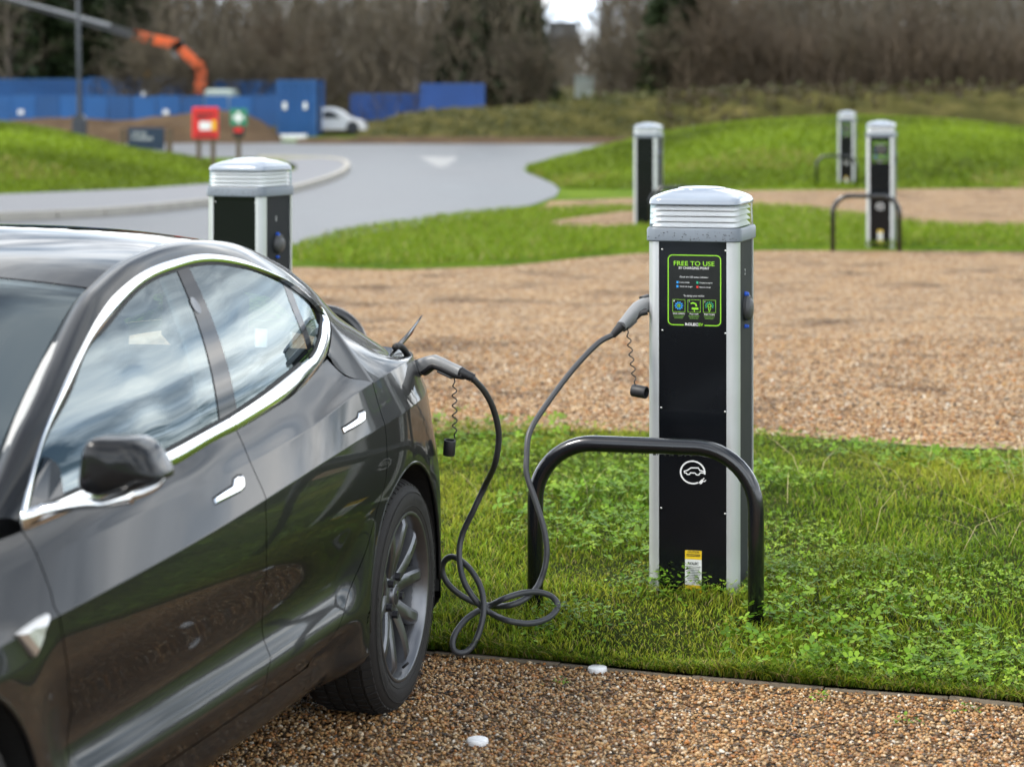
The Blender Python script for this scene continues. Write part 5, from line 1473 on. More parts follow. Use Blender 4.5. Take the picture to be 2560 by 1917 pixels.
def glass_pane(name, xl, xr, m, parent, n=26, nt_=22, off=0.0, mirror=False):
    """pane on the side-glass surface between two edge lines x(z)"""
    P = []
    zb0 = zbot(1.3) - .02
    for j in range(n):
        s = j / (n - 1)
        xb = (1 - s) * xl(zbot(xl(1.0))) + s * xr(zbot(xr(1.0)))
        zb_ = zbot(xb) - .02
        xt = (1 - s) * XT[0] + s * XT[1]
        zt_ = ztop(xt) + .008
        for i in range(nt_):
            t = i / (nt_ - 1)
            P.append((xb + (xt - xb) * t, 0, zb_ + (zt_ - zb_) * t))
    P = np.array(P); P[:, 1] = Yglass(P[:, 0], P[:, 2]) + off
    N = nrm(Yglass, P[:, 0], P[:, 2])
    return put(name, P, grid_faces(n, nt_), m, parent, N, mirror=mirror)
for mir in (False, True):
    xA = float(CI[0, 0]) + .005
    XT = (xA, float(BF[0, 0])); wf = glass_pane('front_window', lambda z: xA + 0 * np.asarray(z), xbf, M_GLASS, car, 40, mirror=mir)
    XT = (float(BF[0, 0]) + .003, float(BR[0, 0]) - .003); pl = glass_pane('door_pillar_trim', lambda z: xbf(z) + .005, lambda z: xbr(z) - .003, M_GLOSSBLK, car, 10, off=.002, mirror=mir)
    XT = (float(BR[0, 0]), float(CR[0, 0])); wr = glass_pane('rear_window_pane', xbr, xcr, M_GLASS, car, 30, mirror=mir)
    XT = (float(CR[0, 0]) + .003, float(TI[1, 0])); wq = glass_pane('quarter_window', lambda z: xcr(z) + .003, lambda z: float(TI[2, 0]) + .004 + 0 * np.asarray(z), M_GLASS, car, 14, mirror=mir)
    if not mir:
        e0 = carpx(489, 763, gsurf(.003)); P = [e0]; F = []
        for k in range(24):
            a = 2 * math.pi * k / 24; x, z = e0[0] + .020 * math.cos(a), e0[2] + .020 * math.sin(a)
            P.append((x, float(Yglass(x, z)) + .0035, z)); F.append((0, 1 + k, 1 + (k + 1) % 24))
        put('camera_window', P, F, M_CAMWIN, pl, smooth=False)
        # frit border of the quarter pane
        ribbon('pane_border', np.stack([CR[:, 0] + .004, Yglass(CR[:, 0] + .004, CR[:, 2]) + .001, CR[:, 2]], -1),
               np.stack([CR[:, 0] + .05, Yglass(CR[:, 0] + .05, CR[:, 2]) + .001, CR[:, 2]], -1), M_GLOSSBLK, wq, bulge=.0, depth=.0, n=30)

# ---------------------------------------------------------------- roof rail, C pillar, roof and screens
seam_px = [(-75, 1330, .735), (-40, 1232, .70), (0, 1126, .675), (36, 1041, .652), (72.5, 965, .634), (125, 860, .610), (181, 763, .59), (221, 717.6, .58), (272, 672, .574), (326, 640, .57), (400, 611.6, .568),
           (472, 602, .568), (550, 603.5, .566), (617, 622.5, .56), (690, 660, .552), (726, 685, .547), (762, 716, .541), (800, 752, .535)]
mate_px = [(46, 1300), (72, 1190), (101.5, 1084.6), (127, 1019), (156, 950.6), (203, 860), (255, 772), (290, 729), (344, 685), (400, 657), (460, 640),
           (527, 633), (599, 645), (654, 667), (714, 698), (752, 725), (789.5, 756), (823, 800)]
SE = [carpx(u, v, y) for u, v, y in seam_px]
MA = [carpx(u, v, gsurf(.012)) for u, v in mate_px]
n_tip = len(SE)
SE += [carpx(823.5, 780, .53), carpx(852, 805, .525), carpx(877, 828, .52), carpx(896, 848, .51), np.array([3.73, .47, .985]), np.array([3.80, .40, .97])]
MA += [np.array([2.64, .795, 1.118]), np.array([2.82, .785, 1.078]), np.array([3.08, .762, 1.026]), np.array([3.36, .71, .982]), np.array([3.60, .61, .955]), np.array([3.76, .48, .945])]
SE = np.array(SE); MA = np.array(MA)
_s = np.linspace(0, 1, len(SE)); _q = np.linspace(0, 1, 140)
def along(P): return np.stack([pchip(_s, P[:, k])(_q) if False else ncs(_s, P[:, k])(_q) for k in range(3)], -1)
SEs, MAs = along(SE), along(MA)
s_tip = (n_tip - 1) / (len(SE) - 1)
bul = pchip([0, .25, .5, s_tip, 1], [.016, .016, .014, .014, .016])(_q)
Tg = np.gradient(SEs, axis=0); Wd = SEs - MAs; NN = np.cross(Tg, Wd); NN /= np.linalg.norm(NN, axis=1, keepdims=True)
NN *= np.where(NN[:, 2:3] < 0, -1, 1)
ts = np.linspace(0, 1, 15)
def railsurf(t): return MAs + Wd * t + NN * (bul * 4 * t * (1 - t))[:, None]
rows = [railsurf(t) for t in ts]
P = np.concatenate([rows[0] - NN * .01] + rows + [rows[-1] - NN * .008]); 
def surf_normals(G):
    """G rows x cols x 3"""
    du = np.gradient(G, axis=1); dv = np.gradient(G, axis=0); n = np.cross(du, dv)
    n /= np.linalg.norm(n, axis=2, keepdims=True) + 1e-12
    return n
G = np.stack(rows, 0); NG = surf_normals(G); NG *= np.where(NG[..., 2:3] < 0, -1, 1)
NGp = np.concatenate([NG[0]] + [NG[i] for i in range(len(ts))] + [NG[-1]])
for mir in (False, True):
    put('roof_rail', P, grid_faces(len(ts) + 2, len(_q)), M_PAINT, car, NGp, mirror=mir)

# shoulder of the rear quarter: from the crease up to the C pillar
xq = np.linspace(2.60, 3.76, 60)
c0 = np.stack([xq, Bm(xq) + d7(xq) - .001, z7(xq)], -1)
lead0 = np.array([carpx(u, v, Yb_safe) for u, v in ((820, 893), (840, 918), (864.5, 937), (901, 949))])
lead1 = np.array([carpx(u, v, gsurf(.012)) for u, v in ((819, 887), (826, 864), (828.5, 842), (828.5, 822))])
i_t = int(round(s_tip * (len(_q) - 1)))
C0 = np.concatenate([resample(np.concatenate([lead0, c0[:1]]), 14)[:-1], resample(c0, 60)])
C1 = np.concatenate([resample(np.concatenate([lead1, MAs[i_t:i_t + 1]]), 14)[:-1], resample(MAs[i_t:], 60)])
dW = np.concatenate([np.repeat((Wd[i_t:i_t + 1] + NN[i_t:i_t + 1] * bul[i_t] * 4), 13, 0) , resample(Wd[i_t:] + NN[i_t:] * (bul[i_t:] * 4)[:, None], 60)])
dirW = dW / np.linalg.norm(dW, axis=1, keepdims=True)
tC = np.gradient(C1, axis=0); tC /= np.linalg.norm(tC, axis=1, keepdims=True); dirP = dirW - tC * (dirW * tC).sum(1, keepdims=True); dirP /= np.linalg.norm(dirP, axis=1, keepdims=True)
ch = C1 - C0; cl = np.linalg.norm(ch, axis=1, keepdims=True)
rows = []
for t in np.linspace(0, 1, 16):
    h00 = 2 * t ** 3 - 3 * t * t + 1; h10 = t ** 3 - 2 * t * t + t; h01 = -2 * t ** 3 + 3 * t * t; h11 = t ** 3 - t * t
    T0 = ch * 1.0 + np.array([0, 0, .25]) * cl * 0 ; wT = np.clip((np.arange(len(C1)) - 13) / 16, 0, 1)[:, None]; T1 = ch * (1 - wT) + dirP * cl * wT
    rows.append(C0 * h00 + T0 * h10 + C1 * h01 + T1 * h11)
G2 = np.stack(rows, 0); N2 = surf_normals(G2); N2 *= np.where(N2[..., 2:3] < 0, -1, 1)
for mir in (False, True):
    put('quarter_shoulder', G2.reshape(-1, 3), grid_faces(16, G2.shape[1]), M_PAINT, car, N2.reshape(-1, 3), mirror=mir)

# roof, windscreen, rear screen and boot lid across the car
def top_patch(name, s0, s1, m, parent, nv=33, ns=30, drop=0.0, keep=None):
    q = np.linspace(s0, s1, ns); E = np.stack([ncs(_s, SE[:, k])(q) for k in range(3)], -1)
    crown = pchip([0, .3, .42, .6, .8, 1], [.045, .042, .040, .042, .06, .04])(q)
    bow = pchip([0, .3, .45, .65, .9, 1], [.17, .12, .04, -.02, -.10, -.06])(q)
    v = np.linspace(-1, 1, nv)
    G = np.zeros((ns, nv, 3))
    G[..., 0] = E[:, 0:1] - bow[:, None] * (1 - v ** 2); G[..., 1] = (E[:, 1:2] - .0035) * v
    G[..., 2] = E[:, 2:3] + crown[:, None] * (1 - np.abs(v) ** 2.3) - .003 - drop
    N = surf_normals(G); N *= np.where(N[..., 2:3] < 0, -1, 1)
    F = grid_faces(ns, nv)
    if keep: F = [f for f in F if keep((f[0] // nv) / (ns - 2), v[f[0] % nv] + 1 / nv)]
    return put(name, G.reshape(-1, 3), F, m, parent, N.reshape(-1, 3))
seg = 1.0 / (len(SE) - 1)
s_head = 7 * seg; s_mid = 11.6 * seg; s_base = 21 * seg
ws = top_patch('windscreen', 0.2 * seg, s_head - .0016, M_SCREEN, car)
top_patch('screen_border', 0.2 * seg, s_head - .0016, M_GLOSSBLK, ws, drop=.006, ns=40, nv=41, keep=lambda s, v: abs(v) > .86 or s > .80 or s < .12 or (abs(v) > .80 and s > .76))
top_patch('roof_glass', s_head + .0016, s_mid, M_ROOFGL, car, ns=40)
top_patch('rear_screen', s_mid + .002, s_base, M_ROOFGL, car, ns=40)
top_patch('boot_lid', s_base + .002, 1.0, M_PAINT, car, ns=12)

# bonnet, nose and tail: closes the body (only their edges can be seen from here)
def bonnet_pt(x, v):
    zc_ = ncs([-.85, -.6, -.2, .2, .55, .75], [.62, .72, .83, .90, .95, .97])(x)
    ye = Bm(x) - .12; zs = z8(x) - .012
    return (x, ye * v, zs + (zc_ + .055 - zs) * (1 - abs(v) ** 2.2))
for nm, xs_, m_ in (('bonnet', np.linspace(-.82, .46, 24), M_PAINT),):
    P = [bonnet_pt(x, v) for x in xs_ for v in np.linspace(-1, 1, 21)]
    put(nm, P, grid_faces(24, 21), m_, car)
xs_ = np.linspace(-.75, .52, 24)
for mir in (False, True):
    P = []
    for x in xs_:
        yb = float(Bm(x) + d8(x)); ye = float(Bm(x)) - .12; zs = float(z8(x))
        for t in np.linspace(0, 1, 5):
            P.append((x, yb + (ye - .003 - yb) * t, zs - .012 * t * t))
    put('wing_top', P, grid_faces(24, 5), M_PAINT, car, mirror=mir)
nose = MB(); P = []
for a in np.linspace(-1, 1, 21):
    yb = .62 * a; xf = -.86 + .16 * abs(a) ** 2.5 if abs(a) < 1 else -.70
    for z in (.17, .30, .50, .62, .70): P.append((xf + (.03 if z < .25 else 0) + (.05 if z > .66 else 0), yb, z))
put('front_bumper', P, grid_faces(21, 5), M_PAINT, car)
P = []
for a in np.linspace(-1, 1, 21):
    for z, dx_ in ((.20, -.06), (.32, 0), (.50, .03), (.70, .02), (.85, -.02), (.95, -.01)): P.append((3.80 + dx_ - .05 * a * a, .60 * a, z))
put('rear_bumper', P, grid_faces(21, 6), M_PAINT, car)
MB().box(-3.62, -.0 + .60, -.70, .70, .16, .19).build('floor_pan', M_BLACK, car)
for mir in (-1, 1):
    for xc in (0.0, WB):
        mb = MB()
        rr = .388 if xc else .391; prof = []
        n = 26; V = []; F = []
        for k in range(n + 1):
            a = -0.05 * math.pi + 1.1 * math.pi * k / n
            xx, zz_ = xc + rr * math.cos(a), .335 + rr * math.sin(a)
            zc_ = float(np.clip(zz_, .24, 2)); yo = float(Ybody(xx, zc_)[0]) - .004
            V += [(-xx, mir * yo, zz_), (-xx, mir * .56, zz_)]
            if k: F.append((2 * k - 2, 2 * k - 1, 2 * k + 1, 2 * k))
        mb.add(V, F)
        cv = [(-xc, mir * .56, .335)] + [V[2 * k + 1] for k in range(n + 1)]
        mb.add(cv, [(0, k + 1, k + 2) for k in range(n)])
        mb.build('wheel_arch_liner', M_BLACK, car)
    for xc, rr in ((0.0, .390), (WB, .387)):        # rolled lip of the arch
        pts = []
        for k in range(41):
            a = math.pi * (-.02 + 1.04 * k / 40)
            xx, zz_ = xc + rr * math.cos(a), .335 + rr * math.sin(a)
            pts.append((-xx, mir * (float(Ybody(xx, max(zz_, .25))[0]) - .004), zz_))
        MB().tube(pts, .006, 8).build('arch_lip', M_PAINT, car, smooth=True)
    # lower valance in front of the rear wheel and the mud guard behind the front one
    P = []
    for x in np.linspace(3.27, 3.75, 8):
        for z in (.19, .25, .33, .42):
            P.append((x, mir * (float(Ybody(x, max(z, .24))[0]) - (.03 if z < .22 else .004)), z))
    put('bumper_valance', P, grid_faces(8, 4), M_BLACK, car)
# tail lamps
for mir in (False, True):
    P = []
    xs_ = np.linspace(3.44, 3.76, 16)
    for x in xs_:
        for t in np.linspace(0, 1, 6):
            z = .86 + t * (.955 - .86); P.append((x, float(Ybody(x, z)[0]) + .003, z))
    put('tail_lamp', P, grid_faces(16, 6), M_RED, car, mirror=mir)
    P = []
    for x in np.linspace(-.72, -.45, 12):
        for t in np.linspace(0, 1, 6):
            z = .62 + .10 * t + .12 * t * (x + .72); P.append((x, float(Ybody(x, z)[0]) + .003, z))
    put('headlamp', P, grid_faces(12, 6), M_LAMP, car, mirror=mir)

# ---------------------------------------------------------------- door handles
def handle(px, parent):
    O = [carpx(u, v, Yb_safe) for u, v in px]
    c = np.mean(O, 0); n = len(O); P = []; F = []
    for sc, off in ((1.0, .0004), (.96, .0036), (.80, .0046)):
        for p in O:
            q = c + (p - c) * np.array([sc if sc > 1 else 1 - (1 - sc) * .5, 1, sc]); y = float(Ybody(q[0], q[2])[0]) + off; P.append((q[0], y, q[2]))
    for k in range(2):
        for i in range(n): F.append((k * n + i, k * n + (i + 1) % n, (k + 1) * n + (i + 1) % n, (k + 1) * n + i))
    F.append(tuple(range(2 * n, 3 * n)))
    # the dark joint round the handle
    J = []
    for i, p in enumerate(O):
        e_ = O[(i + 1) % n] - O[i - 1]; nn2 = np.array([e_[2], 0, -e_[0]]); nn2 /= np.linalg.norm(nn2) + 1e-9
        nn2 *= 1 if nn2 @ (p - c) > 0 else -1
        q = p + nn2 * .0034; J.append((q[0], float(Ybody(q[0], q[2])[0]) + .0009, q[2]))
    h = put('door_handle', P, F, M_CHROME, parent, smooth=False)
    put('handle_recess', J, [tuple(range(n))], M_BLACK, h, smooth=False)
f_h = [(1080, 298), (1088, 321), (1150, 290), (1215, 257), (1237, 232), (1234, 196), (1226, 178), (1205, 181), (1184, 197), (1178, 232), (1130, 262)]
handle([(u / 2.0275, 1100 + v / 2.0275) for u, v in f_h], FDOOR)
r_h = [(305, 1205), (322, 1248), (410, 1205), (500, 1148), (546, 1110), (545, 1040), (530, 1018), (478, 1040), (465, 1098), (390, 1150)]
handle([(780 + u / 4.14, 780 + v / 4.14) for u, v in r_h], RDOOR)

# side camera badge on the front wing
bd = [(140, 400), (225, 330), (350, 245), (430, 205), (400, 290), (375, 360), (360, 450), (305, 600)]
O = [carpx(u / 3.79, 1480 + v / 3.79, Yb_safe) for u, v in bd]; c = np.mean(O, 0); n = len(O); P = []; F = []
for sc, off in ((1.06, .001), (1.0, .009), (.72, .015)):
    for p in O:
        q = c + (p - c) * sc; P.append((q[0], float(Ybody(q[0], q[2])[0]) + off, q[2]))
for k in range(2):
    for i in range(n): F.append((k * n + i, k * n + (i + 1) % n, (k + 1) * n + (i + 1) % n, (k + 1) * n + i))
F.append(tuple(range(2 * n, 3 * n)))
put('side_camera', P, F, M_SATIN, car, smooth=False)

# ---------------------------------------------------------------- door mirror
def px_on(u, v, y): return carpx(u, v, y)
def c7(u, v): return (u / 5.018, 1080 + v / 5.018)
MY0, MY1 = .955, 1.125
outl = [(1075, 120), (1130, 88), (1300, 80), (1480, 82), (1640, 92), (1760, 150), (1860, 260), (1930, 380), (1985, 490), (2030, 600),
        (1900, 650), (1700, 715), (1500, 765), (1350, 790), (1250, 815), (1130, 780), (1000, 715), (988, 640), (1010, 480), (1035, 290)]
us = np.array([c7(*p) for p in outl]); u0, u1 = us[:, 0].min(), us[:, 0].max()
KM, YM = .22, 1.045
XM = float(carpx(300, 1170, YM)[0])
def on_plane(u, v, dxp=0.0):
    """ray against the upright plane of the mirror head"""
    o, d = carray(u, v)
    o_ = np.array([o.dot(REAR) + WB, o.dot(LEFT) + WY, o.z]); d_ = np.array([d.dot(REAR), d.dot(LEFT), d.z])
    t = (XM + dxp + KM * (o_[1] - YM) - o_[0]) / (d_[0] - KM * d_[1]); return o_ + d_ * t
O = resample(np.array([on_plane(u, v) for u, v in np.concatenate([us, us[:1]])]), 81)[:-1]
for _ in range(7): O = .5 * O + .25 * (np.roll(O, 1, 0) + np.roll(O, -1, 0))
c = O.mean(0); O = c + (O - c) * 1.025; off0 = O - c
P = []; n = len(O); F = []; MI = []
rings = [(.90, .082), (.96, .080), (.985, .070), (1.0, .045), (1.0, .020), (.99, .006), (.97, -.004), (.93, -.012), (.86, -.018), (.74, -.0225), (.55, -.0262), (.32, -.0285), (.12, -.0295), (.01, -.0297)]
fu = (off0[:, 1] - off0[:, 1].min()) / (off0[:, 1].max() - off0[:, 1].min())
for sc, dxx in rings:
    for p in off0: P.append(c + p * sc + np.array([dxx, 0, 0]))
for k in range(len(rings) - 1):
    for i in range(n):
        F.append((k * n + i, k * n + (i + 1) % n, (k + 1) * n + (i + 1) % n, (k + 1) * n + i))
        pc = np.mean([P[j] for j in F[-1]], 0); g = (pc[1] - c[1] - off0[:, 1].min()) / (off0[:, 1].max() - off0[:, 1].min())
        MI.append(1 if g < .17 or rings[k][1] > .060 else 0)
F.append(tuple(range(n))[::-1]); MI.append(1)
mirror_root = put('door_mirror', P, F, [M_PAINT, M_GLOSSBLK], car, smooth=True)
mirror_root.data.polygons.foreach_set('material_index', MI)
P = [c + p * .88 + np.array([.0835, 0, 0]) for p in off0]
put('mirror_glass', P, [tuple(range(n))], M_CHROME, mirror_root, smooth=False)
# bright arm from the window corner under the head
arm_up = [(262, 1010), (360, 960), (520, 915), (800, 870), (1000, 842), (1180, 838), (1270, 850), (1400, 815), (1560, 765), (1640, 742)]
arm_lo = [(270, 1248), (380, 1195), (520, 1130), (800, 1020), (1000, 985), (1120, 975), (1280, 960), (1400, 945), (1560, 918), (1655, 905)]
def arm_pts(L_, dy=0.0):
    Q = []
    for u, v in L_:
        uu, vv = c7(u, v); f = np.clip((u - 262) / (1655 - 262), 0, 1)
        Q.append(px_on(uu, vv, .845 + (1.085 - .845) * f ** 1.15 + dy))
    return np.array(Q)
A = resample(arm_pts(arm_up), 40); B = resample(arm_pts(arm_lo), 40); P = []; F = []
nd = np.array([-1.0, .15, 0])
K = 14
for i in range(40):
    mid = (A[i] + B[i]) / 2; hv = (A[i] - B[i]) / 2; dep_ = .016 if i > 4 else .006 + .0025 * i
    for k in range(K):
        a = 2 * math.pi * k / K
        P.append(mid + hv * math.cos(a) + (-nd) * dep_ * math.sin(a) * 1.0 + (-nd) * dep_ * .6)
for i in range(39):
    for k in range(K): F.append((i * K + k, i * K + (k + 1) % K, (i + 1) * K + (k + 1) % K, (i + 1) * K + k))
F.append(tuple(range(39 * K, 40 * K))); F.append(tuple(range(K))[::-1])
put('mirror_arm', P, F, M_CHROME, mirror_root, smooth=True)
tip_u = [(1652, 735), (1760, 715), (1900, 665), (2000, 620), (2048, 585)]; tip_l = [(1665, 862), (1760, 830), (1900, 765), (1990, 700), (2046, 612)]
def tip_pts(L_): return np.array([px_on(*c7(u, v), 1.085 + .045 * (u - 1650) / 400) for u, v in L_])
A = resample(tip_pts(tip_u), 16); B = resample(tip_pts(tip_l), 16); P = []; F = []
for i in range(16):
    mid = (A[i] + B[i]) / 2; hv = (A[i] - B[i]) / 2
    for k in range(K):
        a = 2 * math.pi * k / K; P.append(mid + hv * math.cos(a) * 1.0 - nd * .014 * math.sin(a) + nd * (-.008))
for i in range(15):
    for k in range(K): F.append((i * K + k, i * K + (k + 1) % K, (i + 1) * K + (k + 1) % K, (i + 1) * K + k))
F.append(tuple(range(15 * K, 16 * K))); F.append(tuple(range(K))[::-1])
put('mirror_trim', P, F, M_CHROME, mirror_root, smooth=True)
# black corner plate behind the mirror in the window
sail = [(560, 300), (640, 330), (720, 400), (750, 450), (775, 600), (805, 790), (600, 870), (370, 950), (400, 800), (470, 560)]
P = [px_on(*c7(u, v), gsurf(.004)) for u, v in sail]
put('mirror_corner_plate', P, [tuple(range(len(P)))], M_GLOSSBLK, car, smooth=False)
# right-hand mirror, a plain mirrored shell
rm = mk('door_mirror', [(v.co.x, -v.co.y, v.co.z) for v in mirror_root.data.vertices], [tuple(p.vertices)[::-1] for p in mirror_root.data.polygons], M_PAINT, car)

# ---------------------------------------------------------------- wheels
def make_wheel():
    w = empty('wheel')
    # tyre: lathe about local y, outer face at y = 0
    prof = [(.236, -.010), (.243, .000), (.255, .0055), (.275, .0085), (.295, .0075), (.312, .001), (.322, -.010), (.329, -.022), (.3335, -.040),
            (.3342, -.060), (.335, -.117), (.3342, -.175), (.333, -.195), (.327, -.215), (.312, -.232), (.285, -.240), (.25, -.232), (.236, -.222)]
    ty = MB().lathe(prof, 72, 'y')
    tyre = ty.build('tyre', M_TYRE, w, smooth=True)
    # tread blocks on the shoulder
    tb = MB()
    for k in range(64):
        a = 2 * math.pi * k / 64; ca, sa = math.cos(a), math.sin(a)
        def pt(r, y, da): return (r * math.cos(a + da), y, r * math.sin(a + da))
        d = .036
        for (r0, y0, r1, y1) in ((.3215, -.008, .3345, -.034), (.3345, -.044, .3352, -.075), (.3352, -.084, .3352, -.112), (.3352, -.122, .3352, -.150), (.3345, -.160, .334, -.19)):
            A = [pt(r0 + .0035, y0, -d), pt(r0 + .0035, y0, d), pt(r1 + .0035, y1, d), pt(r1 + .0035, y1, -d)]
            B = [pt(r0 - .004, y0, -d), pt(r0 - .004, y0, d), pt(r1 - .004, y1, d), pt(r1 - .004, y1, -d)]
            tb.add(A + B, [(0, 1, 2, 3), (0, 4, 5, 1), (1, 5, 6, 2), (2, 6, 7, 3), (3, 7, 4, 0)])
    tb.build('tread', M_TYRE, tyre)
    # raised sidewall rings
    rg = MB()
    for r_ in (.262, .302):
        rg.tube([(r_ * math.cos(2 * math.pi * k / 72), .0078 if r_ > .28 else .0068, r_ * math.sin(2 * math.pi * k / 72)) for k in range(72)], .0012, 5, closed=True)
    rg.build('sidewall_rib', M_TYRE, tyre, smooth=True)
    # lettering moulded on the sidewall
    V = []; F = []
    for txt, a0, da, hgt in (('MICHELIN', 196, 4.6, .028), ('PILOT SPORT 4', 150, 3.3, .017), ('MICHELIN', 16, 4.6, .028), ('PILOT SPORT 4', 330, 3.3, .017)):
        a = a0
        for chh in txt:
            if chh != ' ':
                tv, tf = text_mesh(chh, hgt * 1.3, bold=.0004)
                b = len(V); r0 = .2825 - hgt * .45
                for x_, y_ in tv:
                    aa = R(a) - x_ / (r0 + y_) ; rr = r0 + y_
                    V.append((rr * math.cos(aa), .0094 - abs(rr - .279) * .02, rr * math.sin(aa)))
                F += [tuple(i + b for i in f) for f in tf]
            a -= da
    mk('sidewall_lettering', V, F, M_TYRE_L, tyre, smooth=False)
    # alloy: barrel, lip, ten spokes in five pairs
    rim = MB().lathe([(.2465, -.004), (.2455, .004), (.240, .0055), (.2345, .002), (.231, -.012), (.226, -.020), (.222, -.05), (.216, -.10), (.212, -.16), (.222, -.20), (.236, -.216)], 72, 'y').build('rim', M_RIM, w, smooth=True, sharp=50)
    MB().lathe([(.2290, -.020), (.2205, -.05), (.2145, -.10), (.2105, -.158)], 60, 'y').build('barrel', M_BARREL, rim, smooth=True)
    sp = MB()
    for k in range(5):
        base = 2 * math.pi * k / 5 + R(90)
        for s in (-1, 1):
            a_in, a_out = base + s * R(8.5), base + s * R(19.0)
            path = []; 
            for f in np.linspace(0, 1, 9):
                r_ = .050 + (.2275 - .050) * f; a = a_in + (a_out - a_in) * min(1, f * 1.05) ** .9
                y_ = -.034 + .026 * math.sin(f * math.pi * .5) - .004 * (1 - f)
                if f > .93: y_ -= .010
                path.append((r_, a, y_))
            V = []
            for i, (r_, a, y_) in enumerate(path):
                f = i / 8; hw = .0205 + .003 * (1 - f) - .002 * f
                ta = (-math.sin(a), 0, math.cos(a)); ra = (math.cos(a), 0, math.sin(a))
                dep = .042 - .010 * f
                for (o_, yy) in ((-hw * 1.25, -dep), (-hw, -.006), (-hw * .55, .0), (hw * .55, .0), (hw, -.006), (hw * 1.25, -dep)):
                    V.append((ra[0] * r_ + ta[0] * o_, y_ + yy, ra[2] * r_ + ta[2] * o_))
            F = []
            for i in range(8):
                for j in range(5): F.append((i * 6 + j, (i + 1) * 6 + j, (i + 1) * 6 + j + 1, i * 6 + j + 1))
            sp.add(V, F)
    sp.build('spoke', M_RIM, rim, smooth=True, sharp=32)
    hub = MB().lathe([(.0, -.024), (.030, -.024), (.034, -.027), (.036, -.034), (.062, -.036), (.075, -.042), (.080, -.055), (.080, -.10)], 40, 'y').build('hub', M_RIM, rim, smooth=True, sharp=35)
    MB().lathe([(.0, -.0225), (.024, -.0225), (.027, -.0245)], 32, 'y').build('centre_cap', M_DARKCAP, hub, smooth=True)
    # emblem: a flared upright under a shallow arc
    em = MB()
    em.prism([(-.013, .012), (-.006, .0155), (0, .0165), (.006, .0155), (.013, .012), (.011, .0085), (.0042, .0105), (.0028, .004), (0, -.0165), (-.0028, .004), (-.0042, .0105), (-.011, .0085)], -.0222, -.0206, 'y')
    em.build('emblem', M_CHROME, hub)
    for k in range(5):
        a = 2 * math.pi * k / 5 + R(54)
        cx_, cz_ = .057 * math.cos(a), .057 * math.sin(a)
        nb = MB(); nb.add([(cx_ + .0115 * math.cos(t * math.pi / 3), y_, cz_ + .0115 * math.sin(t * math.pi / 3)) for y_ in (-.045, -.020) for t in range(6)],
                          [(5, 4, 3, 2, 1, 0), (6, 7, 8, 9, 10, 11)] + [(t, (t + 1) % 6, 6 + (t + 1) % 6, 6 + t) for t in range(6)])
        nb.build('lug_nut', M_DARKCAP, hub)
    MB().lathe([(.09, -.105), (.168, -.105), (.172, -.108), (.172, -.128)], 48, 'y').build('brake_disc', M_DISC, w, smooth=True, sharp=40)
    cl = MB()
    for i in range(8):
        a0 = R(20 + i * 10); a1 = R(30 + i * 10)
        V = [(r_ * math.cos(a), y_, r_ * math.sin(a)) for a in (a0, a1) for r_, y_ in ((.10, -.085), (.178, -.085), (.178, -.14), (.10, -.14))]
        cl.add(V, [(0, 1, 5, 4), (1, 2, 6, 5), (3, 0, 4, 7), (0, 3, 2, 1), (4, 5, 6, 7)])
    cl.build('brake_caliper', M_DARKCAP, w)
    vp = MB(); vp.tube([(.222 * math.cos(R(-93)), -.012, .222 * math.sin(R(-93))), (.205 * math.cos(R(-93)), .006, .205 * math.sin(R(-93)))], .0038, 8)
    vp.build('valve', M_RUBBER, rim, smooth=True)
    return w
M_TYRE_L = mat('moulded lettering', (.020, .018, .017), rough=.7, noise=(40, .3))
M_DARKCAP = mat('dark cap', (.05, .05, .055), rough=.4, metal=.5, noise=(40, .2, .1))
w0 = make_wheel()
spots = [(WB, 1, 7), (0.0, 1, 31), (WB, -1, 20), (0.0, -1, 50)]
for i, (xw, s, spin) in enumerate(spots):
    w = w0 if i == 0 else copy_tree(w0)
    w.parent = car
    w.location = (-xw, s * (WY - .006), .334)
    w.rotation_euler = Euler((R(-1.2) * s, R(spin), 0 if s > 0 else math.pi), 'ZXY')

# ---------------------------------------------------------------- cabin
def seat(xc, yc, rear=False):
    s = empty('seat'); s.parent = car
    s.location = (-xc, yc, .28)
    w = .25 if not rear else .58
    MB().box(-.25, .27, -w, w, .0, .22, .05).build('cushion', M_SEAT, s, smooth=True, sharp=40)
    b = MB().box(-.08, .06, -w, w, -.02, .62, .05); o = b.build('backrest', M_SEAT, s, smooth=True, sharp=40)
    o.location = (-.24, 0, .18); o.rotation_euler = (0, R(-16), 0)
    for yy in ((0,) if not rear else (-.36, .36)):
        h = MB().box(-.055, .05, -.13, .13, 0, .20, .045).build('headrest', M_SEAT, s, smooth=True, sharp=40)
        h.location = (-.43, yy, .78); h.rotation_euler = (0, R(-8), 0)
    return s
for yc in (.37, -.37): seat(1.32, yc)
seat(2.22, 0, True)
mb = MB().box(-.98, -.42, -.74, .74, .62, .86, .06); mb.build('dashboard', M_TRIM, car, smooth=True, sharp=40)
sw = empty('steering_wheel'); sw.parent = car; sw.location = (-1.02, -.37, .80); sw.rotation_euler = (0, R(-65), 0)
MB().tube([(.18 * math.cos(2 * math.pi * k / 28), .18 * math.sin(2 * math.pi * k / 28), 0) for k in range(28)], .016, 8, closed=True).build('wheel_ring', M_SEAT, sw, smooth=True)
MB().box(-.17, .17, -.02, .02, -.01, .01).box(-.06, .06, -.06, .06, -.015, .015).build('wheel_boss', M_SEAT, sw)
MB().box(-.80, -.79, -.02, .02, .82, .90).box(-.80, -.78, -.18, .20, .86, 1.06, .006).build('centre_screen', M_GLOSSBLK, car)
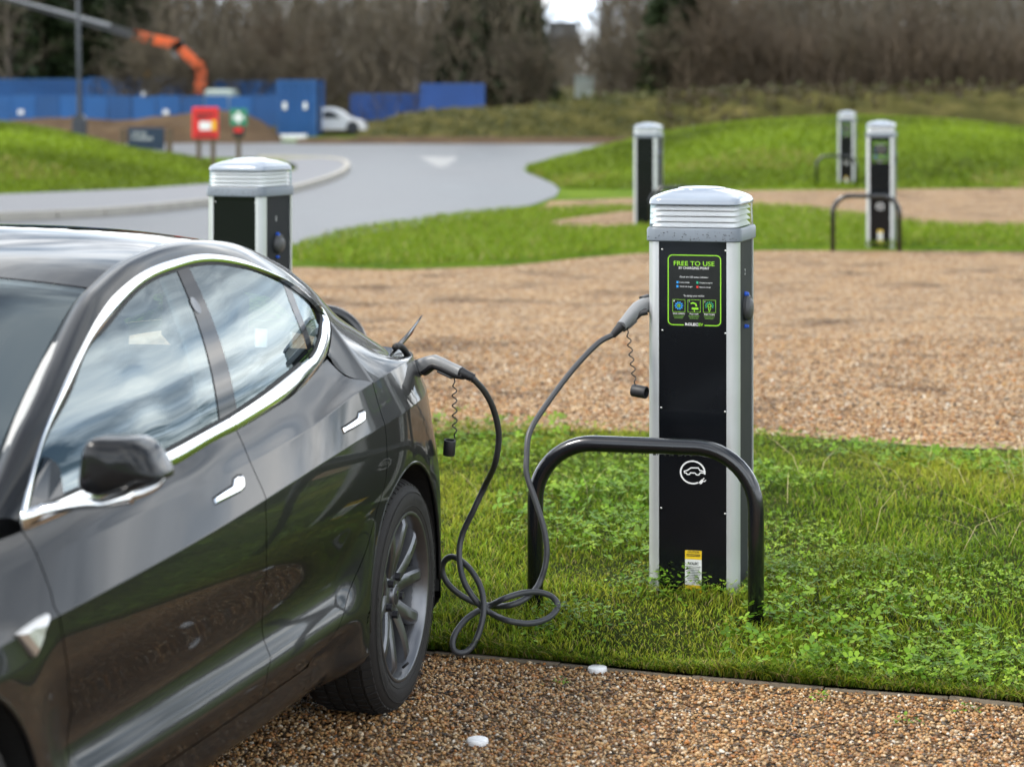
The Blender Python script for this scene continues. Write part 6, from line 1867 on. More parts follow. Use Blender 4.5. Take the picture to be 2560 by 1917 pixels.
for s in (-1, 1):
    V = []; F = []; 
    for i, x in enumerate(np.linspace(.55, 2.45, 20)):
        V += [(-x, s * (float(Ybody(x, .95)[0]) - .09), .945), (-x, s * (float(Ybody(x, .95)[0]) - .10), .40)]
        if i: F.append((2 * i - 2, 2 * i, 2 * i + 1, 2 * i - 1))
    mk('door_lining', V, F, M_TRIM, car)
MB().box(-3.5, -2.65, -.66, .66, .86, .93, .02).build('parcel_shelf', M_TRIM, car)
for s in (-1, 1):
    # inner B pillar
    P = np.array([((BF[i, 0] + BR[i, 0]) / 2, 0, (BF[i, 2] + BR[i, 2]) / 2) for i in range(len(BF))]); V = []; F = []
    for i, p in enumerate(P):
        y_ = float(Yglass(p[0], p[2])) - .05
        V += [(-p[0] + .05, s * y_, p[2]), (-p[0] - .05, s * y_, p[2])]
        if i: F.append((2 * i - 2, 2 * i - 1, 2 * i + 1, 2 * i))
    mk('pillar_lining', V, F, M_PALETRIM, car)
    tbl = [MB().tube([tuple(D(p)) if False else (-p[0], s * (p[1] - .055), p[2] - .02) for p in MAs[4:i_t:6]], .022, 8).build('rail_lining', M_PALETRIM, car, smooth=True)]

# ---------------------------------------------------------------- charging flap (open) on the rear flank
def c6(u, v): return (780 + u / 4.14, 780 + v / 4.14)
fl_lo = carpx(*c6(800, 440), .80); fl_hi = carpx(*c6(1133, 55), .80)
# plate seen nearly edge-on: a curved leaf 0.1 m wide standing up from the port
ax_ = fl_hi - fl_lo
wdir = np.array([-.95, .10, -.25]); wdir /= np.linalg.norm(wdir)
vdir = np.array(ax_) / np.linalg.norm(ax_); ndir = np.cross(vdir, wdir); ndir /= np.linalg.norm(ndir)
P = []; F = []; nn_ = 13
for side, off in ((0, 0), (1, .007)):
    for i in range(nn_):
        f = i / (nn_ - 1)
        half = .055 * (1 - (2 * f - 1) ** 4 * .55)
        bend = -.014 * (4 * f * (1 - f))
        for k in (-1, -.5, 0, .5, 1):
            P.append(fl_lo + ax_ * f + wdir * half * k + ndir * (bend + off * (1 - (2 * f - 1) ** 6)))
m5 = 5
for side in (0, 1):
    b = side * nn_ * m5
    for i in range(nn_ - 1):
        for k in range(m5 - 1):
            q = (b + i * m5 + k, b + i * m5 + k + 1, b + (i + 1) * m5 + k + 1, b + (i + 1) * m5 + k)
            F.append(q if side else q[::-1])
b = nn_ * m5
for i in range(nn_ - 1):
    for k in (0, m5 - 1): F.append((i * m5 + k, (i + 1) * m5 + k, b + (i + 1) * m5 + k, b + i * m5 + k))
for i in (0, nn_ - 1):
    for k in range(m5 - 1): F.append((i * m5 + k, i * m5 + k + 1, b + i * m5 + k + 1, b + i * m5 + k))
flap = put('charging_flap', P, F, M_GLOSSBLK, car, smooth=True)
P = [fl_lo + ax_ * f + wdir * .04 * k - ndir * (.015 + .003) for f in (.45, .8) for k in (-1, 1)]
put('flap_reflector', P, [(0, 1, 3, 2)], M_RED, flap, smooth=False)
arm_px = [(860, 365), (900, 350), (945, 380), (985, 440), (1002, 500), (995, 560), (975, 600)]
arm_ = [carpx(*c6(u, v), .815) for u, v in arm_px]
MB().tube(catmull([D(p) for p in arm_], 5), .010, 10).build('flap_hinge', M_RUBBER, flap, smooth=True)
PORT = carpx(*c6(960, 590), .84)
# socket in the flank: dark well with a raised ring
nP = nrm(Ybody, np.array([PORT[0]]), np.array([PORT[2]]))[0]
# ================================================================== charging cable with a plug at each end
M_CABLE = mat('dark grey cable sheath', (.045, .046, .050), rough=.42, noise=(30, .2, .08))
M_PLUGG = mat('light grey plug shell', (.21, .215, .22), rough=.42, noise=(20, .08, .06)); M_PLUGK = mat('black plug grip', (.016, .016, .018), rough=.5, noise=(20, .25, .08)); M_PLUGD = mat('mid grey plug trigger', (.13, .135, .14), rough=.5, noise=(40, .15))
cab = empty('charging_cable', (0, 0, 0)); 
def r4(x, y): return (600 + x / 2.76, 640 + y / 2.76)
def r6(x, y): return (760 + x / 2.159, 1150 + y / 2.159)
def r7(x, y): return (1540 + x / 3.01, 430 + y / 3.01)
# -- plug in the car
def loft_path(name, pts, m, parent, n=18, sq=2.6):
    """pts: (position, half height, half width); cross-section is a soft rectangle standing in the vertical plane of the path"""
    V = []; F = []; P = [Vector(p[0]) for p in pts]
    for i, (p, hh, hw) in enumerate(pts):
        a = P[max(0, i - 1)]; b = P[min(len(P) - 1, i + 1)]; d = (b - a).normalized()
        sd = d.cross(Vector((0, 0, 1))).normalized(); up = sd.cross(d)
        for k in range(n):
            t = 2 * math.pi * k / n; c, s = math.cos(t), math.sin(t)
            V.append(P[i] + sd * hw * math.copysign(abs(c) ** (2 / sq), c) + up * hh * math.copysign(abs(s) ** (2 / sq), s))
    for i in range(len(P) - 1):
        for k in range(n): F.append((i * n + k, i * n + (k + 1) % n, (i + 1) * n + (k + 1) % n, (i + 1) * n + k))
    F.append(tuple(range(n))[::-1]); F.append(tuple((len(P) - 1) * n + k for k in range(n)))
    return mk(name, V, F, m, parent, smooth=True, sharp=60)
YP0, YP1 = 7.70, 7.60
def g1(x, y, f): return at(*r4(x, y), Y=YP0 + (YP1 - YP0) * f)
path = [(1080, 800), (1150, 795), (1200, 785), (1250, 765), (1300, 742), (1345, 728), (1390, 742), (1440, 764), (1490, 786), (1525, 802)]
hh = [.026, .0265, .0255, .0245, .0235, .0215, .0185, .0170, .0165, .0165]
plug = loft_path('plug', [(g1(x, y, i / 9), hh[i], hh[i] * .86 + .003) for i, (x, y) in enumerate(path)], M_PLUGG, cab)
# black grip underneath, collar at the nose, tail boot with ribs
gp = [(1270, 800), (1310, 770), (1345, 752), (1400, 772), (1450, 795), (1500, 818), (1545, 825)]
loft_path('grip', [(g1(x, y, .4 + .1 * i) + Vector((0, .001, 0)), .0125, .0205) for i, (x, y) in enumerate(gp)], M_PLUGK, plug)
loft_path('trigger', [(g1(x, y, .6 + .08 * i) + Vector((0, -.004, 0)), .0085, .0165) for i, (x, y) in enumerate(((1375, 785), (1420, 806), (1470, 830)))], M_PLUGD, plug)
loft_path('nose_collar', [(g1(1105, 800, .0), .0300, .028), (g1(1160, 793, .1), .0305, .0285), (g1(1185, 789, .14), .0275, .026)], M_PLUGK, plug)
tb = [(1515, 798), (1545, 812), (1580, 826), (1605, 838)]
loft_path('tail_boot', [(g1(x, y, 1.0), .0175 - .002 * i, .0175 - .002 * i) for i, (x, y) in enumerate(tb)], M_PLUGK, plug, sq=2.0)
for x, y in ((1572, 826), (1588, 832), (1604, 840)):
    q = g1(x, y, 1.0); e = g1(x + 7, y + 3, 1.0); d = (e - q).normalized()
    MB().tube([q, q + d * .005], .0145, 14).build('boot_rib', M_PLUGK, plug, smooth=True, sharp=40)
loft_path('top_seam', [(g1(x, y, .3) + Vector((0, 0, .0)), .0035, .012) for x, y in ((1180, 735), (1240, 714), (1300, 700), (1335, 688))], M_PLUGK, plug)

# -- plug in the post
YQ0, YQ1 = 8.66, 8.55
def g2(x, y, f): return at(*r7(x, y), Y=YQ0 + (YQ1 - YQ0) * f)
path = [(300, 985), (250, 995), (205, 1008), (165, 1030), (125, 1068), (90, 1105), (58, 1140), (40, 1160)]
hh = [.025, .0265, .026, .0245, .022, .0190, .0172, .0168]
plug2 = loft_path('plug', [(g2(x, y, i / 7), hh[i], hh[i] * .86 + .003) for i, (x, y) in enumerate(path)], M_PLUGG, cab)
loft_path('grip', [(g2(x, y, .5), .0115, .0205) for x, y in ((235, 1050), (180, 1062), (140, 1098), (110, 1130), (80, 1160), (45, 1185))], M_PLUGK, plug2)
loft_path('trigger', [(g2(x, y, .5) + Vector((0, -.004, 0)), .008, .016) for x, y in ((150, 1112), (118, 1140), (90, 1165))], M_PLUGD, plug2)
loft_path('nose_collar', [(g2(285, 960, 0), .012, .026), (g2(240, 943, 0), .011, .025), (g2(195, 950, .1), .006, .020)], M_PLUGK, plug2)
loft_path('tail_boot', [(g2(x, y, 1.0), .0175 - .002 * i, .0175 - .002 * i) for i, (x, y) in enumerate(((48, 1150), (20, 1180), (-8, 1210), (-28, 1232)))], M_PLUGK, plug2, sq=2.0)

# -- the cable itself
A = [(1020 + 8, 821), (1046, 845), (1066, 885), (1077, 940), (1069, 1000)]
pts = [at(x * 1.15785, y * 1.15785, Y=7.60 + .06 * i) for i, (x, y) in enumerate(A)]
pts[0] = g1(1600, 836, 1.0)
B = [(980, 130, 8.0), (915, 270, 8.02), (855, 400, 8.04), (838, 520, 8.02), (862, 650, 7.98), (930, 760, 7.96), (1005, 822, 7.99), (1100, 865, 8.02), (1220, 880, 8.05), (1320, 850, 8.10), (1370, 790, 8.16), (1340, 738, 8.20),
     (1270, 712, 8.20), (1180, 716, 8.16), (1085, 745, 8.11), (1000, 785, 8.05), (910, 830, 7.99), (850, 885, 7.95), (806, 960, 7.91), (808, 1020, 7.89), (850, 1040, 7.885), (903, 1010, 7.90), (948, 920, 7.92), (970, 805, 7.94), (955, 690, 7.97), (900, 592, 8.0), (832, 532, 8.04), (780, 524, 8.07), (746, 572, 8.09), (760, 640, 8.09), (812, 702, 8.08),
     (900, 758, 8.08), (1000, 784, 8.10), (1100, 784, 8.13), (1190, 750, 8.16), (1260, 680, 8.18), (1300, 580, 8.20), (1310, 470, 8.21), (1290, 350, 8.22), (1243, 200, 8.24), (1203, 80, 8.26)]
pts += [at(*r6(x, y), Y=Y - (.10 if (x > 1040 and y > 700) else 0.0)) for x, y, Y in B]
Cc = [(1137, 990, 8.28), (1143, 935, 8.32), (1175, 880, 8.38), (1235, 800, 8.46), (1290, 742, 8.52)]
pts += [at(x * 1.15785, y * 1.15785, Y=Y) for x, y, Y in Cc]
pts.append(g2(-20, 1224, 1.0))
CABLE_PTS = np.array([tuple(p) for p in catmull(pts, 6)])
MB().tube(catmull(pts, 6), .0098, 12).build('cable', M_CABLE, cab, smooth=True)
# -- curly tethers and caps
def tether(a, b, n, amp, parent, m=M_PLUGK):
    a, b = Vector(a), Vector(b); P = []
    for i in range(n * 8 + 1):
        f = i / (n * 8); p = a.lerp(b, f); env = min(1, f * 5) * min(1, (1 - f) * 6)
        w = 2 * math.pi * n * f; P.append(p + Vector((math.sin(w) * amp * env, math.cos(w) * amp * env, 0)))
    return MB().tube(P, .0021, 6).build('cap_tether', m, parent, smooth=True)
ta = g1(1478, 842, .9); tbp = at(*r4(1483, 1256), Y=7.62)
c1 = at(*r4(1445, 1322), Y=7.62)
cp1 = MB().lathe([(0, -.0235), (.0175, -.0235), (.0185, -.022), (.0185, .022), (.0175, .0245), (.0150, .0245), (.0150, -.01), (0, -.01)], 24, 'z').build('plug_cap', M_PLUGK, cab, smooth=True, sharp=40)
cp1.location = c1; cp1.rotation_euler = (R(8), R(4), 0)
tether(ta, tbp, 6, .0075, cab)
ta = g2(85, 1180, .8); c2 = at(1381 * 1.15785, 845 * 1.15785, Y=8.52); tbp = at(1372 * 1.15785, 832 * 1.15785, Y=8.52)
tether(ta, tbp, 6, .0075, cab)
cp2 = MB().lathe([(0, -.0265), (.0205, -.0265), (.0215, -.025), (.0215, .024), (.0205, .0265), (.0175, .0265), (.0175, -.01), (0, -.01)], 24, 'x').build('plug_cap', M_PLUGK, cab, smooth=True, sharp=40)
cp2.location = c2; cp2.rotation_euler = (0, R(6), R(-30))
tag(cab, 'dark grey charging cable looping over the grass from the car to the nearest post', 'charging cable')
# ================================================================== pebbles, grass and weeds (uncountable)
rs = np.random.default_rng(42)
def edge_s(x, y):
    """metres behind the edging line (negative: on the gravel)"""
    ex = np.array([eL[0]] + [e[0] for e in edge] + [eR[0]]); ey = np.array([eL[1]] + [e[1] for e in edge] + [eR[1]])
    return (y - np.interp(x, ex, ey)) * .955
# ---- pebbles
def ico():
    t = (1 + 5 ** .5) / 2
    V = np.array([(-1, t, 0), (1, t, 0), (-1, -t, 0), (1, -t, 0), (0, -1, t), (0, 1, t), (0, -1, -t), (0, 1, -t), (t, 0, -1), (t, 0, 1), (-t, 0, -1), (-t, 0, 1)], float); V /= np.linalg.norm(V[0])
    F = np.array([(0, 11, 5), (0, 5, 1), (0, 1, 7), (0, 7, 10), (0, 10, 11), (1, 5, 9), (5, 11, 4), (11, 10, 2), (10, 7, 6), (7, 1, 8), (3, 9, 4), (3, 4, 2), (3, 2, 6), (3, 6, 8), (3, 8, 9), (4, 9, 5), (2, 4, 11), (6, 2, 10), (8, 6, 7), (9, 8, 1)])
    return V, F
PAL = np.array([(.36, .19, .065), (.46, .25, .095), (.26, .125, .045), (.55, .37, .19), (.17, .085, .035), (.62, .49, .33), (.09, .055, .03), (.40, .16, .04), (.50, .31, .13), (.70, .62, .50), (.12, .09, .065)])
PW = np.array([16, 15, 12, 12, 9, 7, 6, 7, 10, 3.5, 4]); PW = PW / PW.sum()
def pebble_field(name, x, y, z, r, label):
    n = len(x); V0, F0 = ico()
    a = rs.normal(size=(n, 3)); q1 = a / np.linalg.norm(a, axis=1, keepdims=True); b = np.cross(q1, rs.normal(size=(n, 3))); q2 = b / np.linalg.norm(b, axis=1, keepdims=True); q3 = np.cross(q1, q2)
    sc = np.stack([rs.uniform(.85, 1.35, n), rs.uniform(.7, 1.0, n), rs.uniform(.5, .85, n)], -1) * r[:, None]
    jit = 1 + rs.normal(0, .07, (n, 12))
    L_ = V0[None] * jit[..., None] * sc[:, None, :]
    W = L_[..., 0:1] * q1[:, None] + L_[..., 1:2] * q2[:, None] + L_[..., 2:3] * q3[:, None]
    W[..., 2] *= .8
    W += np.stack([x, y, z], -1)[:, None]
    F = (np.arange(n)[:, None, None] * 12 + F0[None]).reshape(-1, 3)
    c = PAL[rs.choice(len(PAL), n, p=PW)] * rs.uniform(.6, 1.1, n)[:, None]
    col = np.repeat(c, 12, 0)
    o = fast_mesh(name, W.reshape(-1, 3), F, M_PEBBLE, smooth=True, col=col)
    return tag(o, label, kind='stuff')
def attr_mat(name, rough, spec, coat=0.0, trans=0.0):
    m, t, b, N, L = node_mat(name)
    a = N('ShaderNodeVertexColor'); a.layer_name = 'col'
    b.inputs['Roughness'].default_value = rough; b.inputs['Specular IOR Level'].default_value = spec; b.inputs['Coat Weight'].default_value = coat; b.inputs['Coat Roughness'].default_value = .2
    n = N('ShaderNodeTexNoise'); n.inputs['Scale'].default_value = 160; n.inputs['Detail'].default_value = 3
    tcn = N('ShaderNodeTexCoord'); L(tcn.outputs['Object'], n.inputs['Vector'])
    mr = N('ShaderNodeMapRange'); mr.inputs['To Min'].default_value = .78; mr.inputs['To Max'].default_value = 1.22; L(n.outputs['Fac'], mr.inputs[0])
    mx = N('ShaderNodeVectorMath', operation='SCALE'); L(a.outputs['Color'], mx.inputs[0]); L(mr.outputs[0], mx.inputs['Scale']); L(mx.outputs[0], b.inputs['Base Color'])
    if trans:
        o = t.nodes['Material Output']; tr = N('ShaderNodeBsdfTranslucent'); ms = N('ShaderNodeMixShader'); ms.inputs[0].default_value = trans
        L(mx.outputs[0], tr.inputs[0]); L(b.outputs[0], ms.inputs[1]); L(tr.outputs[0], ms.inputs[2]); L(ms.outputs[0], o.inputs[0])
    return m
M_PEBBLE = attr_mat('wet pebbles', .40, .35, .10)
M_BLADE = attr_mat('grass blades', .5, .18, 0, .25)
n = 122000
x = rs.uniform(-1.45, 2.0, n); y = rs.uniform(4.6, 8.5, n)
k = (edge_s(x, y) < -.012) & (np.abs(x) < .218 * y + .12) & (x > -1.45 + (y - 5.75) * .25) & ((y > 5.75) | ((x > -1.15) & (x < .9) & (rs.uniform(0, 1, n) < (y - 4.5) / 1.1)))
x, y = x[k], y[k]; r = np.exp(rs.normal(math.log(.0052), .26, len(x))); r = np.clip(r, .003, .0095)
for px_, py_ in [(dpt(1290, 1441, .012).x, dpt(1290, 1441, .012).y), (dpt(1031, 1596, .012).x, dpt(1031, 1596, .012).y)]:
    kk = np.hypot(x - px_, y - py_) > .036; x, y, r = x[kk], y[kk], r[kk]
pebble_field('pea_gravel', x, y, rs.uniform(-.001, .006, len(x)), r, 'wet brown pea gravel in front of the grass')
# a coarser scatter over the middle bay
n = 15000
y = 12.9 + rs.uniform(0, 1, n) ** 1.4 * 5.5; x = rs.uniform(-.14, .235, n) * y
pebble_field('pea_gravel', x, y, rs.uniform(-.011, -.004, n), np.clip(np.exp(rs.normal(math.log(.0085), .25, n)), .005, .014), 'tan gravel of the bay behind the grass')
# black cell rings of the gravel grid showing between the stones
mb = MB()
for i in range(330):
    cx_ = rs.uniform(-.55, 1.9); cy_ = rs.uniform(5.9, 8.0)
    if edge_s(np.array([cx_]), np.array([cy_]))[0] > -.03: continue
    a0 = rs.uniform(0, 6.28); sp_ = rs.uniform(.8, 3.2); rr = .020
    mb.tube([(cx_ + rr * math.cos(a0 + sp_ * t / 6), cy_ + rr * math.sin(a0 + sp_ * t / 6), .0078) for t in range(7)], .0017, 4)
tag(mb.build('gravel_grid', M_BLACK, None, smooth=True), 'black plastic grid cells peeping out of the gravel', kind='stuff')

# ---- grass blades
def h_strip(x, y):
    s = (x - edge[3][0]) * BX.x + (y - edge[3][1]) * BX.y
    return .035 + .045 * np.minimum(1, np.maximum(0, s) / .8) * np.minimum(1, np.maximum(0, 4.6 - s) / 1.5) + .012 * np.sin(x * 2.1 + y) + .010 * np.sin(y * 3.3 - x * 1.7)
def vnoise(x, y, f, seed):
    r_ = np.random.default_rng(seed); o = 0
    for k in range(6):
        a = r_.uniform(0, 6.28); fr_ = f * r_.uniform(.6, 1.8); o = o + np.sin((x * math.cos(a) + y * math.sin(a)) * fr_ + r_.uniform(0, 6.28))
    return o / 3.2
def blades(x, y, z, h, w, lean, col_b, col_t, name, label, m=M_BLADE):
    n = len(x); a = rs.uniform(0, 2 * math.pi, n); d = np.stack([np.cos(a), np.sin(a), np.zeros(n)], -1); sd = np.stack([-np.sin(a), np.cos(a), np.zeros(n)], -1)
    tw = rs.uniform(0, math.pi, n); sd = sd * np.cos(tw)[:, None] + d * np.sin(tw)[:, None]
    P = np.stack([x, y, z], -1); V = np.zeros((n, 7, 3)); C = np.zeros((n, 7, 3))
    for k, (f, ww) in enumerate(((0, .8), (.4, 1.0), (.75, .7))):
        c = P + d * (lean * h * f ** 2)[:, None] + np.array([0, 0, 1.0]) * (h * f * (1 - .35 * lean * f))[:, None]
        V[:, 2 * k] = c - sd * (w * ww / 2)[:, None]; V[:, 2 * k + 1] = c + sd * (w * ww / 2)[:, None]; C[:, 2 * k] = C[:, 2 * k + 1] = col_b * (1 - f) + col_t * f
    V[:, 6] = P + d * (lean * h)[:, None] + np.array([0, 0, 1.0]) * (h * (1 - .35 * lean))[:, None]; C[:, 6] = col_t
    b = np.arange(n)[:, None] * 7
    F = np.concatenate([b + np.array([[0, 1, 3]]), b + np.array([[0, 3, 2]]), b + np.array([[2, 3, 5]]), b + np.array([[2, 5, 4]]), b + np.array([[4, 5, 6]])])
    return tag(fast_mesh(name, V.reshape(-1, 3), F, m, smooth=True, col=C.reshape(-1, 3)), label, kind='stuff')
def strip_points(n, y_pow=1.15, s_max=5.25):
    s = rs.uniform(0, 1, n) ** y_pow * s_max; yy = 7.4 + s; xx = rs.uniform(-.16, .235, n) * (yy + .6) + 0.0
    ex = np.array([eL[0]] + [e[0] for e in edge] + [eR[0]]); ey = np.array([eL[1]] + [e[1] for e in edge] + [eR[1]])
    yy = np.interp(xx, ex, ey) + .012 + s
    return xx, yy, s
xx, yy, s = strip_points(118000)
w1 = vnoise(xx, yy, 5.0, 1); w2 = vnoise(xx, yy, 14, 2)
hgt = (.032 + .015 * np.clip(w1 + .4 * w2, -1.0, 1.3)) * rs.uniform(.55, 1.5, len(xx)) * np.where(s < .12, .8, 1.0); hgt = np.clip(hgt, .014, .12)
cg = np.array([(.072, .160, .008), (.155, .290, .012), (.270, .395, .020), (.42, .44, .04), (.06, .12, .018)])
low = CABLE_PTS[CABLE_PTS[:, 2] < .2]
for q in low[::2]: hgt = np.where(np.hypot(xx - q[0], yy - q[1]) < .03, np.minimum(hgt, max(.026, q[2] - .085)), hgt)
tone = np.clip(2 + 1.1 * vnoise(xx, yy, 2.4, 3) + rs.normal(0, .75, len(xx)), 0, 3.999); i0 = tone.astype(int); i1 = np.minimum(i0 + 1, 3); f = (tone - i0)[:, None]
ct = cg[np.minimum(i0, 3)] * (1 - f) + cg[i1] * f; dry = rs.uniform(0, 1, len(xx)) < .045; ct[dry] = np.array([.44, .36, .14])
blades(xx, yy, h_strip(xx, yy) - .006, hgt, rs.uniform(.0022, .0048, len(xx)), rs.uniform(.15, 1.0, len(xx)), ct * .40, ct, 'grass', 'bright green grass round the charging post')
# fringe hanging over the edging
n = 9000; xf_ = rs.uniform(-1.0, 2.3, n); ex_ = np.array([eL[0]] + [e[0] for e in edge] + [eR[0]]); ey_ = np.array([eL[1]] + [e[1] for e in edge] + [eR[1]])
yf_ = np.interp(xf_, ex_, ey_) + np.abs(rs.normal(.012, .022, n)) - .004; tf = cg[rs.integers(0, 4, n)] * rs.uniform(.6, 1.1, n)[:, None]; df = rs.uniform(0, 1, n) < .12; tf[df] = (.36, .28, .11)
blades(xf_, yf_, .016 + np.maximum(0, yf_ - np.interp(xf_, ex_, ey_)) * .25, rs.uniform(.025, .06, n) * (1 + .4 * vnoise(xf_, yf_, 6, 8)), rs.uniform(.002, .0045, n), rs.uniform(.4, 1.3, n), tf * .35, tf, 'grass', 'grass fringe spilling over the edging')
# longer seed stalks, straw coloured
n = 52; xs_ = np.concatenate([rs.uniform(1.2, 2.5, 36), rs.uniform(-.3, 2.6, 16)]); ys_ = np.concatenate([rs.uniform(9.2, 11.5, 36), rs.uniform(8.4, 12.6, 16)])
cs = np.tile(np.array([[.66, .56, .30]]), (n, 1)) * rs.uniform(.7, 1.1, n)[:, None]
blades(xs_, ys_, h_strip(xs_, ys_), rs.uniform(.12, .30, n), np.full(n, .0024), rs.uniform(.5, 1.5, n), cs, cs, 'dry_stalks', 'straw coloured stalks standing in the grass')
# clover and other broad leaves
def leaves(n, name, label, mask_f, mask_seed, lo, size, hrange, cols):
    x, y, s = strip_points(n * 3, 1.2); mk_ = vnoise(x, y, mask_f, mask_seed) > lo; x, y, s = x[mk_][:n], y[mk_][:n], s[mk_][:n]; n = len(x)
    z = h_strip(x, y) + rs.uniform(*hrange, n); V = []; F = []; C = []
    base = rs.uniform(0, 6.28, n); sz = rs.uniform(.6, 1.25, n) * size; c = cols[rs.integers(0, len(cols), n)] * rs.uniform(.7, 1.25, n)[:, None]
    tilt = rs.normal(0, .35, (n, 2))
    for k in range(3):
        a = base + 2.094 * k; d = np.stack([np.cos(a), np.sin(a), .15 + tilt[:, 0] * np.cos(a) + tilt[:, 1] * np.sin(a)], -1); e = np.stack([-np.sin(a), np.cos(a), tilt[:, 1] * np.cos(a) - tilt[:, 0] * np.sin(a)], -1)
        P = np.stack([x, y, z], -1)
        V.append(np.stack([P, P + (d * .55 + e * .42) * sz[:, None], P + (d * 1.0 + e * .22) * sz[:, None], P + (d * 1.0 - e * .22) * sz[:, None], P + (d * .55 - e * .42) * sz[:, None]], 1))
    V = np.concatenate(V, 0); b = np.arange(len(V))[:, None] * 5; F = np.concatenate([b + np.array([[0, 1, 2]]), b + np.array([[0, 2, 3]]), b + np.array([[0, 3, 4]])])
    C = np.repeat(np.tile(c, (3, 1)), 5, 0)
    return tag(fast_mesh(name, V.reshape(-1, 3), F, M_BLADE, smooth=False, col=C), label, kind='stuff')
leaves(13000, 'clover', 'clover leaves among the grass', 4.0, 11, .05, .011, (.02, .055), np.array([(.09, .18, .010), (.14, .26, .014), (.21, .34, .025), (.28, .39, .045)]))
leaves(2600, 'weeds', 'larger leafy weeds at the edge of the grass', 3.0, 17, .35, .020, (.03, .09), np.array([(.08, .17, .010), (.13, .25, .015), (.20, .33, .03)]))
# a leafy weed spilling over the edging, and leaves round the foot of the post and hoop
def clump(cx_, cy_, z0, spread, n, size, hmax, name, label):
    x = cx_ + rs.normal(0, spread, n); y = cy_ + rs.normal(0, spread * .8, n); z = z0 + rs.uniform(0, 1, n) * hmax * np.exp(-((x - cx_) ** 2 + (y - cy_) ** 2) / (2 * spread ** 2))
    cols = np.array([(.07, .16, .010), (.12, .24, .015), (.19, .32, .03)]); c = cols[rs.integers(0, 3, n)] * rs.uniform(.7, 1.3, n)[:, None]
    V = []; a0 = rs.uniform(0, 6.28, n); sz = rs.uniform(.6, 1.3, n) * size
    d = np.stack([np.cos(a0), np.sin(a0), rs.uniform(-.2, .6, n)], -1); e = np.stack([-np.sin(a0), np.cos(a0), rs.normal(0, .25, n)], -1); P = np.stack([x, y, z], -1)
    V = np.stack([P - d * sz[:, None], P + e * sz[:, None] * .55 - d * sz[:, None] * .2, P + e * sz[:, None] * .4 + d * sz[:, None] * .5, P + d * sz[:, None], P - e * sz[:, None] * .4 + d * sz[:, None] * .5, P - e * sz[:, None] * .55 - d * sz[:, None] * .2], 1)
    b = np.arange(n)[:, None] * 6; F = np.concatenate([b + np.array([[0, 1, 2, 3]]), b + np.array([[0, 3, 4, 5]])])
    return tag(fast_mesh(name, V.reshape(-1, 3), F, M_BLADE, smooth=False, col=np.repeat(c, 6, 0)), label, kind='stuff')
p = at(1345, 1605, .03); clump(p.x, p.y, .01, .075, 420, .011, .10, 'weeds', 'leafy weed spilling over the edging beside the cable')
for (u, v, sp_, n_) in ((1620, 1480, .09, 260), (1900, 1440, .12, 420), (1700, 1490, .10, 300), (1960, 1560, .14, 420), (2480, 1640, .16, 280), (1560, 1320, .14, 300), (1450, 1560, .12, 300)):
    p = at(u, v, .07); clump(p.x, p.y, float(h_strip(np.array([p.x]), np.array([p.y]))[0]), sp_, n_, .010, .11, 'weeds', 'small leafy weeds round the foot of the post')
for xd_, yd_ in ((1207, 1473), (1775, 1503), (1960, 1555), (2090, 1530)):
    p = dpt(xd_, yd_, .01); clump(p.x, p.y, .006, .022, 26, .007, .03, 'weeds', 'tiny weed sprouting in the near gravel')
# turf texture on the farther lawns
def far_tufts(n, name, poly_fn, h, w):
    x, y, z = poly_fn(n); n = len(x); tone = rs.uniform(.75, 1.3, n)[:, None]; ct = np.array([[.180, .265, .012]]) * tone; d_ = rs.uniform(0, 1, n) < .08; ct[d_] = (.36, .32, .10)
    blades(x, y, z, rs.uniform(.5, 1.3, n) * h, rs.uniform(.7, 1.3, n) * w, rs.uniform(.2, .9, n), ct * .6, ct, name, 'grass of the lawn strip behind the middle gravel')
from_poly = np.array(stf)
def in_poly(px_, py_, P):
    c = np.zeros(len(px_), bool); j = len(P) - 1
    for i in range(len(P)):
        cond = ((P[i, 1] > py_) != (P[j, 1] > py_)); xi = (P[j, 0] - P[i, 0]) * (py_ - P[i, 1]) / (P[j, 1] - P[i, 1] + 1e-12) + P[i, 0]
        c ^= cond & (px_ < xi); j = i
    return c
gpoly = np.array(soft(g4))
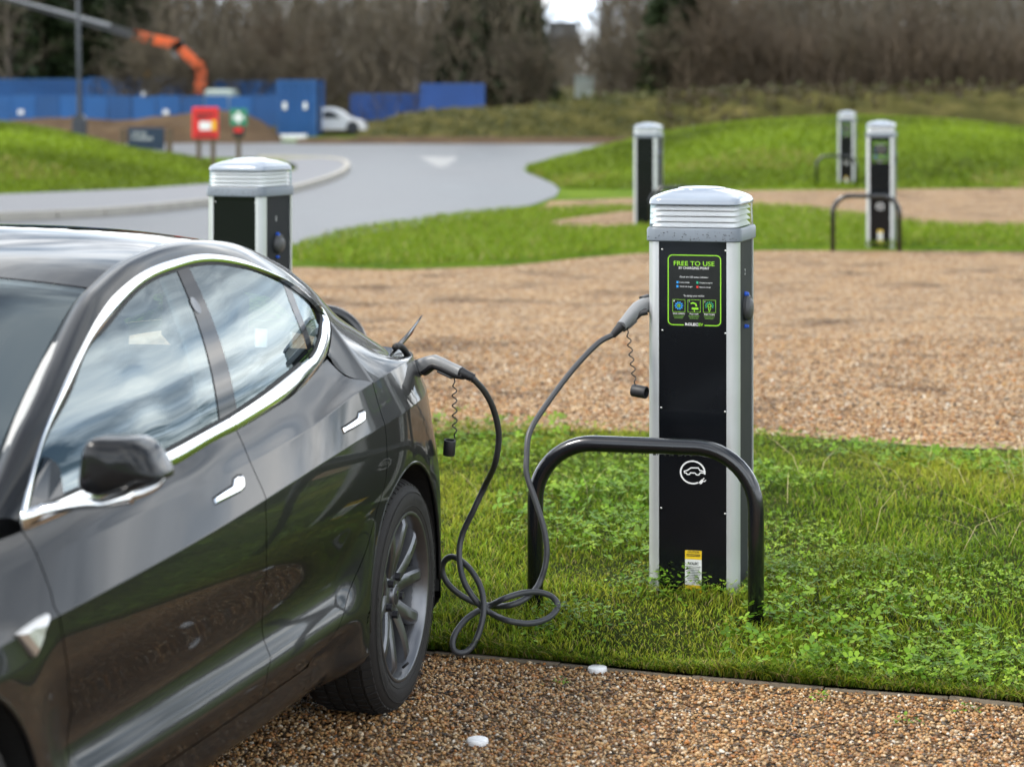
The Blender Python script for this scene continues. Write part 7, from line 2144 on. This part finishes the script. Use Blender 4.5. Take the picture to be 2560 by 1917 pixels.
def lawn_pts(n):
    x = rs.uniform(from_poly[:, 0].min(), 9, n); y = rs.uniform(from_poly[:, 1].min(), from_poly[:, 1].max(), n); k = in_poly(x, y, from_poly) & ~in_poly(x, y, gpoly)
    return x[k], y[k], np.full(k.sum(), .03)
far_tufts(60000, 'grass', lawn_pts, .085, .012)

# tufts breaking the outlines of the two mounds and the footway lawn
def mound_tufts(name, n, xr, frontf, crestf, silf, h, w):
    xd = rs.uniform(*xr, n); f = rs.uniform(.02, 1.15, n); yf = np.array([frontf(a) for a in xd]); yc = np.array([crestf(a) for a in xd]); zc = np.array([dZ(silf(a), b) for a, b in zip(xd, yc)])
    Y = yf + (yc - yf) * f; z = -.07 + (zc + .07) * np.sin(np.minimum(f, 1) * math.pi / 2) ** 1.15 - np.maximum(0, f - 1) * .05
    x = dX(xd, Y); tone = np.clip(1 + .35 * vnoise(x, Y, .9, 5) + rs.normal(0, .18, n), .45, 1.7)[:, None]; ct = np.array([[.165, .235, .012]]) * tone
    d_ = (vnoise(x, Y, .6, 6) > .75) & (rs.uniform(0, 1, n) < .4); ct[d_] = (.30, .27, .07)
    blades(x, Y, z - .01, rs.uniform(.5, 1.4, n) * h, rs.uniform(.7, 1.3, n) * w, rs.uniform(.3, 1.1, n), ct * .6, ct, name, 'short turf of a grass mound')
mound_tufts('grass', 42000, (1140, 2300), S([1128, 1140, 1165, 1195, 1215, 1400, 1600, 2211, 2700], [57, 55.5, 52.5, 49, 46.8, 46.2, 46.0, 46.2, 46.2]), S([1128, 1200, 1400, 2700], [58, 57, 60, 62]),
            S([1128, 1180, 1260, 1340, 1430, 1600, 1700, 1850, 2000, 2100, 2211, 2700], [366, 352, 332, 312, 292, 268, 261, 256, 261, 268, 282, 330]), .10, .03)
mound_tufts('grass', 20000, (-60, 455), S([-500, 0, 300, 420, 450, 462], [41, 42, 44.2, 46.8, 50, 56]), S([-500, 0, 300, 462], [54, 54, 55, 58]), S([-500, 0, 100, 200, 300, 420, 462], [245, 270, 283, 305, 329, 346, 360]), .10, .03)
